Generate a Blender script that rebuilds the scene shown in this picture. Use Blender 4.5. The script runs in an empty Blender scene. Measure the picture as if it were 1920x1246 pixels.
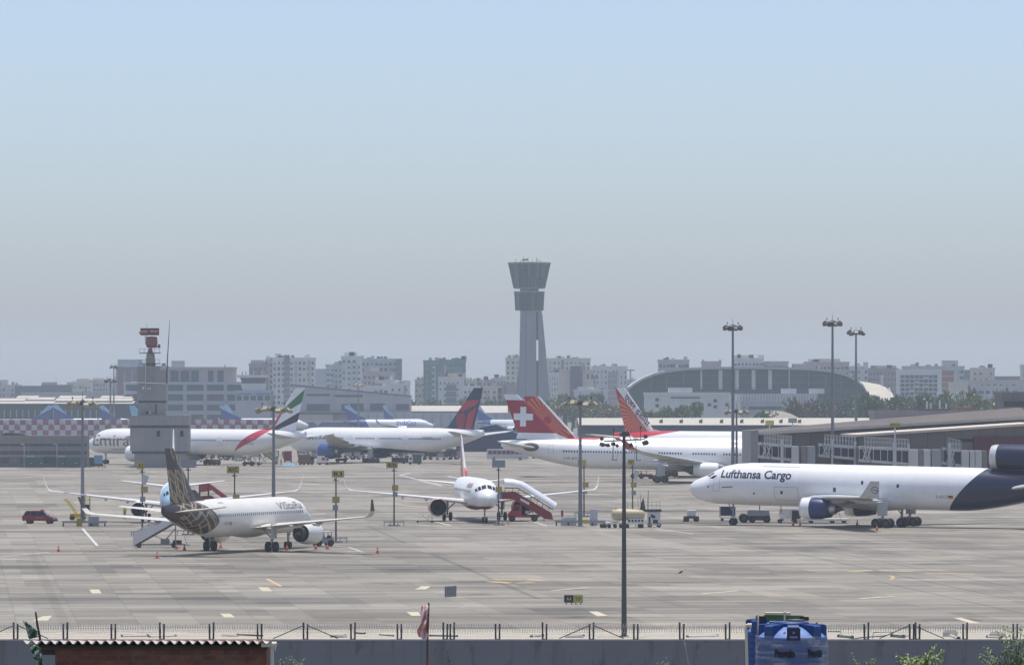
import bpy, bmesh, math, random
from math import sin, cos, pi, atan2, sqrt
from mathutils import Vector, Matrix
R = math.radians
rnd = random.Random(11)
scene = bpy.context.scene
COL = scene.collection
F, H, YH = 9600.0, 18.0, 731.0          # focal length in photo pixels, eye height, horizon row

def W(px, py, d):
    """point at distance d seen at photo pixel px,py"""
    return Vector(((px - 960) * d / F, d, H - (py - YH) * d / F))
def GD(py): return F * H / (py - YH)
def G(px, py, z=0.0):
    d = F * (H - z) / (py - YH)
    return Vector(((px - 960) * d / F, d, z))
def X(px, d): return (px - 960) * d / F
def Z(py, d): return H - (py - YH) * d / F

# ---------------------------------------------------------------- materials
class NT:
    def __init__(s, name, rough=.6, metal=0.0, spec=.5):
        s.m = bpy.data.materials.new(name); s.m.use_nodes = True
        s.t = s.m.node_tree; s.b = s.t.nodes['Principled BSDF']
        s.b.inputs['Roughness'].default_value = rough
        s.b.inputs['Metallic'].default_value = metal
        s.b.inputs['Specular IOR Level'].default_value = spec
        s._o = None
    def n(s, typ, **kw):
        k = s.t.nodes.new(typ)
        for a, v in kw.items(): setattr(k, a, v)
        return k
    def put(s, sock, v):
        if isinstance(v, E): v = v.s
        if hasattr(v, 'is_linked') or hasattr(v, 'links'): s.t.links.new(v, sock)
        else: sock.default_value = v
    def math(s, op, a, b=0.0, c=None):
        k = s.n('ShaderNodeMath', operation=op)
        s.put(k.inputs[0], a); s.put(k.inputs[1], b)
        if c is not None: s.put(k.inputs[2], c)
        return E(s, k.outputs[0])
    def obj(s):
        if s._o is None:
            s._tc = s.n('ShaderNodeTexCoord')
            x = s.n('ShaderNodeSeparateXYZ'); s.t.links.new(s._tc.outputs['Object'], x.inputs[0])
            s._o = [E(s, x.outputs[i]) for i in range(3)]
        return s._o
    def vec(s, x, y, z):
        k = s.n('ShaderNodeCombineXYZ')
        for i, v in enumerate((x, y, z)): s.put(k.inputs[i], v)
        return k.outputs[0]
    def noise(s, scale, detail=3, vec=None, rough=.55, dim='3D'):
        k = s.n('ShaderNodeTexNoise'); k.inputs['Scale'].default_value = scale
        k.inputs['Detail'].default_value = detail; k.inputs['Roughness'].default_value = rough
        if vec is None: s.obj(); vec = s._tc.outputs['Object']
        s.t.links.new(vec, k.inputs['Vector'])
        return E(s, k.outputs['Fac'])
    def white(s, vec):
        k = s.n('ShaderNodeTexWhiteNoise'); s.t.links.new(vec, k.inputs['Vector'])
        return E(s, k.outputs['Value'])
    def mix(s, f, a, b):
        k = s.n('ShaderNodeMix', data_type='RGBA')
        s.put(k.inputs[0], f)
        for sock, v in ((k.inputs[6], a), (k.inputs[7], b)):
            if isinstance(v, tuple): v = (*v, 1) if len(v) == 3 else v
            s.put(sock, v)
        return k.outputs[2]
    def scale(s, col, f):
        """colour times a factor"""
        k = s.n('ShaderNodeMix', data_type='RGBA', blend_type='MULTIPLY')
        k.inputs[0].default_value = 1
        if isinstance(col, tuple): col = (*col, 1)
        s.put(k.inputs[6], col)
        c = s.n('ShaderNodeCombineColor')
        for i in range(3): s.put(c.inputs[i], f)
        s.t.links.new(c.outputs[0], k.inputs[7])
        return k.outputs[2]
    def color(s, c):
        if isinstance(c, tuple): s.b.inputs['Base Color'].default_value = (*c, 1)
        else: s.put(s.b.inputs['Base Color'], c)
        return s
    def bump(s, h, strength=.3, dist=.05):
        k = s.n('ShaderNodeBump'); k.inputs['Strength'].default_value = strength
        k.inputs['Distance'].default_value = dist
        s.put(k.inputs['Height'], h); s.t.links.new(k.outputs[0], s.b.inputs['Normal'])

class E:
    def __init__(s, nt, sock): s.nt = nt; s.s = sock
    def __add__(s, o): return s.nt.math('ADD', s, o)
    __radd__ = __add__
    def __sub__(s, o): return s.nt.math('SUBTRACT', s, o)
    def __rsub__(s, o): return s.nt.math('SUBTRACT', o, s)
    def __mul__(s, o): return s.nt.math('MULTIPLY', s, o)
    __rmul__ = __mul__
    def __truediv__(s, o): return s.nt.math('DIVIDE', s, o)
    def __gt__(s, o): return s.nt.math('GREATER_THAN', s, o)
    def __lt__(s, o): return s.nt.math('LESS_THAN', s, o)
    def abs(s): return s.nt.math('ABSOLUTE', s)
    def frac(s): return s.nt.math('FRACT', s)
    def floor(s): return s.nt.math('FLOOR', s)
    def min(s, o): return s.nt.math('MINIMUM', s, o)
    def max(s, o): return s.nt.math('MAXIMUM', s, o)
    def sin(s): return s.nt.math('SINE', s)
    def tri(s): return (s.frac() - .5).abs() * 2.0
def halfplane(x, z, p, q):
    """1 on the left of the directed line p->q in the x,z plane"""
    (x0, z0), (x1, z1) = p, q
    return ((z - z0) * (x1 - x0) - (x - x0) * (z1 - z0)) > 0.0
def convex(x, z, pts):
    a = sum(pts[i][0] * pts[(i + 1) % len(pts)][1] - pts[(i + 1) % len(pts)][0] * pts[i][1] for i in range(len(pts)))
    if a < 0: pts = pts[::-1]
    m = None
    for i in range(len(pts)):
        h = halfplane(x, z, pts[i], pts[(i + 1) % len(pts)])
        m = h if m is None else m * h
    return m

_mats = {}
def M(name, col=None, rough=.6, metal=0.0, var=.12, sc=1.0, spec=.5):
    """a plain surface with slight uneven tone"""
    if name in _mats: return _mats[name]
    k = NT(name, rough, metal, spec)
    if var:
        n = k.noise(sc, 4)
        k.color(k.scale(col, n * (2 * var) + (1 - var)))
    else: k.color(col)
    _mats[name] = k.m
    return k.m
def MS(nt):
    _mats[nt.m.name] = nt.m; return nt.m

# ---------------------------------------------------------------- mesh builder
class MB:
    def __init__(s): s.v = []; s.f = []; s.mi = []; s.T = None
    def add(s, vs, fs, mi=0):
        o = len(s.v)
        s.v += [tuple(s.T @ Vector(v)) if s.T else tuple(v) for v in vs]
        s.f += [tuple(i + o for i in f) for f in fs]; s.mi += [mi] * len(fs)
        return s
    def box(s, x0, x1, y0, y1, z0, z1, mi=0):
        vs = [(x, y, z) for x in (x0, x1) for y in (y0, y1) for z in (z0, z1)]
        return s.add(vs, [(0, 1, 3, 2), (4, 6, 7, 5), (0, 4, 5, 1), (2, 3, 7, 6), (0, 2, 6, 4), (1, 5, 7, 3)], mi)
    def bar(s, p, q, w, h=None, mi=0):
        p, q = Vector(p), Vector(q); d = (q - p).normalized(); h = h or w
        up = Vector((0, 0, 1)) if abs(d.z) < .95 else Vector((0, 1, 0))
        a = d.cross(up).normalized() * w / 2; b = a.cross(d).normalized() * h / 2
        vs = [c + i * a + j * b for c in (p, q) for i, j in ((-1, -1), (1, -1), (1, 1), (-1, 1))]
        return s.add(vs, [(3, 2, 1, 0), (4, 5, 6, 7), (0, 1, 5, 4), (1, 2, 6, 5), (2, 3, 7, 6), (3, 0, 4, 7)], mi)
    def loft(s, rings, mi=0, closed=True, caps=True):
        n = len(rings[0]); vs = [p for r in rings for p in r]; fs = []
        for i in range(len(rings) - 1):
            for j in range(n if closed else n - 1):
                k = (j + 1) % n
                fs.append((i * n + j, i * n + k, (i + 1) * n + k, (i + 1) * n + j))
        if caps:
            fs.append(tuple(range(n))[::-1]); fs.append(tuple((len(rings) - 1) * n + j for j in range(n)))
        return s.add(vs, fs, mi)
    def tube(s, pts, r, n=8, mi=0, caps=True):
        pts = [Vector(p) for p in pts]; rings = []
        rs = r if isinstance(r, (list, tuple)) else [r] * len(pts)
        d0 = (pts[1] - pts[0]).normalized()
        up = Vector((0, 0, 1)) if abs(d0.z) < .9 else Vector((0, 1, 0))
        for i, p in enumerate(pts):
            d = (pts[min(i + 1, len(pts) - 1)] - pts[max(i - 1, 0)]).normalized()
            a = d.cross(up).normalized(); b = a.cross(d)
            rings.append([p + (a * cos(2 * pi * k / n) + b * sin(2 * pi * k / n)) * rs[i] for k in range(n)])
        return s.loft(rings, mi, True, caps)
    def lathe(s, prof, c=(0, 0, 0), axis='z', n=20, mi=0, caps=False):
        c = Vector(c); rings = []
        for a, r in prof:
            ring = []
            for k in range(n):
                t = 2 * pi * k / n
                u, w = r * cos(t), r * sin(t)
                ring.append(c + Vector({'z': (u, w, a), 'x': (a, u, w), 'y': (u, a, w)}[axis]))
            rings.append(ring)
        return s.loft(rings, mi, True, caps)
    def prism(s, poly, axis, lo, hi, mi=0):
        """outline (a,b) extruded along axis: y -> (x,z) outline, x -> (y,z), z -> (x,y)"""
        def P(a, b, t): return {'y': (a, t, b), 'x': (t, a, b), 'z': (a, b, t)}[axis]
        n = len(poly)
        vs = [P(a, b, lo) for a, b in poly] + [P(a, b, hi) for a, b in poly]
        fs = [tuple(range(n))[::-1], tuple(range(n, 2 * n))] + [(i, (i + 1) % n, n + (i + 1) % n, n + i) for i in range(n)]
        return s.add(vs, fs, mi)
    def blob(s, c, rx, ry, rz, n=10, m=6, mi=0, jit=0.0):
        rings = []
        for i in range(m + 1):
            t = pi * (i + .02) / (m + .04)
            rings.append([(c[0] + rx * sin(t) * cos(2 * pi * k / n) * (1 + rnd.uniform(-jit, jit)), c[1] + ry * sin(t) * sin(2 * pi * k / n) * (1 + rnd.uniform(-jit, jit)), c[2] - rz * cos(t)) for k in range(n)])
        return s.loft(rings, mi, True, True)
    def mesh(s, name, mats, smooth=None, recalc=True):
        me = bpy.data.meshes.new(name)
        me.from_pydata(s.v, [], s.f)
        for m in (mats if isinstance(mats, (list, tuple)) else [mats]): me.materials.append(m)
        me.polygons.foreach_set('material_index', s.mi)
        if recalc:
            bm = bmesh.new(); bm.from_mesh(me); bmesh.ops.recalc_face_normals(bm, faces=bm.faces); bm.to_mesh(me); bm.free()
        if smooth:
            me.shade_smooth(); me.set_sharp_from_angle(angle=R(smooth))
        me.update()
        return me
    def build(s, name, mats, parent=None, smooth=None, recalc=True):
        return link(name, s.mesh(name, mats, smooth, recalc), parent)

KIDS = {}
def link(name, me, parent=None):
    o = bpy.data.objects.new(name, me); COL.objects.link(o)
    if parent is not None: o.parent = parent; KIDS.setdefault(parent.name, []).append(o)
    return o
def tag(o, label=None, cat=None, group=None, kind=None):
    if label: o['label'] = label
    if cat: o['category'] = cat
    if group: o['group'] = group
    if kind: o['kind'] = kind
    return o
def thing(name, label, cat, loc=(0, 0, 0), rz=0.0, group=None):
    o = link(name, None); o.location = loc; o.rotation_euler = (0, 0, rz); o.empty_display_size = .5
    return tag(o, label, cat, group)
def copy_tree(o, parent=None):
    c = o.copy(); COL.objects.link(c)
    if parent is not None: c.parent = parent; KIDS.setdefault(parent.name, []).append(c)
    for ch in KIDS.get(o.name, []): copy_tree(ch, c)
    return c
def again(o, loc, rz, label=None, scale=None):
    c = copy_tree(o); c.location = loc; c.rotation_euler = (0, 0, rz)
    if label: c['label'] = label
    if scale: c.scale = (scale,) * 3 if not isinstance(scale, tuple) else scale
    return c

def text_geo(body, size=1.0, shear=0.0, bold=0.0, spacing=1.0):
    cu = bpy.data.curves.new('lettering', 'FONT'); cu.body = body; cu.size = size; cu.shear = shear
    cu.offset = bold; cu.space_character = spacing; cu.resolution_u = 4
    ob = bpy.data.objects.new('lettering', cu); COL.objects.link(ob)
    dg = bpy.context.evaluated_depsgraph_get(); dg.update()
    me = bpy.data.meshes.new_from_object(ob.evaluated_get(dg))
    bpy.data.objects.remove(ob); bpy.data.curves.remove(cu)
    return me
def text_flat(name, body, size, mat, parent, at, bold=0.0, thick=.02, width=None, face='-y', shear=0.0):
    """lettering centred at 'at' on a face looking towards -y (or +y)"""
    me = text_geo(body, size, shear, bold); me.name = name
    xs = [v.co.x for v in me.vertices]; ys = [v.co.y for v in me.vertices]
    if not xs: return None
    cx, cy = (min(xs) + max(xs)) / 2, (min(ys) + max(ys)) / 2
    k = width / (max(xs) - min(xs)) if width else 1.0
    sg = 1 if face == '-y' else -1
    for v in me.vertices: v.co = Vector((at[0] + sg * (v.co.x - cx) * k, at[1], at[2] + (v.co.y - cy)))
    me.materials.clear(); me.materials.append(mat)
    return link(name, me, parent)
# ---------------------------------------------------------------- aircraft
M_TYRE = M('tyre rubber', (.022, .022, .025), .85, var=.3)
M_RIM = M('wheel rim', (.07, .072, .075), .6, .1)
M_STRUT = M('landing gear metal', (.30, .31, .32), .5, .2)
M_GLASS = M('dark glass', (.012, .018, .024), .12, var=0)
M_WIN = M('cabin glass', (.03, .035, .045), .2, var=0)
M_LIP = M('bare aluminium', (.62, .63, .64), .3, .9)
M_FAN = M('fan blades', (.008, .008, .010), .6, .1)
M_HOT = M('exhaust metal', (.10, .095, .09), .45, .7)
_k = NT('white aircraft paint', .32); _x, _y, _z = _k.obj(); _a = _k.math('ARCTAN2', _y, _z - 4.5)
_k.color(_k.scale((.80, .80, .79), _k.noise(.35, 4) * .1 + _k.white(_k.vec((_x / 1.7).floor(), (_a * 3.0).floor(), 2.0)) * .035 + (_k.noise(1.0, 4, _k.vec(_x * .12, _y * 1.2, _z * 1.2)) - .5) * .12 - (((_x / 1.7).frac() - .5).abs() > .488) * .10 + .93)); M_WHITE = MS(_k)
M_WING = M('wing grey paint', (.50, .51, .51), .42, var=.1, sc=.3)
M_WINGW = M('wing white paint', (.70, .70, .68), .4, var=.08, sc=.3)
M_DOORL = M('door outline grey', (.45, .46, .47), .5, var=0)

NOSE = [(0, -.30, -.30, .0), (.05, -.12, -.46, .17), (.15, .01, -.58, .30), (.35, .14, -.71, .46), (.65, .27, -.84, .60), (.95, .38, -.91, .70),
        (1.3, .60, -.95, .80), (1.7, .80, -.975, .89), (2.3, .93, -.99, .96), (3.0, .985, -1, .99), (3.8, 1, -1, 1)]
class Fus:
    def __init__(s, Rw, Rz, zc, xn, xt, tail, endtop=.72, endbot=.35, endw=.13, nosew=1.0):
        s.__dict__.update(Rw=Rw, Rz=Rz, zc=zc, xn=xn, xt=xt, tail=tail, et=endtop, eb=endbot, ew=endw, nl=nosew)
    def sec(s, x):
        d = max(0.0, (s.xn - x) / s.Rz / s.nl); t, b, w = 1.0, -1.0, 1.0
        if d < 3.8:
            for i in range(len(NOSE) - 1):
                p, q = NOSE[i], NOSE[i + 1]
                if p[0] <= d <= q[0]:
                    k = (d - p[0]) / (q[0] - p[0]); t, b, w = (p[j] + (q[j] - p[j]) * k for j in (1, 2, 3)); break
        u = 1 - (x - s.xt) / s.tail
        if u > 0:
            u = min(1, u)
            b = -1 + (1 + s.eb) * u ** 1.55; t = 1 - (1 - s.et) * u ** 2.2; w = 1 - (1 - s.ew) * u ** 1.9
        return s.zc + s.Rz * (t + b) / 2, s.Rz * (t - b) / 2, s.Rw * w
    def S(s, x, a, off=0.0):
        zc, hh, hw = s.sec(x)
        return Vector((x, (hw + off) * sin(a), zc + (hh + off) * cos(a)))
    def mesh(s, n=72):
        xs = [s.xn - d * s.Rz * s.nl for d in (.0004, .02, .05, .1, .15, .25, .35, .5, .65, .8, .95, 1.1, 1.3, 1.5, 1.7, 2, 2.3, 2.65, 3, 3.4, 3.8)]
        m = xs[-1]; a = s.xt + s.tail
        xs += [m + (a - m) * k / 8 for k in range(1, 9)] + [a - s.tail * k / 14 for k in range(1, 15)]
        return MB().loft([[s.S(x, 2 * pi * k / n) for k in range(n)] for x in xs])
    def patch(s, x0, x1, a0, a1, nx=4, na=4, off=.008, corners=None):
        """patch of skin; corners = four (x,a) pairs instead of a rectangle"""
        c = corners or [(x0, a0), (x1, a0), (x1, a1), (x0, a1)]
        vs, fs = [], []
        for i in range(nx + 1):
            for j in range(na + 1):
                u, v = i / nx, j / na
                x = (1 - u) * ((1 - v) * c[0][0] + v * c[3][0]) + u * ((1 - v) * c[1][0] + v * c[2][0])
                a = (1 - u) * ((1 - v) * c[0][1] + v * c[3][1]) + u * ((1 - v) * c[1][1] + v * c[2][1])
                vs.append(s.S(x, a, off))
        for i in range(nx):
            for j in range(na):
                k = i * (na + 1) + j
                fs.append((k, k + 1, k + na + 2, k + na + 1))
        return vs, fs

AF = [(0, 0), (.03, .32), (.1, .46), (.25, .54), (.45, .5), (.7, .3), (1, .02), (1, -.02), (.7, -.2), (.45, -.38), (.25, -.42), (.1, -.36), (.03, -.24)]
def foil(sections, name, mat, parent, inc=0.0):
    """sections: (x of leading edge, y, z, chord, thickness ratio, up vector)"""
    m = MB(); rings = []
    for x, y, z, c, t, up in sections:
        u = Vector(up).normalized()
        rings.append([Vector((x - c * a, y, z + (a - .4) * c * math.tan(inc))) + u * (c * t * b) for a, b in AF])
    m.loft(rings)
    return m.build(name, mat, parent, smooth=40)

def wheel(parent, x, y, z, r, w, pitchless=None, name='wheel'):
    m = MB()
    m.lathe([(-w / 2, r * .55), (-w / 2, r * .88), (-w * .32, r), (w * .32, r), (w / 2, r * .88), (w / 2, r * .55)], (x, y, z), 'y', 18, 0)
    m.lathe([(-w * .42, .01), (-w * .42, r * .56), (w * .42, r * .56), (w * .42, .01)], (x, y, z), 'y', 14, 1)
    return m.build(name, [M_TYRE, M_RIM], parent, smooth=50)

def gear(parent, x, y, ztop, r, w, bogie=0, twin=.9, bw=1.45, lean=0.0, door=None):
    """a leg with its wheels; bogie = number of axles"""
    m = MB(); zt = ztop
    m.tube([(x, y + lean, zt), (x, y, r + .15)], [.19 * r / .58, .13 * r / .58], 10)
    m.tube([(x + .05, y, zt * .55), (x + 1.0, y, zt)], .08, 8)
    m.tube([(x, y, zt * .5), (x, y - math.copysign(1.6, y) if abs(y) > .5 else y, zt)], .08, 8)
    m.tube([(x + .22, y, r + .2), (x + .3, y, r + .75), (x + .1, y, r + 1.05)], .05, 6)
    n = max(1, bogie); xs = [x + (i - (n - 1) / 2) * bw for i in range(n)]
    for xx in xs: m.tube([(xx, y - twin / 2, r), (xx, y + twin / 2, r)], .09, 8)
    if n > 1: m.bar((xs[0], y, r), (xs[-1], y, r), .22, .26)
    g = m.build('landing_gear', M_STRUT, parent, smooth=40)
    for xx in xs:
        for sgn in (-1, 1): wheel(g, xx, y + sgn * twin / 2, r, r, w)
    if door:
        d = MB().box(x - door[0] / 2, x + door[0] / 2, y + math.copysign(.25, y) - .03, y + math.copysign(.25, y) + .03, zt - door[1], zt + .3)
        d.build('gear_door', door[2], g)
    return g

def engine(parent, x, y, z, r, length, cowl, core, pitch, pylon, wing_z, lip=None):
    """x = intake lip, nacelle runs backwards"""
    L = length; m = MB()
    m.lathe([(x - .55 * L, r * .8), (x - .25 * L, r * .80), (x - .06 * L, r * .84), (x - .015 * L, r * .87)], (0, y, z), 'x', 28, 1)
    m.lathe([(x - .015 * L, r * .87), (x, r * .91), (x - .02 * L, r * .955), (x - .05 * L, r * .975)], (0, y, z), 'x', 28, 2)
    m.lathe([(x - .05 * L, r * .975), (x - .2 * L, r), (x - .45 * L, r), (x - .7 * L, r * .95), (x - L, r * .80), (x - L, r * .76), (x - .8 * L, r * .74)], (0, y, z), 'x', 28, 0)
    e = m.build('engine', [cowl, M_FAN, lip or M_LIP], parent, smooth=40)
    f = MB().lathe([(x - .3 * L, r * .8), (x - .3 * L, r * .28), (x - .2 * L, r * .2), (x - .14 * L, .02)], (0, y, z), 'x', 20)
    f.build('fan', M_FAN, e, smooth=40)
    k = MB()
    k.lathe([(x - .75 * L, r * .6), (x - L, r * .60), (x - L * 1.18, r * .46), (x - L * 1.18, r * .40)], (0, y, z), 'x', 20, 0)
    k.lathe([(x - L * 1.1, r * .40), (x - L * 1.2, r * .34), (x - L * 1.48, .03)], (0, y, z), 'x', 16, 1)
    k.build('exhaust', [core, M_HOT], e, smooth=40)
    p = MB(); zt = wing_z
    p.prism([(x - .22 * L, z + r * .9), (x - .5 * L, zt + .25), (x - 1.5 * L, zt + .1), (x - 1.5 * L, zt - .25), (x - 1.12 * L, z + r * .5), (x - .6 * L, z + r * .6)], 'y', y - .18, y + .18)
    p.build('pylon', pylon, e)
    return e

TYPES = {
 'narrow': dict(fus=Fus(1.975, 2.07, 3.85, 17.7, -19.9, 12.5, .80, .30, .12), wb=12.64,
   wing=[(5.9, 1.2, 2.55, 7.0, .13), (5.2, 2.0, 2.68, 6.0, .125), (3.0, 6.4, 3.15, 3.9, .115), (-2.5, 16.8, 4.1, 1.6, .1)],
   lets=[(-2.5, 16.8, 4.1, 1.6, .1, (0, -.1, 1)), (-2.75, 17.3, 4.25, 1.45, .1, (0, -.5, 1)), (-3.15, 17.65, 4.75, 1.2, .1, (0, -1, .35)), (-4.3, 17.95, 6.05, .5, .09, (0, -1, .15))],
   fin=[(-11.0, 5.5, 7.1, .10), (-12.6, 6.9, 5.7, .10), (-17.4, 11.72, 2.05, .09)], dorsal=(-8.8, 5.85),
   stab=[(-14.4, .4, 4.75, 3.9, .1), (-17.0, 6.2, 5.35, 1.35, .09)],
   eng=[(5.75, 7.1, 1.98, 1.28, 3.6)], main=(3.8, .58, .42, 1, .9), nose=(.39, .25, .5), win=(.23, .33, .53, 1.38), belly=(7.5, -4.0, 1.75, 1.55)),
 'wide777': dict(fus=Fus(3.1, 3.1, 5.6, 31.8, -31.9, 19.5, .86, .40, .16, .95), wb=25.9,
   wing=[(17, 2, 3.3, 17, .12), (15, 3.2, 3.5, 15.3, .12), (9.8, 10.5, 4.5, 9.2, .11), (-5.8, 29, 6.9, 3.2, .1)],
   lets=[(-5.8, 29, 6.9, 3.2, .1, (0, 0, 1)), (-8.2, 30.8, 7.15, 2.2, .1, (0, 0, 1)), (-11.4, 32.3, 7.4, .8, .1, (0, 0, 1))],
   fin=[(-19.6, 8.3, 9.4, .10), (-20.2, 8.9, 8.6, .10), (-28.8, 18.55, 3.0, .09)], dorsal=(-15.5, 8.6),
   stab=[(-23.2, .6, 6.7, 6.4, .1), (-29.6, 10.7, 7.9, 2.3, .09)],
   eng=[(9.6, 12.8, 2.85, 1.95, 5.3)], main=(5.5, .66, .5, 3, 1.4), nose=(.55, .4, .9), win=(.26, .38, .53, 1.42), belly=(12, -5, 3.0, 2.3)),
 'wide330': dict(fus=Fus(2.82, 2.82, 5.3, 31.7, -31.2, 17.5, .80, .38, .20), wb=25.4,
   wing=[(14, 1.8, 3.1, 13, .12), (12.5, 2.9, 3.3, 11, .12), (7.9, 9.5, 4.2, 6.8, .11), (-4.1, 28.6, 6.3, 2.5, .1)],
   lets=[(-4.1, 28.6, 6.3, 2.5, .1, (0, -.1, 1)), (-5.6, 29.3, 6.8, 2.0, .1, (0, -1, .6)), (-7.6, 30.0, 8.3, .9, .1, (0, -1, .3))],
   fin=[(-19.5, 8.0, 8.8, .10), (-20.3, 9.0, 7.7, .10), (-28.2, 16.6, 2.7, .09)], dorsal=(-17.2, 8.2),
   stab=[(-23.6, .8, 6.3, 6.0, .1), (-29.8, 9.7, 7.3, 2.2, .09)],
   eng=[(9.4, 11.0, 2.7, 1.5, 5.0)], main=(5.3, .68, .5, 2, 1.4), nose=(.53, .4, .8), win=(.26, .38, .53, 1.40), belly=(11, -5, 2.6, 2.2)),
 'trijet': dict(fus=Fus(3.01, 3.01, 5.5, 31.3, -27.3, 17.5, .62, .30, .25, 1.05), wb=24.6,
   wing=[(14, 2, 3.4, 12.2, .12), (12.4, 3.1, 3.6, 10.8, .12), (6.5, 10.5, 4.2, 6.4, .11), (-3.9, 25.0, 4.7, 2.9, .1)],
   lets=[(-3.9, 25.0, 4.7, 2.9, .10, (0, -.1, 1)), (-4.4, 25.35, 4.95, 2.6, .09, (0, -1, .3)), (-5.9, 25.8, 6.95, 1.25, .08, (0, -1, .2))],
   fin=[(-17.5, 10.7, 10, .10), (-25.3, 17.6, 4.0, .09)], dorsal=None,
   stab=[(-16.6, 1.5, 6.1, 7.0, .1), (-24.4, 9.0, 6.9, 2.6, .09)],
   eng=[(8.5, 10.8, 2.55, 1.5, 4.3)], main=(5.35, .68, .55, 2, 1.4), nose=(.5, .38, .7), win=(.3, .5, 3, 1.35), belly=(10, -4.5, 2.8, 2.3)),
}
import copy as _copy
TYPES['trijet']['inc'] = R(9); TYPES['wide330']['inc'] = R(4)
T3 = _copy.deepcopy(TYPES['wide777']); TYPES['long777'] = T3
T3['fus'].xn, T3['fus'].xt, T3['wb'] = 37.1, -36.8, 31.2
for k in ('fin', 'stab'): T3[k] = [(s[0] - 4.9, *s[1:]) for s in T3[k]]
T3['dorsal'] = (-20.4, 8.6)
T7 = _copy.deepcopy(TYPES['wide330']); TYPES['wide787'] = T7
T7['fin'] = [(-19.0, 7.9, 9.2, .10), (-20.0, 8.8, 7.9, .10), (-27.3, 16.7, 3.2, .09)]

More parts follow.
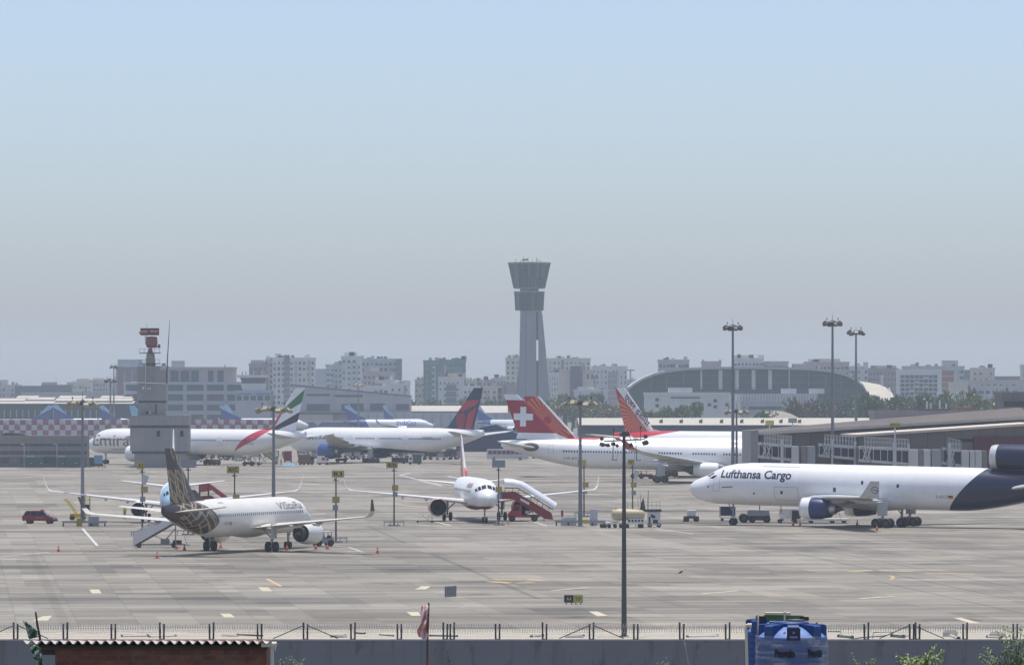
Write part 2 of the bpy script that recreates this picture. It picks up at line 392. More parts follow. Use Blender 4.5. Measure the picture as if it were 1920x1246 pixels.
def aircraft(name, typ, at, head, label, body=M_WHITE, finm=M_WHITE, wingm=M_WING, cowl=M_WHITE, letm=None, pylon=M_WING, pitch=0.0, sides=(1,),
             windows=((-14, 12),), core=M_HOT, group=None, gears=True, doors=(), stabm=None, full=True, lip=None, cockpit=True):
    T = TYPES[typ]; f = T['fus']
    root = thing(name, label, 'airplane', at, head, group)
    P = []
    def body_part(o, x=0.0):
        o.rotation_euler = (0, -pitch, 0)
        o.location = Matrix.Rotation(-pitch, 3, 'Y') @ Vector((x, 0, 0))
        return o
    fo = body_part(f.mesh().build('fuselage', body, root, smooth=60))
    # wing to body fairing
    b0, b1, bw, bz = T['belly']; m = MB(); rr = []
    for k in range(13):
        u = k / 12; x = b0 + (b1 - b0) * u; s_ = sin(pi * (.04 + .92 * u)) ** .6
        rr.append([(x, bw * (.55 + .55 * s_) * cos(a), f.zc - f.Rz * .55 - (f.Rz * .45 + .28) * s_ * max(0, sin(a)) + .55 * f.Rz * max(0, -sin(a)) * s_ * .3) for a in [2 * pi * j / 16 for j in range(16)]])
    body_part(m.loft(rr).build('belly_fairing', body, root, smooth=60))
    for sg in (1, -1):
        body_part(foil([(x, y * sg, z, c, t, (0, 0, 1)) for x, y, z, c, t in T['wing']], 'wing', wingm, root))
        w = KIDS[root.name][-1]
        # flap track fairings
        if full:
            for (y, x, z) in [(T['wing'][2][1] * q, 0, 0) for q in (.62, 1.05, 1.55)]:
                ws = T['wing']
                for i in range(len(ws) - 1):
                    if ws[i][1] <= y <= ws[i + 1][1]:
                        u = (y - ws[i][1]) / (ws[i + 1][1] - ws[i][1])
                        xt = ws[i][0] - ws[i][3] + u * (ws[i + 1][0] - ws[i + 1][3] - ws[i][0] + ws[i][3]); z = ws[i][2] + u * (ws[i + 1][2] - ws[i][2])
                        k = f.Rz / 3
                        q = MB().tube([(xt + 3.2 * k, y * sg, z - .25 * k), (xt + 1.6 * k, y * sg, z - .5 * k), (xt - .2, y * sg, z - .42 * k), (xt - 1.3 * k, y * sg, z - .25 * k)], [.04, .3 * k, .24 * k, .04], 10)
                        q.build('flap_fairing', wingm, w, smooth=50)
        ls = [(x, y * sg, z, c, t, (u[0], u[1] * sg, u[2])) for x, y, z, c, t, u in T['lets']]
        if len(ls) > 3 and typ != 'trijet': body_part(foil(ls[:3], 'wing_tip', wingm, root)); ls = ls[2:]
        body_part(foil(ls, 'winglet', letm or wingm, root))
        body_part(foil([(x, y * sg, z, c, t, (0, 0, 1)) for x, y, z, c, t in T['stab']], 'tailplane', stabm or wingm, root, T.get('inc', 0)))
        for (y, x, z, r, L) in T['eng']:
            body_part(engine(root, x, y * sg, z, r, L, cowl, core, pitch, pylon, T['wing'][2][2] + (-.25 if y < 8 else -.35), lip))
    fs = [(x, 0, z, c, t, (0, 1, 0)) for x, z, c, t in T['fin']]
    if T['dorsal']:
        dx, dz = T['dorsal']; x0, z0, c0, _ = T['fin'][0]
        fs = [(dx, 0, dz - .25, c0 + dx - x0, .05, (0, 1, 0))] + [fs[0][:1] + (0, z0 + .25) + fs[0][3:]] + fs[1:] if False else fs
        d = MB().prism([(dx, dz - .4), (x0 - 1.2, T['fin'][1][1] + .2), (x0 - 3.5, T['fin'][1][1] + .2), (x0 - 3.5, dz - .7)], 'y', -.16, .16)
        body_part(d.build('dorsal_fin', finm, root))
    body_part(foil(fs, 'tail_fin', finm, root))
    # windscreen
    if cockpit:
        n = f.xn; r = f.Rz * f.nl; tz = .72 if typ == 'trijet' else 1.0
        for sg in (1, -1):
            for (u0, u1, a0, a1, u2, u3) in ((.98, 1.38, .05, .50, .98, 1.36), (1.0, 1.42, .56, .86, 1.12, 1.5), (1.16, 1.52, .92, 1.16, 1.4, 1.68)):
                vs, fc = f.patch(0, 0, 0, 0, 4, 4, .018, [(n - u0 * r, a0 * sg), (n - (u0 + (u1 - u0) * tz) * r, a0 * sg * .95), (n - (u2 + (u3 - u2) * tz) * r, (a0 + (a1 - a0) * tz) * sg * .9), (n - u2 * r, (a0 + (a1 - a0) * tz) * sg)])
                body_part(MB().add(vs, fc).build('cockpit_window', M_GLASS, root, recalc=False))
    # cabin windows on the sides that show
    ww, wh, step, ang = T['win']
    for sg in sides:
        xm = (f.xn - 4 * f.Rz + f.xt + f.tail) / 2
        vs, fc = f.patch(xm - ww / 2, xm + ww / 2, (ang - wh / 2 / f.Rz) * sg, (ang + wh / 2 / f.Rz) * sg, 1, 2, .008)
        wm = MB().add([v - Vector((xm, 0, 0)) for v in vs], fc).mesh('window', M_WIN, recalc=False)
        for x0, x1 in windows:
            x = x0
            while x <= x1:
                o = link('window', wm, root); body_part(o, x); x += step
        for (x, wd, h0, h1) in doors:
            vs, fc = [], []
            t = .07
            for c in ((x - wd / 2, x + wd / 2, h1, h1 + t), (x - wd / 2, x + wd / 2, h0, h0 + t), (x - wd / 2, x - wd / 2 + t, h0, h1), (x + wd / 2 - t, x + wd / 2, h0, h1)):
                a0, a1 = (math.acos(max(-1, min(1, (z - f.zc) / f.Rz))) for z in (c[3], c[2]))
                v, q = f.patch(c[0], c[1], a0 * sg, a1 * sg, 2, 6, .007)
                o = len(vs); vs += v; fc += [tuple(i + o for i in k) for k in q]
            body_part(MB().add(vs, fc).build('door_outline', M_DOORL, root, recalc=False))
    if gears:
        y, r, w, bog, tw = T['main']
        for sg in (1, -1):
            gear(root, 0, y * sg, T['wing'][1][2] + .3, r, w, bog, tw, 1.5 if bog > 1 else 0, 0, (1.5, 1.5 if typ == 'narrow' else 2.2, wingm))
        r, w, tw = T['nose']
        gear(root, T['wb'], 0.001, f.zc - f.Rz * .8 - T['wb'] * math.tan(-pitch) * 1.0, r, w, 0, tw)
        if typ == 'trijet': gear(root, -.8, .002, f.zc - f.Rz * .8, .66, .5, 0, 1.0)
    return root, f, body_part

def lettering(f, body_part, root, text, x0, zmid, size, mat, sg, bold=0.0, shear=0.0, length=None, name='lettering', off=.014, spacing=1.0):
    """text wrapped on the fuselage side; sg=1: port side, nose to the reader's left"""
    me = text_geo(text, size, shear, bold, spacing); me.name = name
    bm = bmesh.new(); bm.from_mesh(me)
    ys = [v.co.y for v in bm.verts]; y0, y1 = min(ys), max(ys); xs = [v.co.x for v in bm.verts]; xa, xb = min(xs), max(xs)
    k = length / (xb - xa) if length else 1.0
    ym = (y0 + y1) / 2
    for i in range(1, 12):
        g = bm.verts[:] + bm.edges[:] + bm.faces[:]
        bmesh.ops.bisect_plane(bm, geom=g, plane_co=(0, y0 + (y1 - y0) * i / 12, 0), plane_no=(0, 1, 0))
    if f.xn - x0 < 4 * f.Rz:
        for i in range(1, 30):
            g = bm.verts[:] + bm.edges[:] + bm.faces[:]
            bmesh.ops.bisect_plane(bm, geom=g, plane_co=(xa + (xb - xa) * i / 30, 0, 0), plane_no=(1, 0, 0))
    for v in bm.verts:
        x = x0 - sg * (v.co.x - xa) * k
        z = zmid + (v.co.y - ym)
        zc, hh, hw = f.sec(x)
        # measure height along the skin from the level zmid
        am = math.acos(max(-1, min(1, (zmid - zc) / hh))); a = am - (v.co.y - ym) / hh
        v.co = f.S(x, a * sg, off)
    bm.to_mesh(me); bm.free()
    me.materials.clear(); me.materials.append(mat)
    return body_part(link(name, me, root))
# ---------------------------------------------------------------- liveries and the parked fleet
T37 = _copy.deepcopy(TYPES['narrow']); TYPES['narrow37'] = T37
T37.update(fus=Fus(1.88, 2.0, 3.45, 19.3, -18.6, 12.5, .80, .30, .12), wb=15.0,
   wing=[(6.2, 1.2, 2.3, 7.2, .13), (5.4, 1.9, 2.45, 6.2, .125), (3.0, 6.0, 3.0, 4.0, .115), (-3.2, 16.6, 4.1, 1.6, .1)],
   lets=[(-3.2, 16.6, 4.1, 1.6, .1, (0, -.1, 1)), (-3.5, 17.1, 4.3, 1.4, .1, (0, -.5, 1)), (-3.9, 17.5, 4.9, 1.2, .1, (0, -1, .35)), (-5.1, 17.9, 6.35, .5, .09, (0, -1, .15))],
   fin=[(-10.4, 5.1, 6.6, .10), (-12.0, 6.4, 5.6, .10), (-17.2, 12.5, 2.0, .09)], dorsal=(-7.5, 5.4),
   stab=[(-13.6, .4, 4.5, 3.9, .1), (-17.2, 7.2, 5.3, 1.4, .09)], eng=[(4.83, 7.0, 1.85, 1.04, 3.6)], belly=(7.5, -4, 1.7, 1.5))

def uneven(k, col, v=.05, sc=.35):
    x, y, z = k.obj(); an = k.math('ARCTAN2', y, z - 4.5)
    pn = k.white(k.vec((x / 1.7).floor(), (an * 3.0).floor(), 2.0)); seam = (((x / 1.7).frac() - .5).abs() > .488) * .10
    g = k.noise(1.0, 4, k.vec(x * .12, y * 1.2, z * 1.2))
    return k.scale(col, k.noise(sc, 4) * (2 * v) + pn * .035 + (g - .5) * .12 - seam + (.98 - v))
def inv(c, d, cosf, sg):
    s = F / d
    return lambda px, py: (sg * (px - c) / (s * cosf), H - (py - YH) / s)
def az(z0, sx, sy, ox, oy, fn):
    """pixel of an enlarged view -> aircraft coordinates"""
    return lambda zx, zy: fn(ox + zx / sx, oy + zy / sy)
WHT = (.80, .80, .79)

# --- dark purple tail with a gold lattice
k = NT('cream paint and gold lattice tail', .32); x, y, z = k.obj()
ang = k.math('ARCTAN2', y, z - 3.85)
u1 = (ang * 1.1 + (x * .21).tri() * 1.3) * 1.25
u2 = (ang * 1.1 - (x * .17 + .3).tri() * 1.5) * 1.0
gold = (((u1.frac() - .5).abs() < .11) + ((u2.frac() - .4).abs() < .09)).min(1.0)
dark = k.mix(gold, (.048, .032, .036), (.36, .28, .16))
dark = k.mix(x < -17.2, dark, (.050, .036, .042))
zz = (z - 3.0)
edge = x + zz * zz * .42 + (ang.abs() - 1.6).max(0.0) * 1.2
k.color(k.mix(edge < -9.4, uneven(k, (.78, .755, .69)), dark)); M_GOLDBODY = MS(k)
k = NT('gold lattice fin', .35); x, y, z = k.obj()
a = x + z * .93                                   # distance along chord, following the sweep
v1 = a * .62 + (z * .30).tri() * .62
v2 = a * .62 - (z * .24 + .4).tri() * .80
g = (((v1.frac() - .5).abs() < .085) + ((v1.frac() - .18).abs() < .085) + ((v2.frac() - .55).abs() < .085)).min(1.0)
g = g * (a < -6.5 - (9.6 - z).max(0.0) * .42) * ((z < 9.4).max(a > -7.7))
k.color(k.mix(g, (.048, .030, .036), (.36, .28, .16))); M_GOLDFIN = MS(k)
M_DARKLET = M('dark purple paint', (.045, .032, .042), .4)
M_CREAM = M('cream wing paint', (.62, .60, .54), .4, var=.08, sc=.3)

# --- sunburst fins
def sunburst(name, cx, cz, r0, r1, le=None, lew=0.0, rays=30, zlo=None, dark=(.40, .022, .035), hot=(.62, .18, .08)):
    k = NT(name, .35); x, y, z = k.obj()
    dx, dz = x - cx, z - cz
    an = k.math('ARCTAN2', dz, dx); r = (dx * dx + dz * dz); r = k.math('SQRT', r)
    ray = (an * (rays / (2 * pi))).tri() > .42
    ray = ray * (r < r1) * (r > r0)
    c = k.mix(ray, dark, hot)
    if le:
        (x0, z0), (x1, z1) = le; L = sqrt((x1 - x0) ** 2 + (z1 - z0) ** 2)
        dist = ((x - x0) * ((z1 - z0) / L) - (z - z0) * ((x1 - x0) / L))
        c = k.mix(dist.abs() < lew, c, (.78, .78, .77))
    k.color(c); return MS(k)
M_REDTOP_A = None
def redtop(name, fx, R_, zc, red=(.55, .035, .045)):
    """white body, red over the tail's crown running forward to a point"""
    k = NT(name, .32); x, y, z = k.obj()
    m = ((z - zc) > (R_ * .55 + (x - fx) * .16)) * (x < fx + R_ * 2.6)
    k.color(k.mix(m, uneven(k, WHT), red)); return MS(k)

def root_at(px, d): return (X(px, d), d, 0)
M_NAVYLET = M('dark aubergine lettering', (.10, .06, .08), .5, var=0)
M_BLUEINK = M('navy lettering', (.018, .024, .07), .45, var=0)
M_GREYINK = M('grey lettering', (.10, .11, .12), .5, var=0)
M_GOLDINK = M('gold lettering', (.26, .18, .07), .42, var=.1)

# 1 cream jet seen from behind
r, f, bp = aircraft('parked_airliner', 'narrow', root_at(452, 572), R(68), 'cream jet seen from behind with a dark purple and gold patterned tail', M_GOLDBODY, M_GOLDFIN, M_CREAM,
   M('warm white nacelle', (.74, .73, .70), .35, var=.05), M_DARKLET, M_CREAM, 0, (-1,), ((-10.4, 12.6),), doors=((14.6, .82, 3.2, 5.05), (-9.9, .76, 3.2, 4.9)))
lettering(f, bp, r, 'VIStaRa', 6.2, 5.0, 1.35, M_NAVYLET, -1, .0, 0, 6.6)
lettering(f, bp, r, 'VT-TNB', -8.3, 3.3, .55, M_GREYINK, -1, 0, 0, 1.9)
m = MB()
for i, c in enumerate((0, 1, 2)):
    vs, fc = f.patch(-8.2, -7.0, -(.50 + .035 * i), -(.535 + .035 * i), 1, 1, .016); m.add(vs, fc, i)
bp(m.build('flag', [M('saffron', (.6, .2, .04), .5, var=0), M('flag white', (.7, .7, .7), .5, var=0), M('flag green', (.03, .2, .05), .5, var=0)], r, recalc=False))

# 2 white and pale blue twin facing the camera behind it
k = NT('white paint with a pale blue nose', .32); x, y, z = k.obj()
k.color(k.mix((x + (z - 3.4) * 1.4) > 13.5, uneven(k, WHT), (.36, .52, .68)))
aircraft('parked_airliner', 'narrow37', root_at(326, 701), R(-86), 'white jet with a pale blue nose, mostly hidden behind the purple patterned tail', MS(k), M_WHITE, M_WINGW, M_WHITE, M_WINGW, M_WINGW, sides=(), windows=())

# 3 narrow jet facing the camera, red belly
k = NT('white paint with a red belly', .32); x, y, z = k.obj()
m_ = (z < (2.22 + (x - 4.0).max(0.0) * .006))
k.color(k.mix(m_, uneven(k, WHT), (.33, .025, .035))); mb = MS(k)
k = NT('salmon nacelle', .35); x, y, z = k.obj(); k.color(k.mix(x > 6.2, (.55, .12, .10), (.62, .36, .33))); mc = MS(k)
r, f, bp = aircraft('parked_airliner', 'narrow', root_at(890, 709), R(-83.4), 'white jet facing the camera with a red belly, red tail edge and salmon engines', mb,
   sunburst('red fin with sunburst', -15.2, 8.4, .6, 4.2, ((-12.6, 6.9), (-17.4, 11.72)), .40), M_WINGW, mc, M_WINGW, M_WINGW, 0, (-1,), ((-9, 12.5),), lip=M('grey intake lip', (.42, .40, .41), .4, .6))
lettering(f, bp, r, 'AIR INDIA', 6.0, 5.0, 1.1, M('red lettering', (.5, .05, .06), .5, var=0), -1, .01, 0, 6.0)

# 4 three engined freighter
k = NT('white and navy freighter paint', .3); x, y, z = k.obj()
bnd = x + 8.3 + (z - 2.8) * .80 + (z - 2.8) * (z - 2.8) * .022
k.color(k.mix(bnd < 0.0, uneven(k, (.80, .80, .80)), (.012, .018, .055))); M_FR = MS(k)
M_NAVY = M('navy paint', (.012, .018, .055), .3, var=.1)
k = NT('white nacelle with navy rear', .32); x, y, z = k.obj()
k.color(k.mix(x < 9.3, (.80, .80, .80), (.014, .026, .11))); mc = MS(k)
k = NT('grey winglet with crane roundel', .4); x, y, z = k.obj()
dx, dz = x + 6.45, z - 5.75; rr = k.math('SQRT', dx * dx + dz * dz)
ring = ((rr - .44).abs() < .045).max(((dz - dx * .45).abs() < .06) * (rr < .4) * (dx < .2))
k.color(k.mix(ring, (.52, .52, .50), (.03, .04, .09))); M_LETF = MS(k)
r, f, bp = aircraft('cargo_airliner', 'trijet', root_at(1681, 674), R(155), 'white three-engined freighter with a navy tail parked at the pier', M_FR, M_NAVY, M_WING, mc, M_LETF, M_WING, R(.9), (1,), (),
   core=M('bright core cowl', (.46, .46, .45), .35, .8), doors=((26.2, 1.05, 4.6, 6.7), (15.5, 3.6, 3.4, 5.2)), stabm=M_WING)
r.scale = (.945,) * 3
lettering(f, bp, r, 'Lufthansa Cargo', 25.6, 6.75, 1.8, M_BLUEINK, 1, .045, .03, 10.8)
lettering(f, bp, r, 'D-ALCD', -6.8, 4.45, .62, M_BLUEINK, 1, 0, 0, 1.75)
m = MB()
for i in range(3):
    vs, fc = f.patch(-8.6, -9.3, 1.86 + .055 * i, 1.915 + .055 * i, 1, 1, .016); m.add(vs, fc, i)
bp(m.build('flag', [M_TYRE, M('flag red', (.5, .03, .03), .5, var=0), M('flag gold', (.6, .4, .03), .5, var=0)], r, recalc=False))
for xx, a, w_, h_ in ((16.2, 1.92, .35, .45), (8.2, 1.72, .42, .6), (12.7, 2.3, .5, .3), (4.1, 1.36, .34, .5), (-1.2, 1.47, .35, .5), (20.4, 2.0, .25, .3), (27.6, 1.5, .25, .3)):
    vs, fc = f.patch(xx - w_ / 2, xx + w_ / 2, a - h_ / 6, a + h_ / 6, 1, 2, .015)
    bp(MB().add(vs, fc).build('window', M_WIN, r, recalc=False))
vs, fc = f.patch(14, 19.5, .52, .60, 4, 1, .014); bp(MB().add(vs, fc).build('grey_strip', M_DOORL, r, recalc=False))
vs, fc = f.patch(23.6, 25.3, 1.66, 1.71, 3, 1, .014); bp(MB().add(vs, fc).build('door_marking', M_GREYINK, r, recalc=False))
# straight-through third engine at the foot of the fin
m = MB(); zc = 10.05
m.lathe([(-20, 1.3), (-15.6, 1.42), (-14.3, 1.5)], (0, 0, zc), 'x', 28, 1)
m.lathe([(-14.3, 1.5), (-14.0, 1.60), (-14.25, 1.68), (-15.0, 1.74)], (0, 0, zc), 'x', 28, 2)
m.lathe([(-15.0, 1.74), (-16.5, 1.78), (-21, 1.75), (-25, 1.5), (-28.5, 1.15), (-28.5, 1.0)], (0, 0, zc), 'x', 28, 0)
e = m.build('tail_engine', [M_NAVY, M_FAN, M('intake ring', (.62, .62, .60), .4, .3)], r, smooth=40); bp(e)
MB().lathe([(-17.5, 1.2), (-17.5, .3), (-16.6, .02)], (0, 0, zc), 'x', 18).build('fan', M_FAN, e)
MB().prism([(-16.0, 7.6), (-16.6, 8.6), (-27, 8.8), (-27, 6.9)], 'y', -.55, .55).build('pylon', M_NAVY, e)

# 5 white wide body with a red fin and a white cross
fn = inv(1238, 999, 1.0, 1); q = lambda zx, zy: fn(930 + zx / 6.4, 650 + zy / 6.4)
k = NT('red fin with white cross', .35); x, y, z = k.obj()
p = lambda v: (v[0], v[1] - .50)
zt, zb = p(q(0, 642))[1], p(q(0, 1030))[1]
red = (z < zt) * (z > zb)
A_, B_, C_, D_ = p(q(275, 720)), p(q(345, 955)), p(q(197, 800)), p(q(428, 880))
cr = (((x > A_[0]) * (x < B_[0]) * (z < A_[1]) * (z > B_[1])) + ((x > C_[0]) * (x < D_[0]) * (z < C_[1]) * (z > D_[1]))).min(1.0)
k.color(k.mix(red * (1.0 - cr), (.76, .77, .77), (.34, .018, .035))); mf = MS(k)
k = NT('winglet with red cross field', .35); x, y, z = k.obj(); k.color(k.mix(z > 6.7, (.52, .53, .53), (.36, .02, .04))); ml = MS(k)
r, f, bp = aircraft('parked_airliner', 'wide330', root_at(1238, 999), R(0), 'white wide-body jet with a red tail fin bearing a white cross', M_WHITE, mf, M_WING, M_WHITE, ml, M_WING, R(-1.15), (-1,),
   ((-19, -2.5), (-.4, 3.9), (6.2, 10.8), (12.2, 15.9)), doors=((-21.5, 1.07, 4.6, 6.6), (16.9, 1.07, 4.6, 6.6)))
lettering(f, bp, r, 'HB-JHI', -18.9, 4.35, .8, M_GREYINK, -1, 0, 0, 2.6)
for sg in (-1, 1): bp(MB().blob((-25.4, sg * 1.95, 6.45), 1.6, .42, .85, 14, 8).build('tailplane_shade', M('painted tailplane shade', (.10, .095, .085), .6, var=.2), r, smooth=60))  # added dark ovals, coloured as the shaded underside of the tailplane
# 6, 7 two wide bodies with sunburst fins behind it
mf = sunburst('red fin with orange sunburst', -25.6, 11.8, .8, 5.6, ((-20.0, 8.8), (-27.3, 16.7)), .40, 34)
aircraft('parked_airliner', 'wide787', root_at(1257, 1066), R(0), 'jet with a rounded red sunburst tail fin just behind the white cross fin', redtop('white body red crown', -21, 2.82, 5.3), mf, M_WINGW, M_WHITE, M_WINGW, M_WINGW, 0, (), ())
mf = sunburst('orange sunburst fin with white edge', -24.6, 12.6, 1.0, 6.8, ((-19.2, 8.9), (-28.8, 18.55)), 1.9, 34)
r, f, bp = aircraft('parked_airliner', 'wide777', root_at(1353, 1157), R(-42), 'jet whose red sunburst tail fin has a white leading edge with dark lettering', redtop('cream body red crown', -20.5, 3.1, 5.6), mf, M_WINGW, M_WHITE, M_WINGW, M_WINGW, 0, (), ())
me = text_geo('एअर इंडिया', 2.0, 0, .04); me.name = 'lettering'
xs = [v.co.x for v in me.vertices]; ys = [v.co.y for v in me.vertices]; L = max(xs) - min(xs)
p0, p1 = Vector((-28.3, 16.6)), Vector((-21.2, 9.9)); dd = (p1 - p0); ln = dd.length; dd.normalize(); nn = Vector((-dd.y, dd.x))
for v in me.vertices:
    u = (v.co.x - min(xs)) / L * ln; w_ = v.co.y - (min(ys) + max(ys)) / 2
    q2 = p0 + dd * u + nn * (w_ + .15); v.co = Vector((q2.x, -.62, q2.y))
me.materials.clear(); me.materials.append(M('plum lettering', (.12, .03, .08), .5, var=0)); bp(link('lettering', me, r))

# 8 long wide body with flag coloured fin
fn = inv(367, 1236, cos(R(42)), -1); q = lambda zx, zy: fn(430 + zx / 7.33, 650 + zy / 7.33)
def flagmat(name, body):
    k = NT(name, .32); x, y, z = k.obj()
    c = uneven(k, WHT)
    if not body:
        c = k.mix(convex(x, z, [q(775, 870), q(1100, 570), q(1120, 590), q(1035, 768), q(800, 912)]), c, (.035, .16, .07))
        c = k.mix(convex(x, z, [q(690, 1080), q(850, 985), q(1040, 870), q(990, 1010), q(640, 1165)]), c, (.025, .025, .035))
        c = k.mix(convex(x, z, [q(700, 880), q(800, 880), q(690, 1075), q(600, 1175), q(500, 1175)]), c, (.50, .035, .06))
    else:
        c = k.mix(convex(x, z, [fn(455, 845), fn(478, 820), fn(500, 803), fn(520, 796), fn(516, 808), fn(500, 822)]), c, (.50, .035, .06))
    k.color(c); return MS(k)
r, f, bp = aircraft('parked_airliner', 'long777', root_at(367, 1230), R(138), 'long white jet with green, black and red stripes on its tail fin', flagmat('white body with red sweep', True), flagmat('striped fin', False), M_WING, M_WHITE, None, M_WING, 0, (1,),
   ((-20, -12.4), (-9.9, 6.5), (9.6, 30.2)), doors=((-11.2, 1.07, 4.7, 6.7), (-22, 1.07, 4.7, 6.7), (8.0, 1.07, 4.7, 6.7), (31.0, 1.07, 4.7, 6.7)))
lettering(f, bp, r, 'Emirates', 33.2, 5.85, 4.1, M_GOLDINK, 1, .03, .03, 20.6)
lettering(f, bp, r, 'www.emirates.com', 26.5, 3.75, .75, M_GREYINK, 1, 0, 0, 9.0)
lettering(f, bp, r, 'A6-EGU', -19.0, 5.4, .8, M_GREYINK, 1, 0, 0, 3.2)

# 9 white wide body with dark blue belly and engines
fn = inv(723, 1276, cos(R(40)), -1); q = lambda zx, zy: fn(660 + zx / 6.4, 650 + zy / 6.4)
k = NT('navy fin with red wedges', .35); x, y, z = k.obj()
c = (.018, .030, .075)
c = k.mix(convex(x, z, [q(1372, 640), q(1530, 632), q(1500, 688), q(1345, 772), q(1280, 735)]), c, (.42, .03, .05))
c = k.mix(convex(x, z, [q(1262, 800), q(1345, 782), q(1380, 830), q(1335, 1000), q(1280, 960)]), c, (.28, .022, .04))
c = k.mix(convex(x, z, [q(1500, 710), q(1400, 800), q(1362, 1010), q(1420, 1010)]), c, (.42, .03, .05))
k.color(c); mf = MS(k)
k = NT('white body with navy belly', .32); x, y, z = k.obj()
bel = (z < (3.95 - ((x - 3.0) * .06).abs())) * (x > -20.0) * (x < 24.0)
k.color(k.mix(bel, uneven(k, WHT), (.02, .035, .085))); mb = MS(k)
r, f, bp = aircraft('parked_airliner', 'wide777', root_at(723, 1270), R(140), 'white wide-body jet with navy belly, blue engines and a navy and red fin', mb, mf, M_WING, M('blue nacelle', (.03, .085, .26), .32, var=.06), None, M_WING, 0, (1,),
   ((-20.5, -10.2), (-7.8, -.6), (1.2, 7.5), (11.5, 26)), core=M('bright core cowl'), doors=((-9.0, 1.07, 4.7, 6.7), (-21.9, 1.07, 4.7, 6.7), (9.0, 1.07, 4.7, 6.7)))
lettering(f, bp, r, 'DELTA', 23.4, 6.15, 1.6, M_GREYINK, 1, .0, .05, 6.2, spacing=1.3)
lettering(f, bp, r, 'N702DN', -14.6, 6.35, .8, M_GREYINK, 1, 0, 0, 3.2)

# 10 far row of blue and white twins beyond the blast fence
k = NT('blue and white fin', .4); x, y, z = k.obj(); a = x + z * .95
c = k.mix(((a * .9 + z * .12).frac() > .55), (.20, .36, .55), (.46, .60, .72))
k.color(k.mix((z - 7.6 + (a + 6.0) * .9) < 0.0, c, (.03, .08, .24))); m_bf = MS(k)
k = NT('white body with blue rear', .4); x, y, z = k.obj()
k.color(k.mix((x + (z - 2) * .55) < -8.5, uneven(k, (.70, .73, .76)), (.05, .11, .28))); m_bb = MS(k)
def far_jet(tailpx, d, yaw, label, fin=m_bf, text=False):
    s = F / d; c = tailpx + 18.4 * cos(R(yaw)) * s
    r, f, bp = aircraft('parked_airliner', 'narrow', root_at(c, d), R(yaw), label, m_bb, fin, M_WING, M_WHITE, None, M_WING, 0, (), (), group='blue and white jets far beyond', full=False, cockpit=False)
    if text: lettering(f, bp, r, 'IndiGo', 2.5, 4.6, 3.6, M('indigo lettering', (.04, .10, .42), .5, var=0), -1, .02, 0, 8.0)
far_jet(650, 2115, -4, 'far white jet with a blue tail showing above the navy-bellied jet', text=True)
far_jet(722, 2145, 62, 'far blue fin rising behind the far white jet with blue lettering')
far_jet(896, 2100, -42, 'far white jet with a blue tail showing just past the navy and red fin')
far_jet(96, 2130, 176, 'blue fin above the checked fence, leaning toward its paler twin')
far_jet(106, 2190, 20, 'pale blue fin above the checked fence, tucked behind another fin')
far_jet(189, 2120, -6, 'blue and white fin above the checked fence beside the light mast')
far_jet(416, 2130, 0, 'pale blue fin above the checked fence past the radar building')
far_jet(428, 2200, 50, 'thin striped fin above the checked fence beside a pale blue fin')
far_jet(246, 2090, -8, 'plain cyan fin beside the radar building', fin=M('cyan paint', (.16, .45, .58), .4))
# ---------------------------------------------------------------- camera, light, air
cam = bpy.data.cameras.new('camera'); co = bpy.data.objects.new('camera', cam); COL.objects.link(co)
cam.sensor_width = 36; cam.lens = 36 * F / 1920; cam.clip_start = 1; cam.clip_end = 30000
co.location = (0, 0, H); co.rotation_euler = (R(90) + math.atan((YH - 623) / F), 0, 0); scene.camera = co
SUN_EL, SUN_AZ = R(84), R(8)             # high noon sun, a little beyond the scene
w = bpy.data.worlds.new('World'); scene.world = w; w.use_nodes = True
nt = w.node_tree; bg = nt.nodes['Background']
sky = nt.nodes.new('ShaderNodeTexSky'); sky.sky_type = 'NISHITA'; sky.sun_disc = False
sky.sun_elevation = SUN_EL; sky.sun_rotation = SUN_AZ
sky.air_density = .66; sky.dust_density = 1.7; sky.ozone_density = 2.4; sky.altitude = 0
nt.links.new(sky.outputs[0], bg.inputs[0]); bg.inputs[1].default_value = .142
sl = bpy.data.lights.new('sun', 'SUN'); sl.energy = 2.9; sl.angle = R(.55); sl.color = (1, .95, .87)
so = bpy.data.objects.new('sun', sl); COL.objects.link(so)
d = Vector((sin(SUN_AZ) * cos(SUN_EL), cos(SUN_AZ) * cos(SUN_EL), sin(SUN_EL)))
so.rotation_euler = d.to_track_quat('Z', 'Y').to_euler(); so.location = (0, 200, 400)
hz = MB().box(-2600, 2600, -70, 9300, -6, 97)
hm = bpy.data.materials.new('hazy air'); hm.use_nodes = True; hm.node_tree.nodes.remove(hm.node_tree.nodes['Principled BSDF'])
v = hm.node_tree.nodes.new('ShaderNodeVolumePrincipled')
v.inputs['Color'].default_value = (.80, .89, 1.0, 1); v.inputs['Density'].default_value = 1.05e-4; v.inputs['Anisotropy'].default_value = 0.0
hm.node_tree.links.new(v.outputs[0], hm.node_tree.nodes['Material Output'].inputs['Volume'])
tag(hz.build('haze', hm), kind='stuff')
vs = scene.view_settings; vs.view_transform = 'Standard'; vs.look = 'None'; vs.exposure = .37; vs.gamma = 1; vs.use_curve_mapping = False
cy = scene.cycles; cy.use_denoising = True; cy.max_bounces = 6; cy.diffuse_bounces = 3; cy.glossy_bounces = 3; cy.transmission_bounces = 3; cy.volume_bounces = 1
cy.use_adaptive_sampling = True; cy.adaptive_threshold = .02

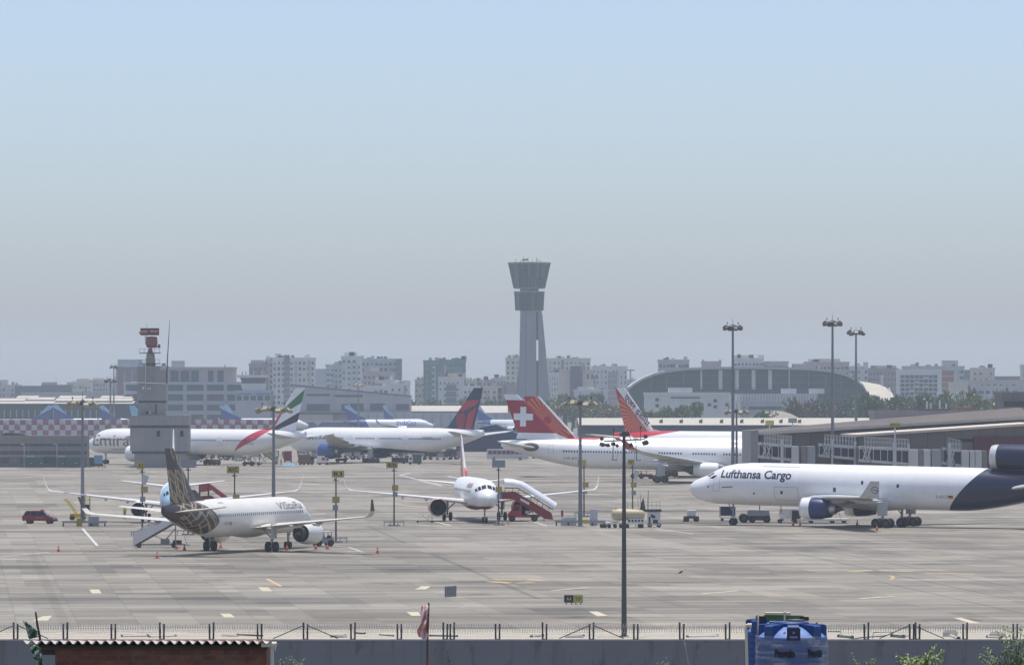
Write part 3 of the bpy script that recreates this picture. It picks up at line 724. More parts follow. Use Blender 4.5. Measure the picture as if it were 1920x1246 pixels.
# ---------------------------------------------------------------- ground
def sheet(name, pts, mat, z):
    return tag(MB().add([(x, y, z) for x, y in pts], [tuple(range(len(pts)))]).build(name, mat), kind='structure')
k = NT('far ground', .9); n = k.noise(.004, 5); n2 = k.noise(.05, 4)
k.color(k.mix(n, (.20, .19, .15), k.mix(n2, (.10, .13, .07), (.26, .24, .20))))
tag(MB().add([(-2500, 351, -.02), (2500, 351, -.02), (2500, 9200, -.02), (-2500, 9200, -.02)], [(0, 1, 2, 3)]).build('ground', MS(k)), kind='structure')
k = NT('earth', .95); n = k.noise(.5, 5); k.color(k.mix(n, (.12, .10, .075), (.24, .21, .16)))
tag(MB().add([(-400, -60, -3), (400, -60, -3), (400, 350.6, -3), (-400, 350.6, -3)], [(0, 1, 2, 3)]).build('lower_ground', MS(k)), kind='structure')
SA = R(6.2); ca, sa = cos(SA), sin(SA)
k = NT('apron concrete', .8, spec=.3); x, y, z = k.obj()
u, v_ = x * ca + y * sa, y * ca - x * sa          # slab axes
W_, D_ = 4.7, 21.0
iu, iv = (u / W_).floor(), (v_ / D_).floor()
s1 = k.white(k.vec(iu, iv, 3.0)); s2 = k.white(k.vec((u / (W_ * 3)).floor(), ((v_ + 9) / (D_ * 1.7)).floor(), 8.0)); s3 = k.white(k.vec(iu, (v_ / 5.25).floor(), 1.0)); s4 = k.white(k.vec(((u + 3) / (W_ * 2)).floor(), (v_ / 15.75).floor(), 4.0))
blot = k.noise(.035, 6); fine = k.noise(.7, 5)
long_ = k.noise(1.0, 4, k.vec(u * .006, v_ * .10, 0.0)); long2 = k.noise(1.0, 5, k.vec(u * .02, v_ * .33, 5.0)); lng3 = k.noise(1.0, 3, k.vec(u * .055, v_ * .9, 9.0))
lng4 = k.noise(1.0, 4, k.vec(u * .035, v_ * .22, 14.0)); spots = ((k.noise(.11, 4) - .63).max(0.0) * 4.0).min(.4)
tone = .66 + s1 * .10 * (s1 > .5) + s2 * .12 + s4 * .20 * (s4 > .45) + s3 * .20 * (s3 > .5) + (blot - .5) * .8 + (fine - .5) * .3 + (long_ - .5) * .7 + (long2 - .5) * .85 + (lng3 - .5) * .75 + (lng4 - .5) * .75 - spots
ju = ((u / W_).frac() - .5).abs() > .487; jv = ((v_ / 5.25).frac() - .5).abs() > .488
tone = tone * (1.0 - (ju.max(jv)) * .16)
rub = k.noise(1.0, 4, k.vec(u * .012 + long_ * .5, v_ * .06, 2.0))
tone = tone * (1.0 - ((rub - .57).max(0.0) * 4.0).min(.5))
strip = ((u - (-52.3 * ca + 559 * sa)).abs() < .42) * (v_ < 575)
tone = tone * (1.0 - strip * .12)
def streak(p, q, wd, a):
    global tone
    P, Q = G(*p), G(*q); L = (Q - P).length
    t = ((x - P.x) * (Q.x - P.x) + (y - P.y) * (Q.y - P.y)) / (L * L)
    dd = ((x - P.x) * ((Q.y - P.y) / L) - (y - P.y) * ((Q.x - P.x) / L)).abs()
    tone = tone * (1.0 - (dd < wd) * (t > 0.0) * (t < 1.0) * (a * 1.0))
for p, q, wd, a in (((1490, 1036), (1920, 1128), .22, .25), ((1560, 1034), (1920, 1104), .2, .22), ((1250, 1012), (1640, 1044), .25, .18), ((690, 985), (760, 1018), .3, .22),
                    ((815, 1040), (1010, 1122), .3, .28), ((1100, 1080), (1290, 1140), .2, .15), ((1640, 1088), (1920, 1150), .25, .22), ((900, 925), (1100, 935), .5, .2), ((1000, 905), (1250, 908), .7, .3), ((1640, 1030), (1920, 1062), .2, .18)):
    streak(p, q, wd, a)
warm = k.mix((s2 * .6 + blot * .4), (.268, .240, .194), (.240, .221, .184))
k.color(k.scale(warm, tone)); k.bump(fine, .15, .02)
M_APRON = MS(k)
sheet('apron', [(-420, 384), (420, 384), (620, 1900), (-620, 1900)], M_APRON, .0)
k = NT('dusty verge', .95); n = k.noise(.25, 6); n2 = k.noise(1.6, 5); k.color(k.mix(n, (.42, .38, .31), k.mix(n2, (.26, .23, .18), (.56, .51, .42))))
sheet('verge', [(-200, 350.7), (200, 350.7), (200, 386), (-200, 386)], MS(k), .006)

def paint(col, name):
    k = NT(name, .75); n = k.noise(.9, 5); n2 = k.noise(6.0, 4)
    k.color(k.mix(((n * .6 + n2 * .4 - .42) * 4.0).max(.12).min(.85), col, (.36, .345, .32))); return MS(k)
M_YEL, M_CRM, M_WLN = paint((.60, .40, .10), 'yellow line paint'), paint((.62, .54, .34), 'faded cream paint'), paint((.62, .62, .61), 'white line paint')
def quad_mark(px, m):
    tag(MB().add([G(a, b, .005) for a, b in px], [tuple(range(len(px)))]).build('apron_marking', m), kind='structure')
def line_mark(pts, wd, m):
    mb = MB()
    for p, q in zip(pts, pts[1:]):
        P, Q = G(*p, .005), G(*q, .005); d = (Q - P).normalized(); n = Vector((-d.y, d.x, 0)) * wd / 2
        mb.add([P - n, Q - n, Q + n, P + n], [(0, 1, 2, 3)])
    tag(mb.build('apron_marking', m), kind='structure')
for q in ([(168, 1104), (186, 1104), (191, 1111), (173, 1111)], [(484, 1100), (503, 1100), (511, 1107), (492, 1107)], [(62, 1162), (80, 1154), (98, 1153), (90, 1162)], [(413, 1149), (432, 1149), (441, 1156), (421, 1156)],
          [(790, 1098), (808, 1098), (798, 1104), (778, 1104)], [(762, 1146), (785, 1146), (789, 1153), (772, 1153)], [(1104, 1145), (1120, 1145), (1140, 1153), (1120, 1154)], [(1787, 1157), (1802, 1157), (1838, 1167), (1818, 1167)]):
    quad_mark(q, M_CRM)
for p, wd, m in (([(501, 1084), (527, 1098)], .35, M_YEL), ([(918, 1089), (960, 1092), (1000, 1091)], 1.3, M_YEL), ([(922, 1086), (985, 1085), (1018, 1087)], 1.2, M_YEL), ([(1035, 1106), (1103, 1100)], .5, M_CRM), ([(1315, 1112), (1385, 1106)], .5, M_CRM),
                 ([(1612, 1121), (1675, 1116)], .6, M_CRM), ([(1595, 1070), (1640, 1068), (1710, 1070)], 1.4, M_YEL), ([(1735, 1073), (1830, 1075)], 1.2, M_YEL), ([(1668, 1078), (1676, 1081), (1670, 1085)], .3, M_YEL),
                 ([(90, 1160), (460, 1159), (860, 1161)], .35, M_YEL), ([(1000, 1161), (1420, 1157)], .35, M_YEL), ([(470, 1104), (720, 1106), (900, 1108)], .3, M_YEL), ([(1380, 1110), (1920, 1124)], .3, M_YEL),
                 ([(155, 990), (183, 1022)], .32, M_WLN), ([(0, 1043), (92, 1034)], .3, M_WLN), ([(0, 1046), (80, 1050)], .25, M_WLN), ([(770, 886), (750, 890), (828, 910)], .5, M_WLN), ([(840, 892), (862, 897)], .6, M_WLN),
                 ([(755, 947), (805, 950)], 1.0, M_YEL), ([(815, 977), (845, 984)], .35, M_WLN), ([(575, 964), (612, 962)], .8, M_WLN), ([(650, 1032), (680, 1033)], .5, M_WLN), ([(1000, 977), (1025, 985)], .3, M_WLN), ([(955, 1009), (985, 1009)], .7, M_WLN), ([(1230, 990), (1300, 1000)], .3, M_WLN),
                 ([(250, 1060), (420, 1058)], .4, M_WLN), ([(600, 1020), (655, 1025), (680, 1034)], .25, M_WLN), ([(1150, 905), (1240, 906)], .6, M_WLN), ([(560, 905), (600, 908)], .6, M_WLN), ([(1900, 1110), (1920, 1111)], .4, M_CRM)):
    line_mark(p, wd, m)

# ---------------------------------------------------------------- boundary wall, posts and wire
k = NT('stained grey wall', .85); x, y, z = k.obj()
n = k.noise(1.0, 5, k.vec(x * .5, 0.0, z * .08)); n2 = k.noise(.35, 4); n3 = k.noise(1.0, 3, k.vec(x * 2.2, 0.0, z * .12))
pan = (((x / 6.2).frac() - .5).abs() > .492).max((z.abs() < .03) * .6)
damp = k.noise(1.0, 5, k.vec(x * .9, 0.0, z * .35))
c = k.mix(n2, (.15, .158, .18), (.195, .202, .218))
c = k.mix(((n - .56).max(0.0) * 5.0).min(.6), c, (.105, .092, .08))
c = k.mix(((n3 - .62).max(0.0) * 4.0).min(.5), c, (.22, .215, .205))
c = k.mix(((damp - .57).max(0.0) * 6.0).min(.55), c, (.07, .075, .08)); c = k.mix(pan * .5, c, (.12, .12, .13))
k.color(c); k.bump(n2, .2, .03)
wl = thing('boundary_wall', 'long stained grey concrete wall along the bottom edge', 'wall', (0, 350, 0))
MB().box(-70, 70, -.14, .14, -3, .92).build('wall_panel', MS(k), wl)
MB().box(-70, 70, -.17, .17, .92, 1.01).build('coping', M('coping concrete', (.42, .40, .37), .85, var=.25, sc=.8), wl)
M_POST = M('dark painted steel', (.035, .036, .042), .6, var=.3)
M_WIRE = M('galvanised wire', (.20, .20, .20), .5, .5, var=.2)
post = None
POSTS = [-62, 30, 123, 213, 304, 397, 487, 573, 662, 749, 835, 848, 933, 1021, 1109, 1192, 1278, 1364, 1450, 1535, 1624, 1709, 1720, 1809, 1903, 1990]
DIAG = {573, 1109, 1709, 30}
for i, px in enumerate(POSTS):
    p = thing('fence_post', 'dark paired steel post on the grey wall carrying wire', 'fence post', (X(px, 350), 350, 1.01), 0, 'posts along the top of the grey wall')
    for s in (-1, 1):
        m = MB(); m.bar((s * .13, 0, 0), (s * .13 + s * .01, 0, 1.05 + .1 * ((i * 7 + s) % 3 == 0)), .12)
        m.build('upright', M_POST, p)
    MB().box(-.16, .16, -.06, .06, 0, .04).build('foot_plate', M_POST, p)
    if px in DIAG:
        m = MB()
        m.bar((-.1, 0, .95), (-2.2, .02, .05), .06); m.build('brace', M_POST, p)
        m = MB(); m.bar((.1, 0, .95), (2.2, .02, .05), .06); m.build('brace', M_POST, p)
m = MB()
for zz in (1.19, 1.34, 1.49, 1.64, 1.79, 1.91):
    m.tube([(X(px, 350), 350.05 + rnd.uniform(-.01, .01), zz + rnd.uniform(-.04, .04)) for px in range(-80, 2020, 45)], .009, 3, caps=False)
pts = []
n = 0
xx = -38.0; ph = 0.0
while xx < 38:
    rr = .36 + .05 * sin(xx * 1.7)
    pts.append((xx + rnd.uniform(-.02, .02), 350 + rr * cos(ph), 1.75 + rr * .85 * sin(ph))); ph += 2 * pi / 11; xx += .17 / 11
m.tube(pts, .012, 3, caps=False)
tag(m.build('razor_wire', M_WIRE), 'coil of razor wire strung along the post tops', 'wire')
# oddments lying behind the wall
M_PVC = M('dirty white plastic', (.55, .53, .48), .5, var=.2, sc=2)
M_HOSE = M('dark green hose', (.03, .075, .045), .5, var=.2)
M_DARKP = M('black pipe', (.03, .03, .03), .5, var=.2)
def lying(name, pts, r, mat, label, cat, flange=True):
    t = thing(name, label, cat, (0, 0, 0)); r *= .42; MB().tube([G(a, b + .5, max(.03, zz * .5) if zz < .3 else zz) for a, b, zz in pts], r, 8).build('length', mat, t, smooth=50)
    if flange:
        for e in (0, -1):
            P, Q = G(pts[e][0], pts[e][1] + .5, pts[e][2] * .5), G(*[(a, b + .5, c * .5) for a, b, c in [pts[1 if e == 0 else -2]]][0]); u = (Q - P).normalized() * .08
            MB().tube([P - u * .2, P + u], r * 1.45, 8).build('coupling', M_DARKP, t, smooth=50)
    return t
lying('pipe', [(228, 1191, .1), (278, 1190, .12)], .22, M_PVC, 'dirty white plastic pipe behind the corrugated hut roof', 'pipe')
lying('pipe', [(280, 1192, .1), (330, 1190, .12)], .16, M_PVC, 'thin white pipe end beside a wider white pipe', 'pipe')
lying('pipe', [(445, 1188, .1), (492, 1190, .12)], .15, M_DARKP, 'black pipe on the pale verge behind the hut', 'pipe')
lying('pipe', [(622, 1192, .1), (648, 1190, .12)], .2, M_DARKP, 'short black pipe stub below the second braced post', 'pipe')
lying('pipe', [(668, 1185, .1), (684, 1186, .12)], .14, M_DARKP, 'small dark pipe piece beside a post', 'pipe')
lying('pipe', [(712, 1188, .1), (738, 1190, .12)], .1, M_DARKP, 'thin black pipe left of the pink flag', 'pipe')
lying('pipe', [(806, 1190, .1), (858, 1191, .12)], .16, M_DARKP, 'long black pipe by the four close posts', 'pipe')
lying('pipe', [(996, 1192, .1), (1018, 1190, .1)], .2, M_PVC, 'grey pipe stub near the tall lamp mast', 'pipe')
lying('pipe', [(1066, 1191, .1), (1095, 1190, .1)], .16, M_DARKP, 'dark bent pipe beneath the braced post by the mast', 'pipe')
lying('pipe', [(1288, 1192, .1), (1345, 1190, .1)], .2, M_PVC, 'pale pipe on the ground near the blue tanks', 'pipe')
for i, (px, py, sx, sy, sz, rz_) in enumerate(((240, 1193, 1.1, .6, .18, .2), (312, 1194, .9, .5, .12, .5), (430, 1193, 1.3, .5, .15, -.2), (640, 1195, .8, .4, .2, .3), (1005, 1194, .9, .5, .2, .1), (1078, 1195, 1.4, .5, .16, -.1), (1330, 1193, 1.5, .5, .1, .15), (1695, 1193, .7, .5, .14, .4), (1779, 1193, 1.1, .8, .5, .2), (1868, 1194, 1.2, .6, .4, -.2))):
    m = MB(); m.loft([[(sx * rnd.uniform(.8, 1.1) * a / 2 * k_, sy * rnd.uniform(.8, 1.1) * b / 2 * k_, h_) for a, b in ((-1, -1), (.2, -1.1), (1, -.8), (1.1, .3), (.6, 1), (-.7, .9))] for h_, k_ in ((0, 1.1), (sz * .6, 1.0), (sz, .75))])
    o = m.build('rubble_slab', M('broken concrete', (.40, .37, .33), .9, var=.3, sc=3)); o.location = G(px, py - 1); o.rotation_euler.z = rz_
    tag(o, 'broken concrete piece lying just behind the grey wall', 'rubble', 'broken concrete behind the wall')
M_GRN = M('green valve paint', (.02, .09, .055), .45, var=.2)
lying('hose', [(1552, 1182, .5), (1575, 1182, .5), (1578, 1190, .1), (1600, 1196, .1), (1618, 1193, .1), (1660, 1190, .1)], .09, M_HOSE, 'green hose looped beside the blue tanks', 'hose')
lying('pipe', [(1572, 1191, .15), (1598, 1193, .15)], .24, M_GRN, 'stubby green pipe valve next to the green hose', 'pipe valve')
lying('pipe', [(1636, 1193, .2), (1637, 1184, .2), (1672, 1183, .2), (1674, 1190, .2)], .06, M_DARKP, 'thin black hoop of pipe behind the wall', 'pipe')
lying('pipe', [(1672, 1190, .2), (1694, 1192, .2)], .26, M_GRN, 'dark green pump body below the braced posts', 'pipe valve')
lying('pipe', [(1776, 1188, .15), (1797, 1195, .15)], .25, M_PVC, 'grey sack-like pipe at the foot of a brace', 'pipe')
lying('pipe', [(1850, 1192, .15), (1878, 1193, .15)], .2, M_PVC, 'dull pipe length beside the leafy tree', 'pipe')
# ---------------------------------------------------------------- foreground: hut, tanks, flag, plants, bird
d0 = 87.0
zr = Z(1204, d0)
hx0, hx1 = X(104, d0), X(500, d0)
house = thing('rooftop_hut', 'brick hut with a corrugated sheet roof at the bottom edge', 'hut', ((hx0 + hx1) / 2, d0, 9.0))
k = NT('rough red brick', .92); x, y, z = k.obj()
br = k.n('ShaderNodeTexBrick'); br.offset = .5
k.put(br.inputs['Vector'], k.vec(x + y, z + 0.0, 0.0))
br.inputs['Scale'].default_value = 1; br.inputs['Brick Width'].default_value = .235; br.inputs['Row Height'].default_value = .098
br.inputs['Mortar Size'].default_value = .011; br.inputs['Mortar Smooth'].default_value = .2; br.inputs['Bias'].default_value = -.1
br.inputs['Color1'].default_value = (.14, .045, .028, 1); br.inputs['Color2'].default_value = (.23, .085, .052, 1); br.inputs['Mortar'].default_value = (.125, .10, .085, 1)
n = k.noise(6, 5); n2 = k.noise(1.3, 4)
c = k.scale(br.outputs['Color'], n * .9 + .55); c = k.mix(((n2 - .52).max(0.0) * 3.5).min(.55), c, (.16, .125, .105))
k.color(c); k.bump(E(k, br.outputs['Fac']) * -1.0 + n * .3, .8, .015)
hw = (hx1 - hx0) / 2; zt = zr - .045 - 9.0
MB().box(-hw, hw, 0, 2.2, 0, zt).build('wall', MS(k), house)
xl, xr = X(47, d0) - (hx0 + hx1) / 2, X(511, d0) - (hx0 + hx1) / 2
k = NT('asbestos sheet', .85); n = k.noise(3, 5); n2 = k.noise(25, 3); k.color(k.mix(n, (.46, .44, .40), (.62, .60, .54)))
N = 27 * 12; vs, fs = [], []
for j, (yy, dz) in enumerate(((-.28, .0), (1.0, -.075), (2.5, -.19))):
    for s_ in (0, 1):
        for i in range(N + 1):
            t = i / N; vs.append((xl + (xr - xl) * t, yy, zt + .075 + dz + .031 * cos(27 * 2 * pi * t + .4) - .010 * s_))
for j in range(2):
    for i in range(N):
        a = j * 2 * (N + 1) + i; b = a + 2 * (N + 1); fs.append((a, a + 1, b + 1, b)); a += N + 1; b += N + 1; fs.append((a, b, b + 1, a + 1))
for i in range(N): fs.append((i, i + N + 1, i + N + 2, i + 1))
ro = MB().add(vs, fs).build('roof', MS(k), house, smooth=60)
MB().tube([(xl + .25, -.05, zt - .03), (hw + .02, -.05, zt - .03)], .045, 6).build('roof_beam', M('old timber', (.045, .032, .025), .8, var=.3), house)
m = MB(); m.box(xl + .2, -hw - .002, .05, 2.0, zt - .16, zt - .0); m.build('eave_box', M('old timber'), house)
m = MB(); m.tube([(hw + .10, -.1, zt + .0), (hw + .10, -.1, 0)], .032, 8); m.tube([(hw - .08, -.16, zt + .03), (hw + .16, -.16, zt + .03), (hw + .16, -.16, zt - .1)], .05, 8)
m.build('drain_pipe', M_PVC, house, smooth=50)
hb = thing('house', 'plastered house carrying the brick hut, mostly below view', 'house', ((hx0 + hx1) / 2, d0 + 1.5, -3))
MB().box(-3.6, 3.6, -2.5, 3, 0, 11.8).build('wall', M('grey plaster', (.30, .29, .27), .9, var=.2, sc=.6), hb)
MB().box(-3.9, 3.9, -2.8, 3.3, 11.8, 12.0).build('roof', M('coping concrete'), hb)

# green plastic ribbon on a stick
rib = thing('plastic_streamer', 'torn green and white plastic strip caught on a black stick at the hut corner', 'streamer', (0, 85.6, 0))
P_ = lambda px, py, dd=85.6: tuple(W(px, py, dd) - Vector((0, 85.6, 0)))
MB().tube([P_(67, 1146), P_(69, 1158), P_(70, 1168), P_(73, 1182), P_(76, 1199)], [.014, .016, .020, .02, .022], 7).build('stick', M_POST, rib)
k = NT('torn green plastic', .35); x, y, z = k.obj(); n = k.noise(9, 3); n2 = k.noise(22, 2)
k.color(k.mix((n > .55) * .8, (.035, .11, .055), (.50, .55, .50))); k.b.inputs['Transmission Weight'].default_value = .0; M_STR = MS(k)
def strip(pairs, name, yo=0.0):
    vs, fs = [], []; sub = 6; L = []
    for i in range(len(pairs) - 1):
        for q in range(sub):
            t = q / sub; L.append([tuple(pairs[i][e][c] * (1 - t) + pairs[i + 1][e][c] * t for c in (0, 1)) for e in (0, 1)])
    L.append(pairs[-1])
    for i, (a, b) in enumerate(L):
        for q in range(5):
            t = q / 4; px = a[0] * (1 - t) + b[0] * t; py = a[1] * (1 - t) + b[1] * t
            v = W(px, py, 85.6); vs.append((v.x, yo + .05 * sin(i * .8 + q * 1.5), v.z))
    for i in range(len(L) - 1):
        for q in range(4): a = i * 5 + q; fs.append((a, a + 1, a + 6, a + 5))
    o = MB().add(vs, fs).build(name, M_STR, rib, smooth=80)
    so_ = o.modifiers.new('thickness', 'SOLIDIFY'); so_.thickness = .004
strip([((43, 1163), (46, 1162)), ((46, 1168), (54, 1168)), ((50, 1178), (63, 1174)), ((52, 1190), (70, 1182)), ((56, 1197), (73, 1193))], 'ribbon')
strip([((58, 1206), (66, 1206)), ((60, 1216), (79, 1212)), ((64, 1228), (80, 1222)), ((72, 1238), (82, 1234)), ((79, 1247), (84, 1246))], 'ribbon', -.2)

# blue water tanks
k = NT('blue moulded plastic', .55); n = k.noise(3, 4); k.color(k.scale((.016, .060, .21), n * .5 + .75)); M_BLUE = MS(k)
k = NT('light blue moulded plastic', .5); n = k.noise(2, 4); k.color(k.mix(n, (.10, .20, .50), (.20, .31, .60))); M_LBLUE = MS(k)
k = NT('clear wrapping film', .18); x, y, z = k.obj(); n = k.noise(1.0, 4, k.vec(x * 1.5, y * 1.5, z * 22.0)); n2 = k.noise(1.0, 3, k.vec(x * 2.0, y * 2.0, z * 5.0))
k.color((.62, .66, .72)); k.put(k.b.inputs['Alpha'], (((n - .42) * 1.5).max(.10) + ((n2 - .52) * 1.6).max(0.0)).min(.6)); M_FILM = MS(k)
def tank(px, d, ytop, r, label, film):
    t = thing('water_tank', label, 'water tank', (X(px, d), d, 0)); zt = Z(ytop, d); m = MB(); n = 40
    prof = [(zt - 3.0, r)]
    zz = zt - 1.6
    while zz < zt - .06:
        prof += [(zz, r), (zz + .03, r * 1.016), (zz + .06, r * 1.016), (zz + .09, r)]; zz += .10
    prof += [(zt - .02, r * .995), (zt, r * .97)]
    m.lathe(prof, (0, 0, 0), 'z', n); m.build('barrel', M_BLUE, t, smooth=40)
    m = MB(); m.lathe([(zt - .01, r * .97), (zt + .03, r * .93), (zt + .10, r * .75), (zt + .155, r * .55), (zt + .17, r * .35)], (0, 0, 0), 'z', n); m.build('dome', M_LBLUE, t, smooth=50)
    for a in range(8):
        an = a * pi / 4 + pi / 8 * 0 - pi / 2; m = MB(); w_ = .085
        T = Matrix.Rotation(an, 4, 'Z'); m.T = T
        m.prism([(r * .35, zt + .10), (r * .35, zt + .20), (r * .93, zt + .19), (r * .985, zt + .17), (r * .985, zt - .03), (r * .93, zt - .03)], 'y', -w_, w_)
        m.build('shoulder_rib', M_BLUE, t)
    m = MB(); m.lathe([(zt + .15, r * .5), (zt + .215, r * .5), (zt + .235, r * .46), (zt + .24, .01)], (0, 0, 0), 'z', 28); m.build('lid', M_BLUE, t, smooth=40)
    if film:
        m = MB(); m.lathe([(zt - 3, r * 1.03), (zt - 1.2, r * 1.035), (zt - .6, r * 1.04), (zt - .12, r * 1.035), (zt + .012, r * 1.03), (zt + .022, r * .99)], (0, 0, 0), 'z', n); m.build('wrapping_film', M_FILM, t, smooth=60)
        for a0, wd in ((-2.10, .56), (-1.16, .50)):
            me = text_geo('Penguin', .20, 0, .012); me.name = 'lettering'; xs = [v.co.x for v in me.vertices]; x0 = min(xs); q = wd / (max(xs) - x0)
            for v in me.vertices:
                an = a0 + (v.co.x - x0) * q; v.co = Vector((r * 1.045 * cos(an), r * 1.045 * sin(an), zt - .29 + v.co.y * .8))
            me.materials.clear(); me.materials.append(M('dark tank print', (.006, .008, .014), .6, var=0)); link('lettering', me, t)
        plate = MB(); plate.box(-.105, .105, -r * .985 - .03, -r * .985, zt - .03, zt + .155); plate.build('name_plate', M('dark blue plate', (.012, .018, .07), .4), t)
        em = MB(); em.box(-.06, .06, -r * .985 - .034, -r * .985 - .03, zt + .0, zt + .035); em.lathe([(-r * .985 - .034, .022), (-r * .985 - .03, .022)], (0, 0, zt + .085), 'y', 10, 0, True); em.build('emblem', M('pale print', (.16, .2, .32), .5), t)
    return t, zt
t1, z1 = tank(1484, 80, 1192, .55, 'blue ribbed water tank wrapped in clear film, in front of its twin', True)
t2, z2 = tank(1450, 82.2, 1182, .45, 'blue water tank behind, under a green plank', False)
m = MB(); q = lambda px, py, d=80.0: tuple(W(px, py, d))
m.tube([q(1417, 1150, 79.3), q(1421, 1151, 79.3), q(1421, 1196, 79.3)], .016, 8)
tag(m.build('vent_pipe', M('cream plastic pipe', (.60, .55, .42), .5, var=.12, sc=4), smooth=50), 'short cream vent pipe rising at the front tank shoulder', 'pipe')
m = MB(); m.tube([q(1471, 1147, 79.6), q(1471, 1168, 79.6)], .014, 8); m.blob(q(1471, 1147, 79.6), .022, .022, .018)
tag(m.build('vent_pipe', M('cream plastic pipe'), smooth=50), 'thin cream vent pipe standing on the tank lid', 'pipe')
m = MB(); m.tube([q(1409, 1171, 78.8), q(1398.5, 1171, 78.8), q(1398.5, 1176, 78.8), q(1402, 1300, 78.8)], .021, 8); m.tube([q(1401, 1171, 78.8), q(1409, 1171, 78.8)], .032, 8)
tag(m.build('drain_pipe', M('cream plastic pipe'), smooth=50), 'long cream pipe running down beside the rear tank', 'pipe')
m = MB(); m.bar(q(1432, 1157, 81.6), q(1506, 1158, 81.6), .10, .09, 0)
o = m.build('plank', M('green painted wood', (.06, .16, .08), .7, var=.3, sc=5)); tag(o, 'green painted plank lying across the rear tank', 'plank')
m = MB(); m.bar(q(1417, 1158, 81.3), q(1436, 1158, 81.3), .09, .07); m.bar(q(1500, 1158, 81.3), q(1516, 1159, 81.3), .09, .06)
tag(m.build('timber_batten', M('old timber')), 'dark timber batten under the ends of the green plank', 'batten')
m = MB(); m.box(-.2, .2, -.12, .12, 0, .035); o = m.build('board', M('pale board', (.60, .52, .38), .8, var=.15, sc=6)); o.location = Vector(q(1458, 1151, 81.6)); tag(o, 'pale wooden offcut resting on the green plank', 'board')
m = MB(); m.prism([(-.10, 0), (.11, 0), (.10, .065), (-.10, .065)], 'y', -.10, .10); o = m.build('concrete_block', M('grey block', (.22, .21, .19), .9, var=.25, sc=9)); o.location = Vector(q(1492, 1168, 80.0)); o.rotation_euler.z = .6
tag(o, 'grey concrete block weighing down the tank lid', 'block')
hb2 = thing('house', 'plastered house whose roof carries the blue tanks', 'house', (X(1470, 81), 81, -3))
MB().box(-2.2, 2.2, -1.6, 2.6, 0, 14.0).build('wall', M('grey plaster'), hb2)
MB().box(-2.4, 2.4, -1.8, 2.8, 14.0, z1 + 3 - 2.9).build('roof', M('coping concrete'), hb2)

# flag on a pole
df = 140.0; fl = thing('flag', 'faded pink and red flag hanging limp on a thin pole above the wall', 'flag', (X(800, df), df, 0))
lo = lambda px, py: (X(px, df) - X(800, df), 0, Z(py, df))
MB().tube([lo(804, 1129), lo(803, 1165), lo(801.5, 1200), lo(801, 1300)], [.022, .026, .03, .032], 8).build('pole', M('dark bamboo', (.10, .055, .035), .7, var=.3, sc=4), fl, smooth=50)
MB().tube([lo(801.3, 1236), lo(801.2, 1242)], .045, 8).build('pole_joint', M('red tape', (.35, .02, .05), .5), fl)
vs, fs = [], []; n_, m__ = 40, 12
for i in range(n_ + 1):
    t = i / n_; yy = 1134 + 62 * t
    left = 787 + 3.5 * sin(t * 5.0 + .3) - (t > .55) * 2.2 * sin((t - .55) * 9) ; right = 803 - 1.6 * t
    left += 2.5 * max(0, .10 - t) * 12
    for j in range(m__ + 1):
        s_ = j / m__; v = lo(left + (right - left) * s_, yy + 3 * sin(s_ * 6 + t * 4) * (1 - s_))
        vs.append((v[0], .07 * sin(s_ * 11 + t * 7) + .05 * sin(t * 15 + s_ * 3), v[2]))
for i in range(n_):
    for j in range(m__): a = i * (m__ + 1) + j; fs.append((a, a + 1, a + m__ + 2, a + m__ + 1))
k = NT('faded pink cloth', .8); x, y, z = k.obj(); n = k.noise(5, 4)
k.color(k.mix((z < Z(1168, df)) * (z > Z(1181, df)) * .6, k.mix(n, (.70, .42, .43), (.85, .66, .65)), (.55, .20, .16)))
o = MB().add(vs, fs).build('cloth', MS(k), fl, smooth=80); so_ = o.modifiers.new('thickness', 'SOLIDIFY'); so_.thickness = .006

# leafy plants along the bottom edge
def leaf(m, p, d_, up, L, wd, mi=0):
    d_ = d_.normalized(); s_ = d_.cross(up).normalized() * wd / 2; n_ = s_.cross(d_).normalized() * L * .08
    m.add([p, p + d_ * L * .35 + s_ + n_ * .3, p + d_ * L - n_, p + d_ * L * .35 - s_ + n_ * .3, p + d_ * L * .4 - n_ * .5], [(0, 1, 4), (1, 2, 4), (2, 3, 4), (3, 0, 4)], mi)
def rv(): return Vector((rnd.gauss(0, 1), rnd.gauss(0, 1), rnd.gauss(0, 1))).normalized()
def leafmat(name, a, b):
    if name in _mats: return _mats[name]
    k = NT(name, .5); n = k.noise(2.3, 3); n2 = k.noise(40, 2); k.color(k.mix(n * .6 + n2 * .4, a, b)); k.b.inputs['Subsurface Weight'].default_value = 0
    return MS(k)
LM1 = leafmat('fresh yellow green leaf', (.07, .13, .02), (.24, .32, .05)); LM2 = leafmat('dark green leaf', (.018, .05, .014), (.085, .14, .035)); LM3 = leafmat('mid green leaf', (.035, .085, .02), (.14, .21, .05))
M_BARK = M('bark', (.075, .055, .04), .9, var=.35, sc=8)
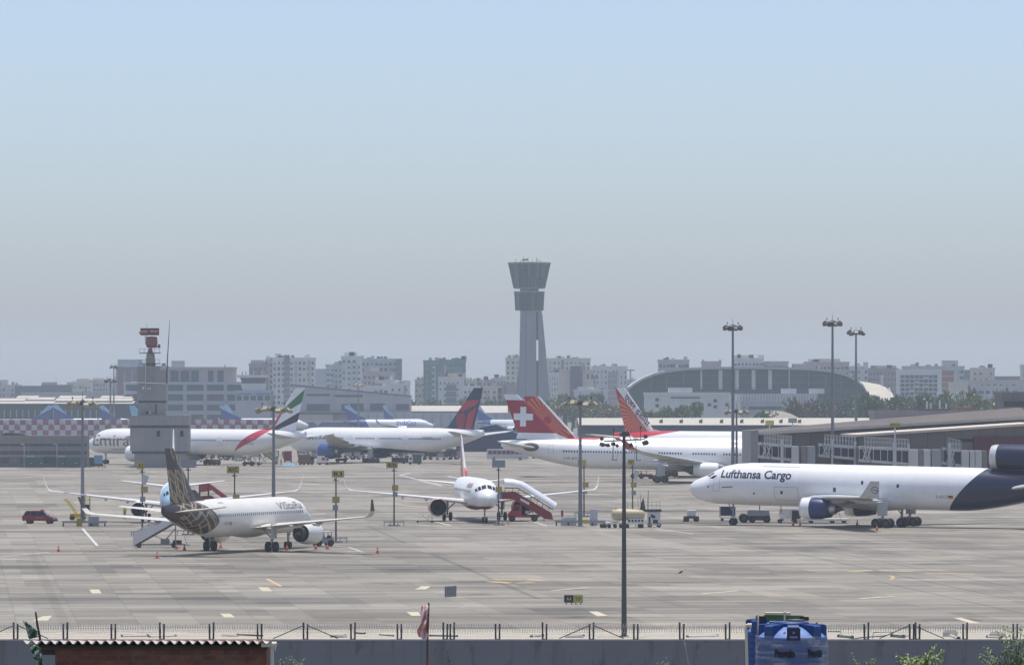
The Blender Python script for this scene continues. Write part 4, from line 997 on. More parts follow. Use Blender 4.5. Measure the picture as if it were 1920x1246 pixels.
def frond_plant(px, py, d, label, tips, mat, base_py=1330, pin=.085, name='leafy_plant'):
    """stems to pixel tips, each a feather of leaflets"""
    t = thing(name, label, 'plant', (X(px, d), d, Z(base_py, d))); B = Vector(t.location)
    st, lf = MB(), MB()
    for (tx, ty, bend) in tips:
        T_ = W(tx, ty, d) - B + Vector((0, rnd.uniform(-.25, .25), 0)); mid = Vector((T_.x * .35, T_.y * .5, T_.z * .75 + bend))
        pts = [(1 - s_) ** 2 * Vector((0, 0, 0)) + 2 * s_ * (1 - s_) * mid + s_ * s_ * T_ for s_ in [i / 16 for i in range(17)]]
        st.tube(pts, [.014 - .011 * i / 16 for i in range(17)], 5)
        for i in range(4, 17):
            dr = (pts[i] - pts[i - 1]).normalized(); side = dr.cross(Vector((0, 0, 1))).normalized()
            for q_ in range(5):
                a_ = rnd.uniform(0, 2 * pi); out = (side * cos(a_) + Vector((0, 0, 1)) * sin(a_) * .6 + Vector((0, 1, 0)) * sin(a_) + dr * .5).normalized()
                root = pts[i] + out * rnd.uniform(0, pin * 1.6)
                leaf(lf, root, out + Vector((0, 0, rnd.uniform(-.9, .25))), Vector((rnd.uniform(-.6, .6), rnd.uniform(-.8, .1), 1)), pin * rnd.uniform(.7, 1.3), pin * rnd.uniform(.4, .6))
    st.build('stem', M_BARK, t); lf.build('foliage', mat, t, recalc=False)
frond_plant(1722, 1246, 100, 'bright yellow-green feathery plant in front of the grey wall', [(1686, 1231, .1), (1700, 1230, .15), (1712, 1238, .1), (1748, 1221, .15), (1764, 1226, .12), (1735, 1232, .1), (1728, 1238, 0), (1705, 1240, 0), (1716, 1233, .05), (1744, 1228, .1)], LM1)
frond_plant(1903, 1246, 104, 'tall leafy tree sprays in the bottom corner beside the wall', [(1838, 1228, .1), (1850, 1216, .1), (1862, 1232, .1), (1880, 1182, .1), (1893, 1180, .1), (1873, 1190, .1), (1905, 1190, .1), (1915, 1178, .1), (1925, 1195, .1), (1890, 1205, .1), (1910, 1215, .1), (1880, 1225, .1), (1900, 1232, .1), (1868, 1243, .05), (1920, 1225, .1), (1930, 1210, 0), (1845, 1240, 0), (1885, 1240, 0)], LM3, pin=.075)
frond_plant(547, 1246, 110, 'dark weed tops just showing by the hut pipe', [(526, 1240, .05), (541, 1236, .05), (548, 1234, .05), (568, 1238, .05), (556, 1242, 0), (535, 1243, 0)], LM2, pin=.06)
frond_plant(1243, 1246, 120, 'small dark weed tip near the bottom under the lamp mast', [(1238, 1242, .05), (1248, 1238, .05), (1244, 1243, 0)], LM2, pin=.06)
frond_plant(1610, 1246, 108, 'dark twiggy weeds beside the blue tanks', [(1600, 1231, .05), (1606, 1238, .05), (1622, 1240, .05), (1637, 1236, .05), (1630, 1242, 0)], LM2, pin=.06)
m = MB(); P0 = [W(1282, 1200, 330), W(1284, 1207, 330), W(1286, 1216, 330), W(1292, 1250, 330), W(1293, 1262, 330)]
m.tube(P0, [.02, .05, .02, .025, .025], 6); tag(m.build('dead_creeper', M('dry stalk', (.34, .31, .26), .9)), 'pale dry creeper stalk against the grey wall', 'dead plant')
m = MB(); m.tube([W(838 + i, 1218 + i * 4, 348) for i in range(9)], .03, 5)
for i in range(26): leaf(m, W(840 + rnd.uniform(-3, 4), 1217 + rnd.uniform(0, 30), 348), rv(), rv(), .16, .06, 0)
tag(m.build('wall_weed', LM2, recalc=False), 'thin weed growing up the wall face', 'plant')

# bird in flight
bd = 330.0; b = thing('bird', 'dark bird gliding with tilted wings above the apron', 'bird', tuple(W(1276, 1071, bd)))
s_ = bd / F; mbd = MB()
def pv(px, py, dy=0): return Vector(((px - 1276) * s_, dy, -(py - 1071) * s_))
mbd.tube([pv(1271.5, 1074, .12), pv(1274, 1073, .06), pv(1276.5, 1071.3, 0), pv(1279, 1070.2, -.06), pv(1280.6, 1070.6, -.10)], [.012, .05, .065, .04, .012], 8)
for sec in ([(1275, 1073.2, .20), (1271, 1074.6, .16), (1266.5, 1076.4, .05)], [(1277.5, 1070.2, .20), (1282, 1067.4, .16), (1287, 1065.2, .05)]):
    rings = []
    for px, py, c in sec:
        o_ = pv(px, py); rings.append([o_ + Vector((0, -c / 2, 0)), o_ + Vector((0, 0, .012)), o_ + Vector((0, c / 2, 0)), o_ + Vector((0, 0, -.008))])
    mbd.loft(rings)
mbd.build('body', M('dark feathers', (.045, .038, .032), .7, var=.3, sc=20), b, smooth=60)
# ---------------------------------------------------------------- masts, signs and ground equipment
M_MAST = M('galvanised mast', (.21, .215, .225), .55, .2, var=.15, sc=.5)
M_MASTD = M('weathered dark mast', (.055, .06, .068), .6, .1, var=.2, sc=.6)
M_LAMPB = M('beige lamp housing', (.34, .30, .20), .5, var=.2)
M_LAMPD = M('dark lamp housing', (.075, .076, .078), .5, var=.2)
M_GREY = M('grey painted steel', (.30, .31, .32), .55, var=.15)
M_LGREY = M('pale grey paint', (.50, .51, .52), .5, var=.12)
M_EQW = M('white equipment paint', (.66, .66, .64), .5, var=.12)
M_RED = M('fire red paint', (.36, .022, .025), .4, var=.12)
M_DRED = M('deep red paint', (.23, .018, .028), .4, var=.12)
M_YELP = M('yellow paint', (.58, .42, .04), .5, var=.12)
M_SIGNY = M('faded yellow sign', (.50, .40, .06), .5, var=.15, sc=3)
M_SIGNB = M('sign back', (.26, .28, .30), .5, var=.12)
M_BLK = M('black paint', (.02, .02, .02), .6, var=.2)
M_CONC = M('cast concrete', (.40, .39, .37), .85, var=.2, sc=2)

def lamp_mesh(mat, k=1.0):
    m = MB(); m.prism([(-.34 * k, .22 * k), (.30 * k, .26 * k), (.38 * k, -.10 * k), (.10 * k, -.24 * k), (-.34 * k, -.16 * k)], 'y', -.34 * k, .34 * k)
    m.box(-.10 * k, .10 * k, -.38 * k, .38 * k, -.03 * k, .03 * k)
    return m.mesh('floodlight', mat)
LAMP = {}
def mast(px, d, ytop, label, r0=.29, r1=.15, spread=1.7, nl=8, mat=M_MAST, lmat=M_LAMPB, k=1.0, z0=0.0, spike=1.6, group=None, mount=.0):
    t = thing('light_mast', label, 'light mast', (X(px, d), d, z0), 0, group); h = Z(ytop, d) - z0 - mount
    MB().tube([(0, 0, 0), (0, 0, h * .5), (0, 0, h)], [r0, (r0 + r1) / 2, r1], 12).build('pole', mat, t, smooth=50)
    m = MB(); m.lathe([(-.15, r1 * 1.2), (-.1, r1 * 2.6), (.25, r1 * 2.6), (.55, r1 * 1.4), (.7, .02)], (0, 0, h), 'z', 12); m.build('head', M_MASTD, t, smooth=40)
    m = MB()
    for i in range(4):
        a = i * pi / 4 + .2; m.tube([(cos(a) * spread, sin(a) * spread, h - .1), (-cos(a) * spread, -sin(a) * spread, h - .1)], .06 * k, 6)
    m.tube([(cos(a) * spread * .8, sin(a) * spread * .8, h - .1) for a in [2 * pi * i / 16 for i in range(17)]], .05 * k, 6)
    if spike: m.tube([(0, 0, h), (0, 0, h + spike)], .03, 5)
    m.build('head_frame', M_MASTD, t)
    key = (lmat.name, k)
    if key not in LAMP: LAMP[key] = lamp_mesh(lmat, k)
    for i in range(nl):
        a = 2 * pi * i / nl + .3; o = link('floodlight', LAMP[key], t); o.location = (cos(a) * spread, sin(a) * spread, h - .1 + (i % 3) * .16 * k - .1); o.rotation_euler = (0, .5 + .25 * (i % 2), a)
    for s in (-1, 1):
        MB().tube([(s * spread * .7, 0, h), (s * spread * .7, 0, h + .75 * k)], .035 * k, 5).blob((s * spread * .7, 0, h + .85 * k), .11 * k, .11 * k, .16 * k, 8, 5).build('warning_lamp', M_LAMPD, t, smooth=40)
    MB().box(-.45, .45, -.45, .45, 0, .12).build('base_plate', M_CONC, t)
    return t
mast(155, 704, 757, 'grey light mast with beige lamps beside the red van', spread=2.0)
mast(513, 690, 768, 'grey light mast with beige lamps behind the cream jet', spread=2.2)
mast(1088, 678, 757, 'grey light mast with beige lamps past the red boarding stairs', spread=2.1)
mast(1381, 905, 772, 'short grey mast with beige lamps close beside a much taller mast', spread=1.9)
mast(1374, 880, 611, 'very tall mast rising in front of the glass terminal', .34, .18, 1.35, 12, M_MAST, M_LAMPD, 1.0, mount=.3)
mast(1561, 880, 603, 'tallest mast, rising in front of the pier gangways', .34, .18, 1.35, 12, M_MAST, M_LAMPD, 1.0, mount=.3)
mast(1605, 1150, 624, 'tall mast standing behind the pier roof', .38, .2, 1.6, 10, M_MAST, M_LAMPD, 1.3)
mast(207, 1700, 714, 'distant mast by the checked fence, the shorter of a close pair', .4, .2, 1.6, 8, M_MAST, M_LAMPD, 1.4)
mast(213.5, 1900, 688, 'distant thin mast, the taller of a close pair', .35, .18, 1.2, 6, M_MAST, M_LAMPD, 1.2)
mast(672, 1900, 722, 'distant mast in front of the grey terminal wing', .4, .2, 1.7, 8, M_MAST, M_LAMPB, 1.3)

# tall foreground mast, with long pendant arms
d = 375.0; h = Z(818, d); s_ = d / F
t = thing('light_mast', 'dark foreground lamp mast with a wide crossarm and hanging lamps', 'light mast', (X(1170, d), d, 0))
MB().tube([(0, 0, 0), (0, 0, h * .6), (0, 0, h)], [.20, .15, .105], 14).build('pole', M_MASTD, t, smooth=50)
LP = lambda px, py, y=0: Vector(((px - 1170) * s_, y, h - (py - 818) * s_))
m = MB(); m.tube([LP(1132, 827), LP(1209, 823)], .045, 8); m.tube([LP(1170, 826, -.6), LP(1170, 826, .6)], .04, 6); m.tube([LP(1160, 825), LP(1163, 812), LP(1178, 812), LP(1183, 824)], .022, 6)
m.build('crossarm', M_MASTD, t)
m = MB(); m.prism([(-.36, -.1), (-.30, .16), (-.2, .24), (.2, .24), (.3, .16), (.36, -.1)], 'y', -.28, .28); m.T = None
o = m.build('winch_hood', M_LAMPD, t); o.location = LP(1172, 815)
for a, b in ((1151, 804), (1201, 801)):
    MB().tube([LP(a, 826), LP(a, b)], .022, 6).blob(LP(a, b), .07, .07, .11, 8, 5).build('warning_lamp', M_LAMPD, t, smooth=50)
for a, b, c in ((1150, 862, 1149), (1192, 863, 1194)):
    m = MB(); m.tube([LP(a, 826), LP(c, b)], .028, 6); m.build('pendant', M_LAMPD, t)
    m = MB(); m.tube([LP(c - 3, b - 1), LP(c + 5, b), LP(c + 8, b - 2)], .03, 6); m.prism([(-.12, .1), (.16, .12), (.2, -.12), (0, -.2), (-.12, -.1)], 'y', -.1, .1)
    o = m.build('floodlight', M_LAMPD, t)
LM = MB().prism([(-.17, .12), (.12, .16), (.19, -.06), (.06, -.15), (-.17, -.1)], 'y', -.15, .15).mesh('floodlight', M_LAMPD)
for a, b, r_, sc in ((1129, 833, .3, 1), (1139, 834, .2, .9), (1150, 832, .1, .9), (1157, 835, 1.2, .75), (1183, 834, 1.3, .9), (1210, 830, -.3, 1.15), (1128, 822, 1.1, .8), (1211, 818, -1.1, .8)):
    o = link('floodlight', LM, t); o.location = LP(a, b, rnd.uniform(-.3, .3)); o.rotation_euler = (0, r_, rnd.uniform(-.5, .5)); o.scale = (sc,) * 3
m = MB()
for a in ((1157, 838, 1155, 866), (1186, 838, 1190, 860)):
    P, Q = LP(a[0], a[1]), LP(a[2], a[3]); m.tube([P, (P + Q) / 2 + Vector((.08, 0, 0)), Q], .008, 4)
m.build('cable', M_LAMPD, t)
MB().lathe([(0, .34), (.06, .34), (.06, .2), (.5, .2), (.52, .215), (.9, .215)], (0, 0, 0), 'z', 14).build('base', M_MASTD, t)

# stand number signs
def board(t, name, px, py, w, h, d, text=None, col=M_SIGNY, x0=None, frame=True):
    s = d / F; cx = (px - x0) * s; cz = Z(py, d)
    o = MB().box(cx - w / 2, cx + w / 2, -.12, -.02, cz - h / 2, cz + h / 2).build(name, M_SIGNB, t)
    MB().box(cx - w / 2 + .06, cx + w / 2 - .06, -.135, -.12, cz - h / 2 + .06, cz + h / 2 - .06).build('face', col, o)
    if text: text_flat('lettering', text, h * .85, M_BLK, o, (cx, -.145, cz), .012, width=min(w * .72, w * .34 * len(text)))
def stand_sign(px, ybase, label, top, text, low=None, box=None, hood=None, base=1.3, wide=(1.6, .95), col=M_SIGNY):
    d = GD(ybase); t = thing('stand_sign', label, 'stand sign', (X(px, d), d, 0), 0, 'stand number signs on the apron'); s = d / F
    MB().tube([(0, .04, 0), (0, .04, Z(top[1], d))], [.11, .075], 8).build('pole', M_MASTD, t, smooth=50)
    board(t, 'top_board', top[0], top[1], wide[0], wide[1], d, text, col, px)
    if low: board(t, 'lower_board', low[0], low[1], .85, .75, d, None, M('ochre sign', (.42, .30, .07), .5, var=.2, sc=4), px)
    if box:
        cx, cz = (box[0] - px) * s, Z(box[1], d); MB().box(cx - .32, cx + .32, -.25, .0, cz - .32, cz + .32).build('control_box', M_SIGNB, t)
    if hood:
        cx, cz = (hood[0] - px) * s, Z(hood[1], d)
        MB().prism([(cx - .35, cz + .55), (cx + .5, cz + .35), (cx + .3, cz - .3), (cx + .05, cz - .75), (cx - .35, cz - .7)], 'y', -.3, .2).build('guidance_unit', M_LGREY, t)
    zt = Z(top[1], d) - wide[1] / 2
    m = MB(); m.box(-.35, .35, -.04, .04, zt - .42, zt - .34); m.tube([(-.15, 0, zt - .38), (-.15, 0, zt - .15)], .05, 6); m.build('bracket', M_MASTD, t)
    m = MB()
    for sx in (-base, -base * .4, base * .4, base):
        m.bar((sx, -.5, 0), (sx, -.5, .55), .09)
    m.bar((-base - .1, -.5, .55), (base + .1, -.5, .55), .12); m.bar((-base, -.5, .5), (-base, .5, .5), .08); m.bar((base, -.5, .5), (base, .5, .5), .08)
    m.build('guard_rail', M_GREY, t)
    MB().box(-.8, .8, -.3, .3, 0, .18).build('base', M_CONC, t)
    return t
stand_sign(267, 1004, 'yellow A2 stand sign with a slanted grey guidance unit', (264, 872), 'A2', (271, 917), (268, 935), (272, 897), wide=(.95, .9))
stand_sign(440, 1000, 'ochre stand sign seen above the cream jet roof', (437, 880), 'A1C', (443, 932), None, None, wide=(1.55, .85), col=M('ochre sign', (.42, .30, .07), .5, var=.2, sc=4))
stand_sign(630, 1016, 'yellow R3 stand sign near the purple winglet', (634, 888), 'R3', (630, 936), (629, 951), wide=(1.45, .8))
stand_sign(739, 985, 'ochre stand sign by the salmon engine', (735, 871), 'A1N', (741, 914), (741, 926), wide=(1.5, .85), col=M('ochre sign', (.42, .30, .07), .5, var=.2, sc=4))
stand_sign(935, 984, 'grey-backed stand sign in front of the covered red stairs', (935, 869), None, (935, 917), (936, 930), wide=(1.75, .95), col=M_SIGNB)
stand_sign(1095, 968, 'yellow stand sign half hidden behind a light mast', (1091, 867), None, (1098, 908), (1096, 921), wide=(1.2, .8))
stand_sign(1186, 962, 'yellow W1 stand sign behind the foreground lamp mast', (1183, 866), 'W1', (1188, 908), (1188, 923), (1193, 887), wide=(1.0, .85))
stand_sign(353, 1002, 'grey-backed stand sign behind the patterned fin', (354, 868), None, None, None, wide=(1.9, .95), col=M_SIGNB)

# low guard rails round two mast feet
def guard(px0, px1, ybase, label, extra):
    d = GD(ybase); t = thing('guard_barrier', label, 'barrier', (X((px0 + px1) / 2, d), d, 0)); w_ = (px1 - px0) * d / F / 2
    m = MB(); m.box(-w_, w_, -.08, .08, .42, .70); m.box(-w_, w_, 1.4, 1.52, .42, .70); m.build('rail', M_GREY, t)
    n = max(3, int(w_ * 1.6))
    for i in range(n):
        x_ = -w_ + .15 + (2 * w_ - .3) * i / (n - 1); MB().box(x_ - .09, x_ + .09, -.07, .07, 0, .42).build('post', M_MASTD, t)
    extra(t, w_)
def ex1(t, w_):
    MB().box(-.95, -.25, -.3, .1, 0, 1.05).build('yellow_box', M('dull yellow paint', (.34, .28, .03), .55, var=.2), t)
    MB().box(.55, 1.9, .1, .9, .0, 1.3).build('power_cabinet', M_GREY, t)
guard(117, 199, 986, 'low steel guard rail round the mast beside the red van', ex1)
def ex2(t, w_):
    MB().box(1.3, 2.3, .3, 1.1, 0, 2.2).build('power_cabinet', M_LGREY, t); MB().box(.4, 1.0, -.2, .25, .3, .85).build('yellow_box', M_YELP, t)
    MB().prism([(-2.6, 0), (-2.6, .9), (-1.9, 1.15), (-.5, 1.15), (-.5, 0)], 'y', .3, 1.2).build('low_cabinet', M_LGREY, t)
guard(1041, 1135, 985, 'long low guard rail round the mast past the red stairs', ex2)
t = thing('stop_marker', 'small red marker board on a post beside the guard rail', 'marker', tuple(G(1054, 984)))
MB().tube([(0, 0, 0), (0, 0, 1.6)], .06, 6).build('post', M_MASTD, t); MB().box(-.16, .16, -.06, .02, 1.25, 2.0).build('board', M_RED, t)

# wheels for vehicles
def vwheel(t, x, y, r, w=.24):
    return wheel(t, x, y, r, r, w)
def wheels4(t, xs, y, r, w=.24):
    for x_ in xs:
        for s in (-1, 1): vwheel(t, x_, s * y, r, w)
def win(t, pts, y, name='window', mat=M_GLASS, th=.02):
    return MB().prism(pts, 'y', y - th / 2, y + th / 2).build(name, mat, t)

# red van
M_VRED = M('dark red van paint', (.21, .022, .030), .25, var=.08)
t = thing('van', 'dark red people carrier driving on the apron', 'van', tuple(G(75, 981)), R(-9))
b = MB(); rings = []
for yy, k_ in ((-.88, 0), (-.86, .03), (.86, .03), (.88, 0)):
    rings.append([(-2.2 + .05 * (1 - k_ * 30), yy, .42), (-2.25, yy, .9), (-2.15, yy * .98, 1.12), (1.05, yy, 1.12), (1.25, yy, 1.05), (2.1, yy * .93, .86), (2.24, yy * .9, .66), (2.22, yy * .9, .40)])
b.loft(rings); b.build('body', M_VRED, t, smooth=30)
MB().loft([[(-2.12, y_ * 1.0, 1.12), (-1.75, y_ * .82, 1.74), (.35, y_ * .82, 1.78), (.62, y_ * .84, 1.72), (1.22, y_ * .96, 1.12)] for y_ in (-.86, .86)]).build('cabin', M_VRED, t)
for sg in (-1, 1):
    for a0, a1, b0, b1 in ((-1.86, -1.15, -1.62, -1.15), (-1.02, -.22, -1.02, -.22), (-.10, .96, -.10, .55)):
        vs = [(a0, sg * .885, 1.18), (a1, sg * .885, 1.18), (b1, sg * .755, 1.64), (b0, sg * .755, 1.64)]
        MB().add(vs, [(0, 1, 2, 3)]).build('window', M_GLASS, t, recalc=False)
MB().add([(1.2, -.72, 1.16), (1.2, .72, 1.16), (.72, .62, 1.68), (.72, -.62, 1.68)], [(0, 1, 2, 3)]).build('windscreen', M('pale windscreen', (.18, .25, .26), .1, var=0), t, recalc=False)
MB().box(2.18, 2.3, -.82, .82, .36, .56).build('bumper', M_BLK, t)
for sg in (-1, 1): MB().box(2.08, 2.20, sg * .7 - .16, sg * .7 + .16, .64, .80).build('headlight', M('lamp glass', (.6, .6, .58), .1, var=0), t)
MB().box(.2, .5, -.4, .4, 1.78, 1.90).build('beacon', M_RED, t)
MB().box(-.4, .7, -.895, -.888, .78, .88).build('side_lettering', M('pale print'), t)
wheels4(t, (-1.35, 1.4), .80, .33, .22)

# traffic cones
M_CONE = M('orange cone plastic', (.55, .09, .03), .5, var=.12)
c0 = None
CONES = [(110, 1034, 'orange cone alone on open concrete beyond the red van'), (295, 1046, 'orange cone in front of the white mobile stairs'), (708, 1037, 'orange cone alone past the purple winglet shadow'), (592, 1029, 'orange cone at the small tractor'), (538, 1031, 'orange cone by the nearest jet engine'), (614, 1029, 'small orange cone under the R3 sign'),
         (414, 1027, 'orange cone behind the tail wheels'), (331, 1029, 'dull cone beside the white mobile stairs frame'), (346, 1031, 'black cone beside the white mobile stairs frame'), (1487, 985, 'cone under the freighter engine, nearer its cowl front'), (1500, 986, 'cone under the freighter engine, nearer the loader ramp'), (1607, 984, 'black cone between loader and freighter wheels'), (1644, 994, 'pale cone beneath the freighter winglet')]
for px, py, lb in CONES:
    if c0 is None:
        c0 = thing('traffic_cone', lb, 'traffic cone', tuple(G(px, py)), 0, 'traffic cones round the parked jets')
        MB().lathe([(.04, .19), (.32, .12), (.33, .12)], (0, 0, 0), 'z', 12, 0).lathe([(.33, .12), (.48, .085)], (0, 0, 0), 'z', 12, 1).lathe([(.48, .085), (.75, .03), (.76, .01)], (0, 0, 0), 'z', 12, 0).build('body', [M_CONE, M('cone band', (.6, .42, .36), .5, var=0)], c0, smooth=40)
        MB().box(-.24, .24, -.24, .24, 0, .045).build('foot', M_CONE, c0)
    else: again(c0, tuple(G(px, py)), rnd.uniform(0, 2), lb)

# people
def person(loc, rz, label, vest, legs, skin=(.16, .09, .06), reach=0.0):
    t = thing('person', label, 'person', loc, rz)
    J = [(0, 0, .95), (0, 0, 1.15), (0, -.02, 1.38), (0, -.02, 1.50), (0, .01, 1.60), (0, .02, 1.70)]
    E_ = [(0, 1), (1, 2), (2, 3), (3, 4), (4, 5)]; Rr = [.15, .15, .17, .062, .10, .085]
    for sg in (-1, 1):
        o = len(J); J += [(sg * .20, -.02, 1.40), (sg * .25, -.03 + .02, 1.13), (sg * .25, .10 + reach, .92 + reach), (sg * .25, .13 + reach, .84 + reach), (sg * .10, 0, .86), (sg * .12, .04, .48), (sg * .12, -.02 - .03 * sg, .09), (sg * .13, .14, .05)]
        E_ += [(2, o), (o, o + 1), (o + 1, o + 2), (o + 2, o + 3), (0, o + 4), (o + 4, o + 5), (o + 5, o + 6), (o + 6, o + 7)]; Rr += [.07, .05, .035, .04, .10, .07, .05, .045]
    me = bpy.data.meshes.new('body'); me.from_pydata(J, E_, [])
    k = NT('clothing', .8); x, y, z = k.obj(); c = k.mix(z > .93, legs, vest); c = k.mix(((x.abs() - .16) > 0.0) * (z < 1.0), c, skin); c = k.mix(z > 1.47, c, skin); c = k.mix(z > 1.68, c, (.02, .015, .012)); c = k.mix(z < .11, c, (.02, .02, .02)); k.color(c)
    me.materials.append(k.m); o = link('body', me, t)
    sk = o.modifiers.new('skin', 'SKIN'); bpy.context.view_layer.objects.active = o
    if not me.skin_vertices: me.attributes.new
    lay = me.skin_vertices[0] if me.skin_vertices else None
    if lay is None:
        return t
    for i, r_ in enumerate(Rr): lay.data[i].radius = (r_, r_ * .8)
    lay.data[0].use_root = True
    ss = o.modifiers.new('smooth', 'SUBSURF'); ss.levels = ss.render_levels = 1
    return t
person(tuple(G(234, 972)), R(160), 'person in a yellow safety vest standing under the jet wing', (.45, .50, .06), (.02, .025, .05))
person(tuple(G(527, 872)), R(200), 'person in a pale yellow vest near the blue tarpaulin', (.48, .50, .10), (.03, .03, .05))

# yellow loader boom and cage beside the mast
d = GD(974); t = thing('belt_loader', 'parked belt loader with two raised yellow rails by the light mast', 'belt loader', (X(140, d), d, 0)); s = d / F
L_ = lambda px, py, y=0: ((px - 140) * s, y, Z(py, d))
m = MB()
for y_, o_ in ((-.35, 0), (.35, 3)):
    m.tube([L_(120 + o_, 935 - o_ * .3, y_), L_(126 + o_, 939, y_), L_(135 + o_, 951, y_), L_(145 + o_, 967, y_)], .085, 6)
m.build('rail', M_YELP, t); m = MB()
for i in range(7): u = i / 6; m.tube([L_(122 + 22 * u, 936 + 29 * u, -.35), L_(125 + 22 * u, 936 + 29 * u, .35)], .04, 5)
m.build('roller_bed', M_BLK, t); MB().box(-.6, 1.6, -.7, .7, .35, .9).build('chassis', M_YELP, t); wheels4(t, (-.3, 1.2), .7, .33)
d = GD(970); t = thing('access_steps', 'narrow black and yellow caged steps behind the light mast', 'steps', (X(164, d), d, 0)); m = MB()
for sx in (-.35, .35):
    for sy in (-.5, .5): m.bar((sx, sy, 0), (sx, sy, 3.1), .07)
m.bar((-.35, -.5, 3.1), (.35, -.5, 2.6), .07); m.build('frame', M_YELP, t); m = MB()
for i in range(8): m.box(-.33, .33, -.5 + i * .11, -.3 + i * .11, .3 + i * .3, .36 + i * .3)
m.build('tread', M_BLK, t); MB().box(-.3, .3, -.45, .4, .9, 1.9).build('side_panel', M_BLK, t)

# white mobile stairs at the cream jet's tail
def stairs(name, label, loc, rz, run, rise, plat, width, side_m, tread_m, frame_m, base_h=.35, rail=1.0, canopy=None, wheels=True):
    """foot at x=0 climbing towards +x"""
    t = thing(name, label, 'boarding stairs', loc, rz)
    for sy in (-1, 1):
        y_ = sy * width / 2
        MB().prism([(0, base_h), (run, rise), (run + plat, rise), (run + plat, rise + rail), (run, rise + rail), (.1, base_h + rail)], 'y', y_ - .03, y_ + .03).build('side_panel', side_m, t)
        m = MB(); m.tube([(.05, y_, base_h + rail + .15), (run, y_, rise + rail + .15), (run + plat, y_, rise + rail + .15)], .045, 6)
        for q in range(6): u = q / 5; m.tube([(run * u + .05, y_, base_h + (rise - base_h) * u + rail - .1), (run * u + .05, y_, base_h + (rise - base_h) * u + rail + .15)], .03, 5)
        m.build('handrail', frame_m, t)
    n = max(6, int(rise / .22)); m = MB()
    for i in range(n):
        u = i / n; m.box(run * u, run * (u + 1.1 / n), -width / 2 + .03, width / 2 - .03, base_h + (rise - base_h) * u, base_h + (rise - base_h) * u + .05)
    m.box(run, run + plat, -width / 2 + .03, width / 2 - .03, rise, rise + .08); m.build('tread', tread_m, t)
    m = MB(); m.prism([(.1, base_h - .02), (.35, base_h - .1), (run + .1, rise - .25), (run, rise - .02)], 'y', -width / 2 + .1, width / 2 - .1); m.build('underframe', M_MASTD, t)
    m = MB()
    for sy in (-.4, .4):
        y_ = sy * width; m.bar((.2, y_, .35), (run + plat * .6, y_, .35), .12); m.bar((run + plat * .5, y_, .35), (run + plat * .5, y_, rise), .1); m.bar((run * .75, y_, .35), (run + plat * .5, y_, rise * .8), .08); m.bar((run * .55, y_, rise * .5), (run + plat * .5, y_, .4), .07)
        m.bar((run + plat * .5, y_, .35), (run + plat + 1.1, y_, .3), .08)
    m.build('frame', frame_m, t)
    if wheels: wheels4(t, (.7, run + plat * .3), width / 2 - .1, .28, .2)
    return t
d = GD(1026)
t = stairs('mobile_stairs', 'white towable boarding stairs under the patterned tail', (X(249, d), d, 0), R(6), 4.4, 2.75, 1.0, 1.5, M_EQW, M_GREY, M_GREY, .25, 1.25)
MB().box(3.2, 4.2, -.4, .4, .45, 1.0).build('hydraulic_unit', M_GREY, t); MB().box(4.6, 5.6, -.45, .45, .4, .85).build('tow_box', M_MASTD, t)
m = MB(); m.bar((5.6, 0, .4), (6.6, 0, .3), .08); m.bar((6.2, 0, .35), (5.9, 0, 1.3), .06); m.build('tow_bar', M_GREY, t)

# red stair truck with a white canopy
M_CANO = M('white canopy plastic', (.70, .70, .74), .35, var=.06)
d = GD(977); s = d / F
t = thing('stair_truck', 'red stair truck with a white curved canopy at the jet facing the camera', 'stair truck', (X(990, d), d, 0))
Q = lambda px, py: ((px - 990) * s, Z(py, d))
for y_ in (-.95, .95):
    MB().prism([Q(940, 922), Q(966, 921), Q(981, 930), Q(1034, 961), Q(1037, 973), Q(1022, 972), Q(974, 942), Q(962, 935), Q(940, 935)], 'y', y_ - .04, y_ + .04).build('side_panel', M_DRED, t)
    m = MB(); pts = [(946, 914), (970, 914), (984, 922), (1037, 955)]
    m.tube([(Q(*p)[0], y_, Q(*p)[1]) for p in pts], .05, 6)
    for p in ((948, 914, 922), (962, 914, 922), (973, 917, 926), (985, 923, 934), (996, 930, 941), (1008, 937, 948), (1018, 943, 954), (1030, 951, 960)):
        a, b_ = Q(p[0], p[1]), Q(p[0] - 2, p[2]); m.tube([(a[0], y_, a[1]), (b_[0], y_, b_[1])], .03, 5)
    m.build('handrail', M_BLK, t)
m = MB()
for i in range(18):
    u = i / 17; a = Q(972 + 60 * u, 932 + 34 * u); m.box(a[0] - .2, a[0] + .2, -.92, .92, a[1] - .03, a[1])
a, b_ = Q(940, 930), Q(972, 930); m.box(a[0], b_[0], -.92, .92, a[1] - .08, a[1]); m.build('tread', M_GREY, t)
rings = []
for px, py in ((946, 905), (962, 906), (974, 909), (982, 913), (994, 921), (1010, 931), (1040, 950)):
    cx_, cz_ = Q(px, py); tilt = 0 if px < 970 else R(30)
    rings.append([(cx_ + .72 * cos(a_) * sin(tilt), .98 * sin(a_), cz_ - .15 + .80 * cos(a_) * cos(tilt)) for a_ in [-pi * .52 + pi * 1.04 * i / 12 for i in range(13)]] + [(cx_ + .66 * cos(a_) * sin(tilt), .92 * sin(a_), cz_ - .15 + .74 * cos(a_) * cos(tilt)) for a_ in [pi * .52 - pi * 1.04 * i / 12 for i in range(13)]])
MB().loft(rings).build('canopy', M_CANO, t, smooth=50)
a = Q(935, 935); MB().box(a[0] - .3, a[0] + .5, -.9, .9, a[1], a[1] + 1.25).build('door_bellows', M_GREY, t)
cab = MB(); cab.prism([Q(951, 968), Q(952, 962), Q(958, 957), Q(961, 947), Q(978, 945), Q(978, 969)], 'y', -.85, .85); cab.build('cab', M_RED, t)
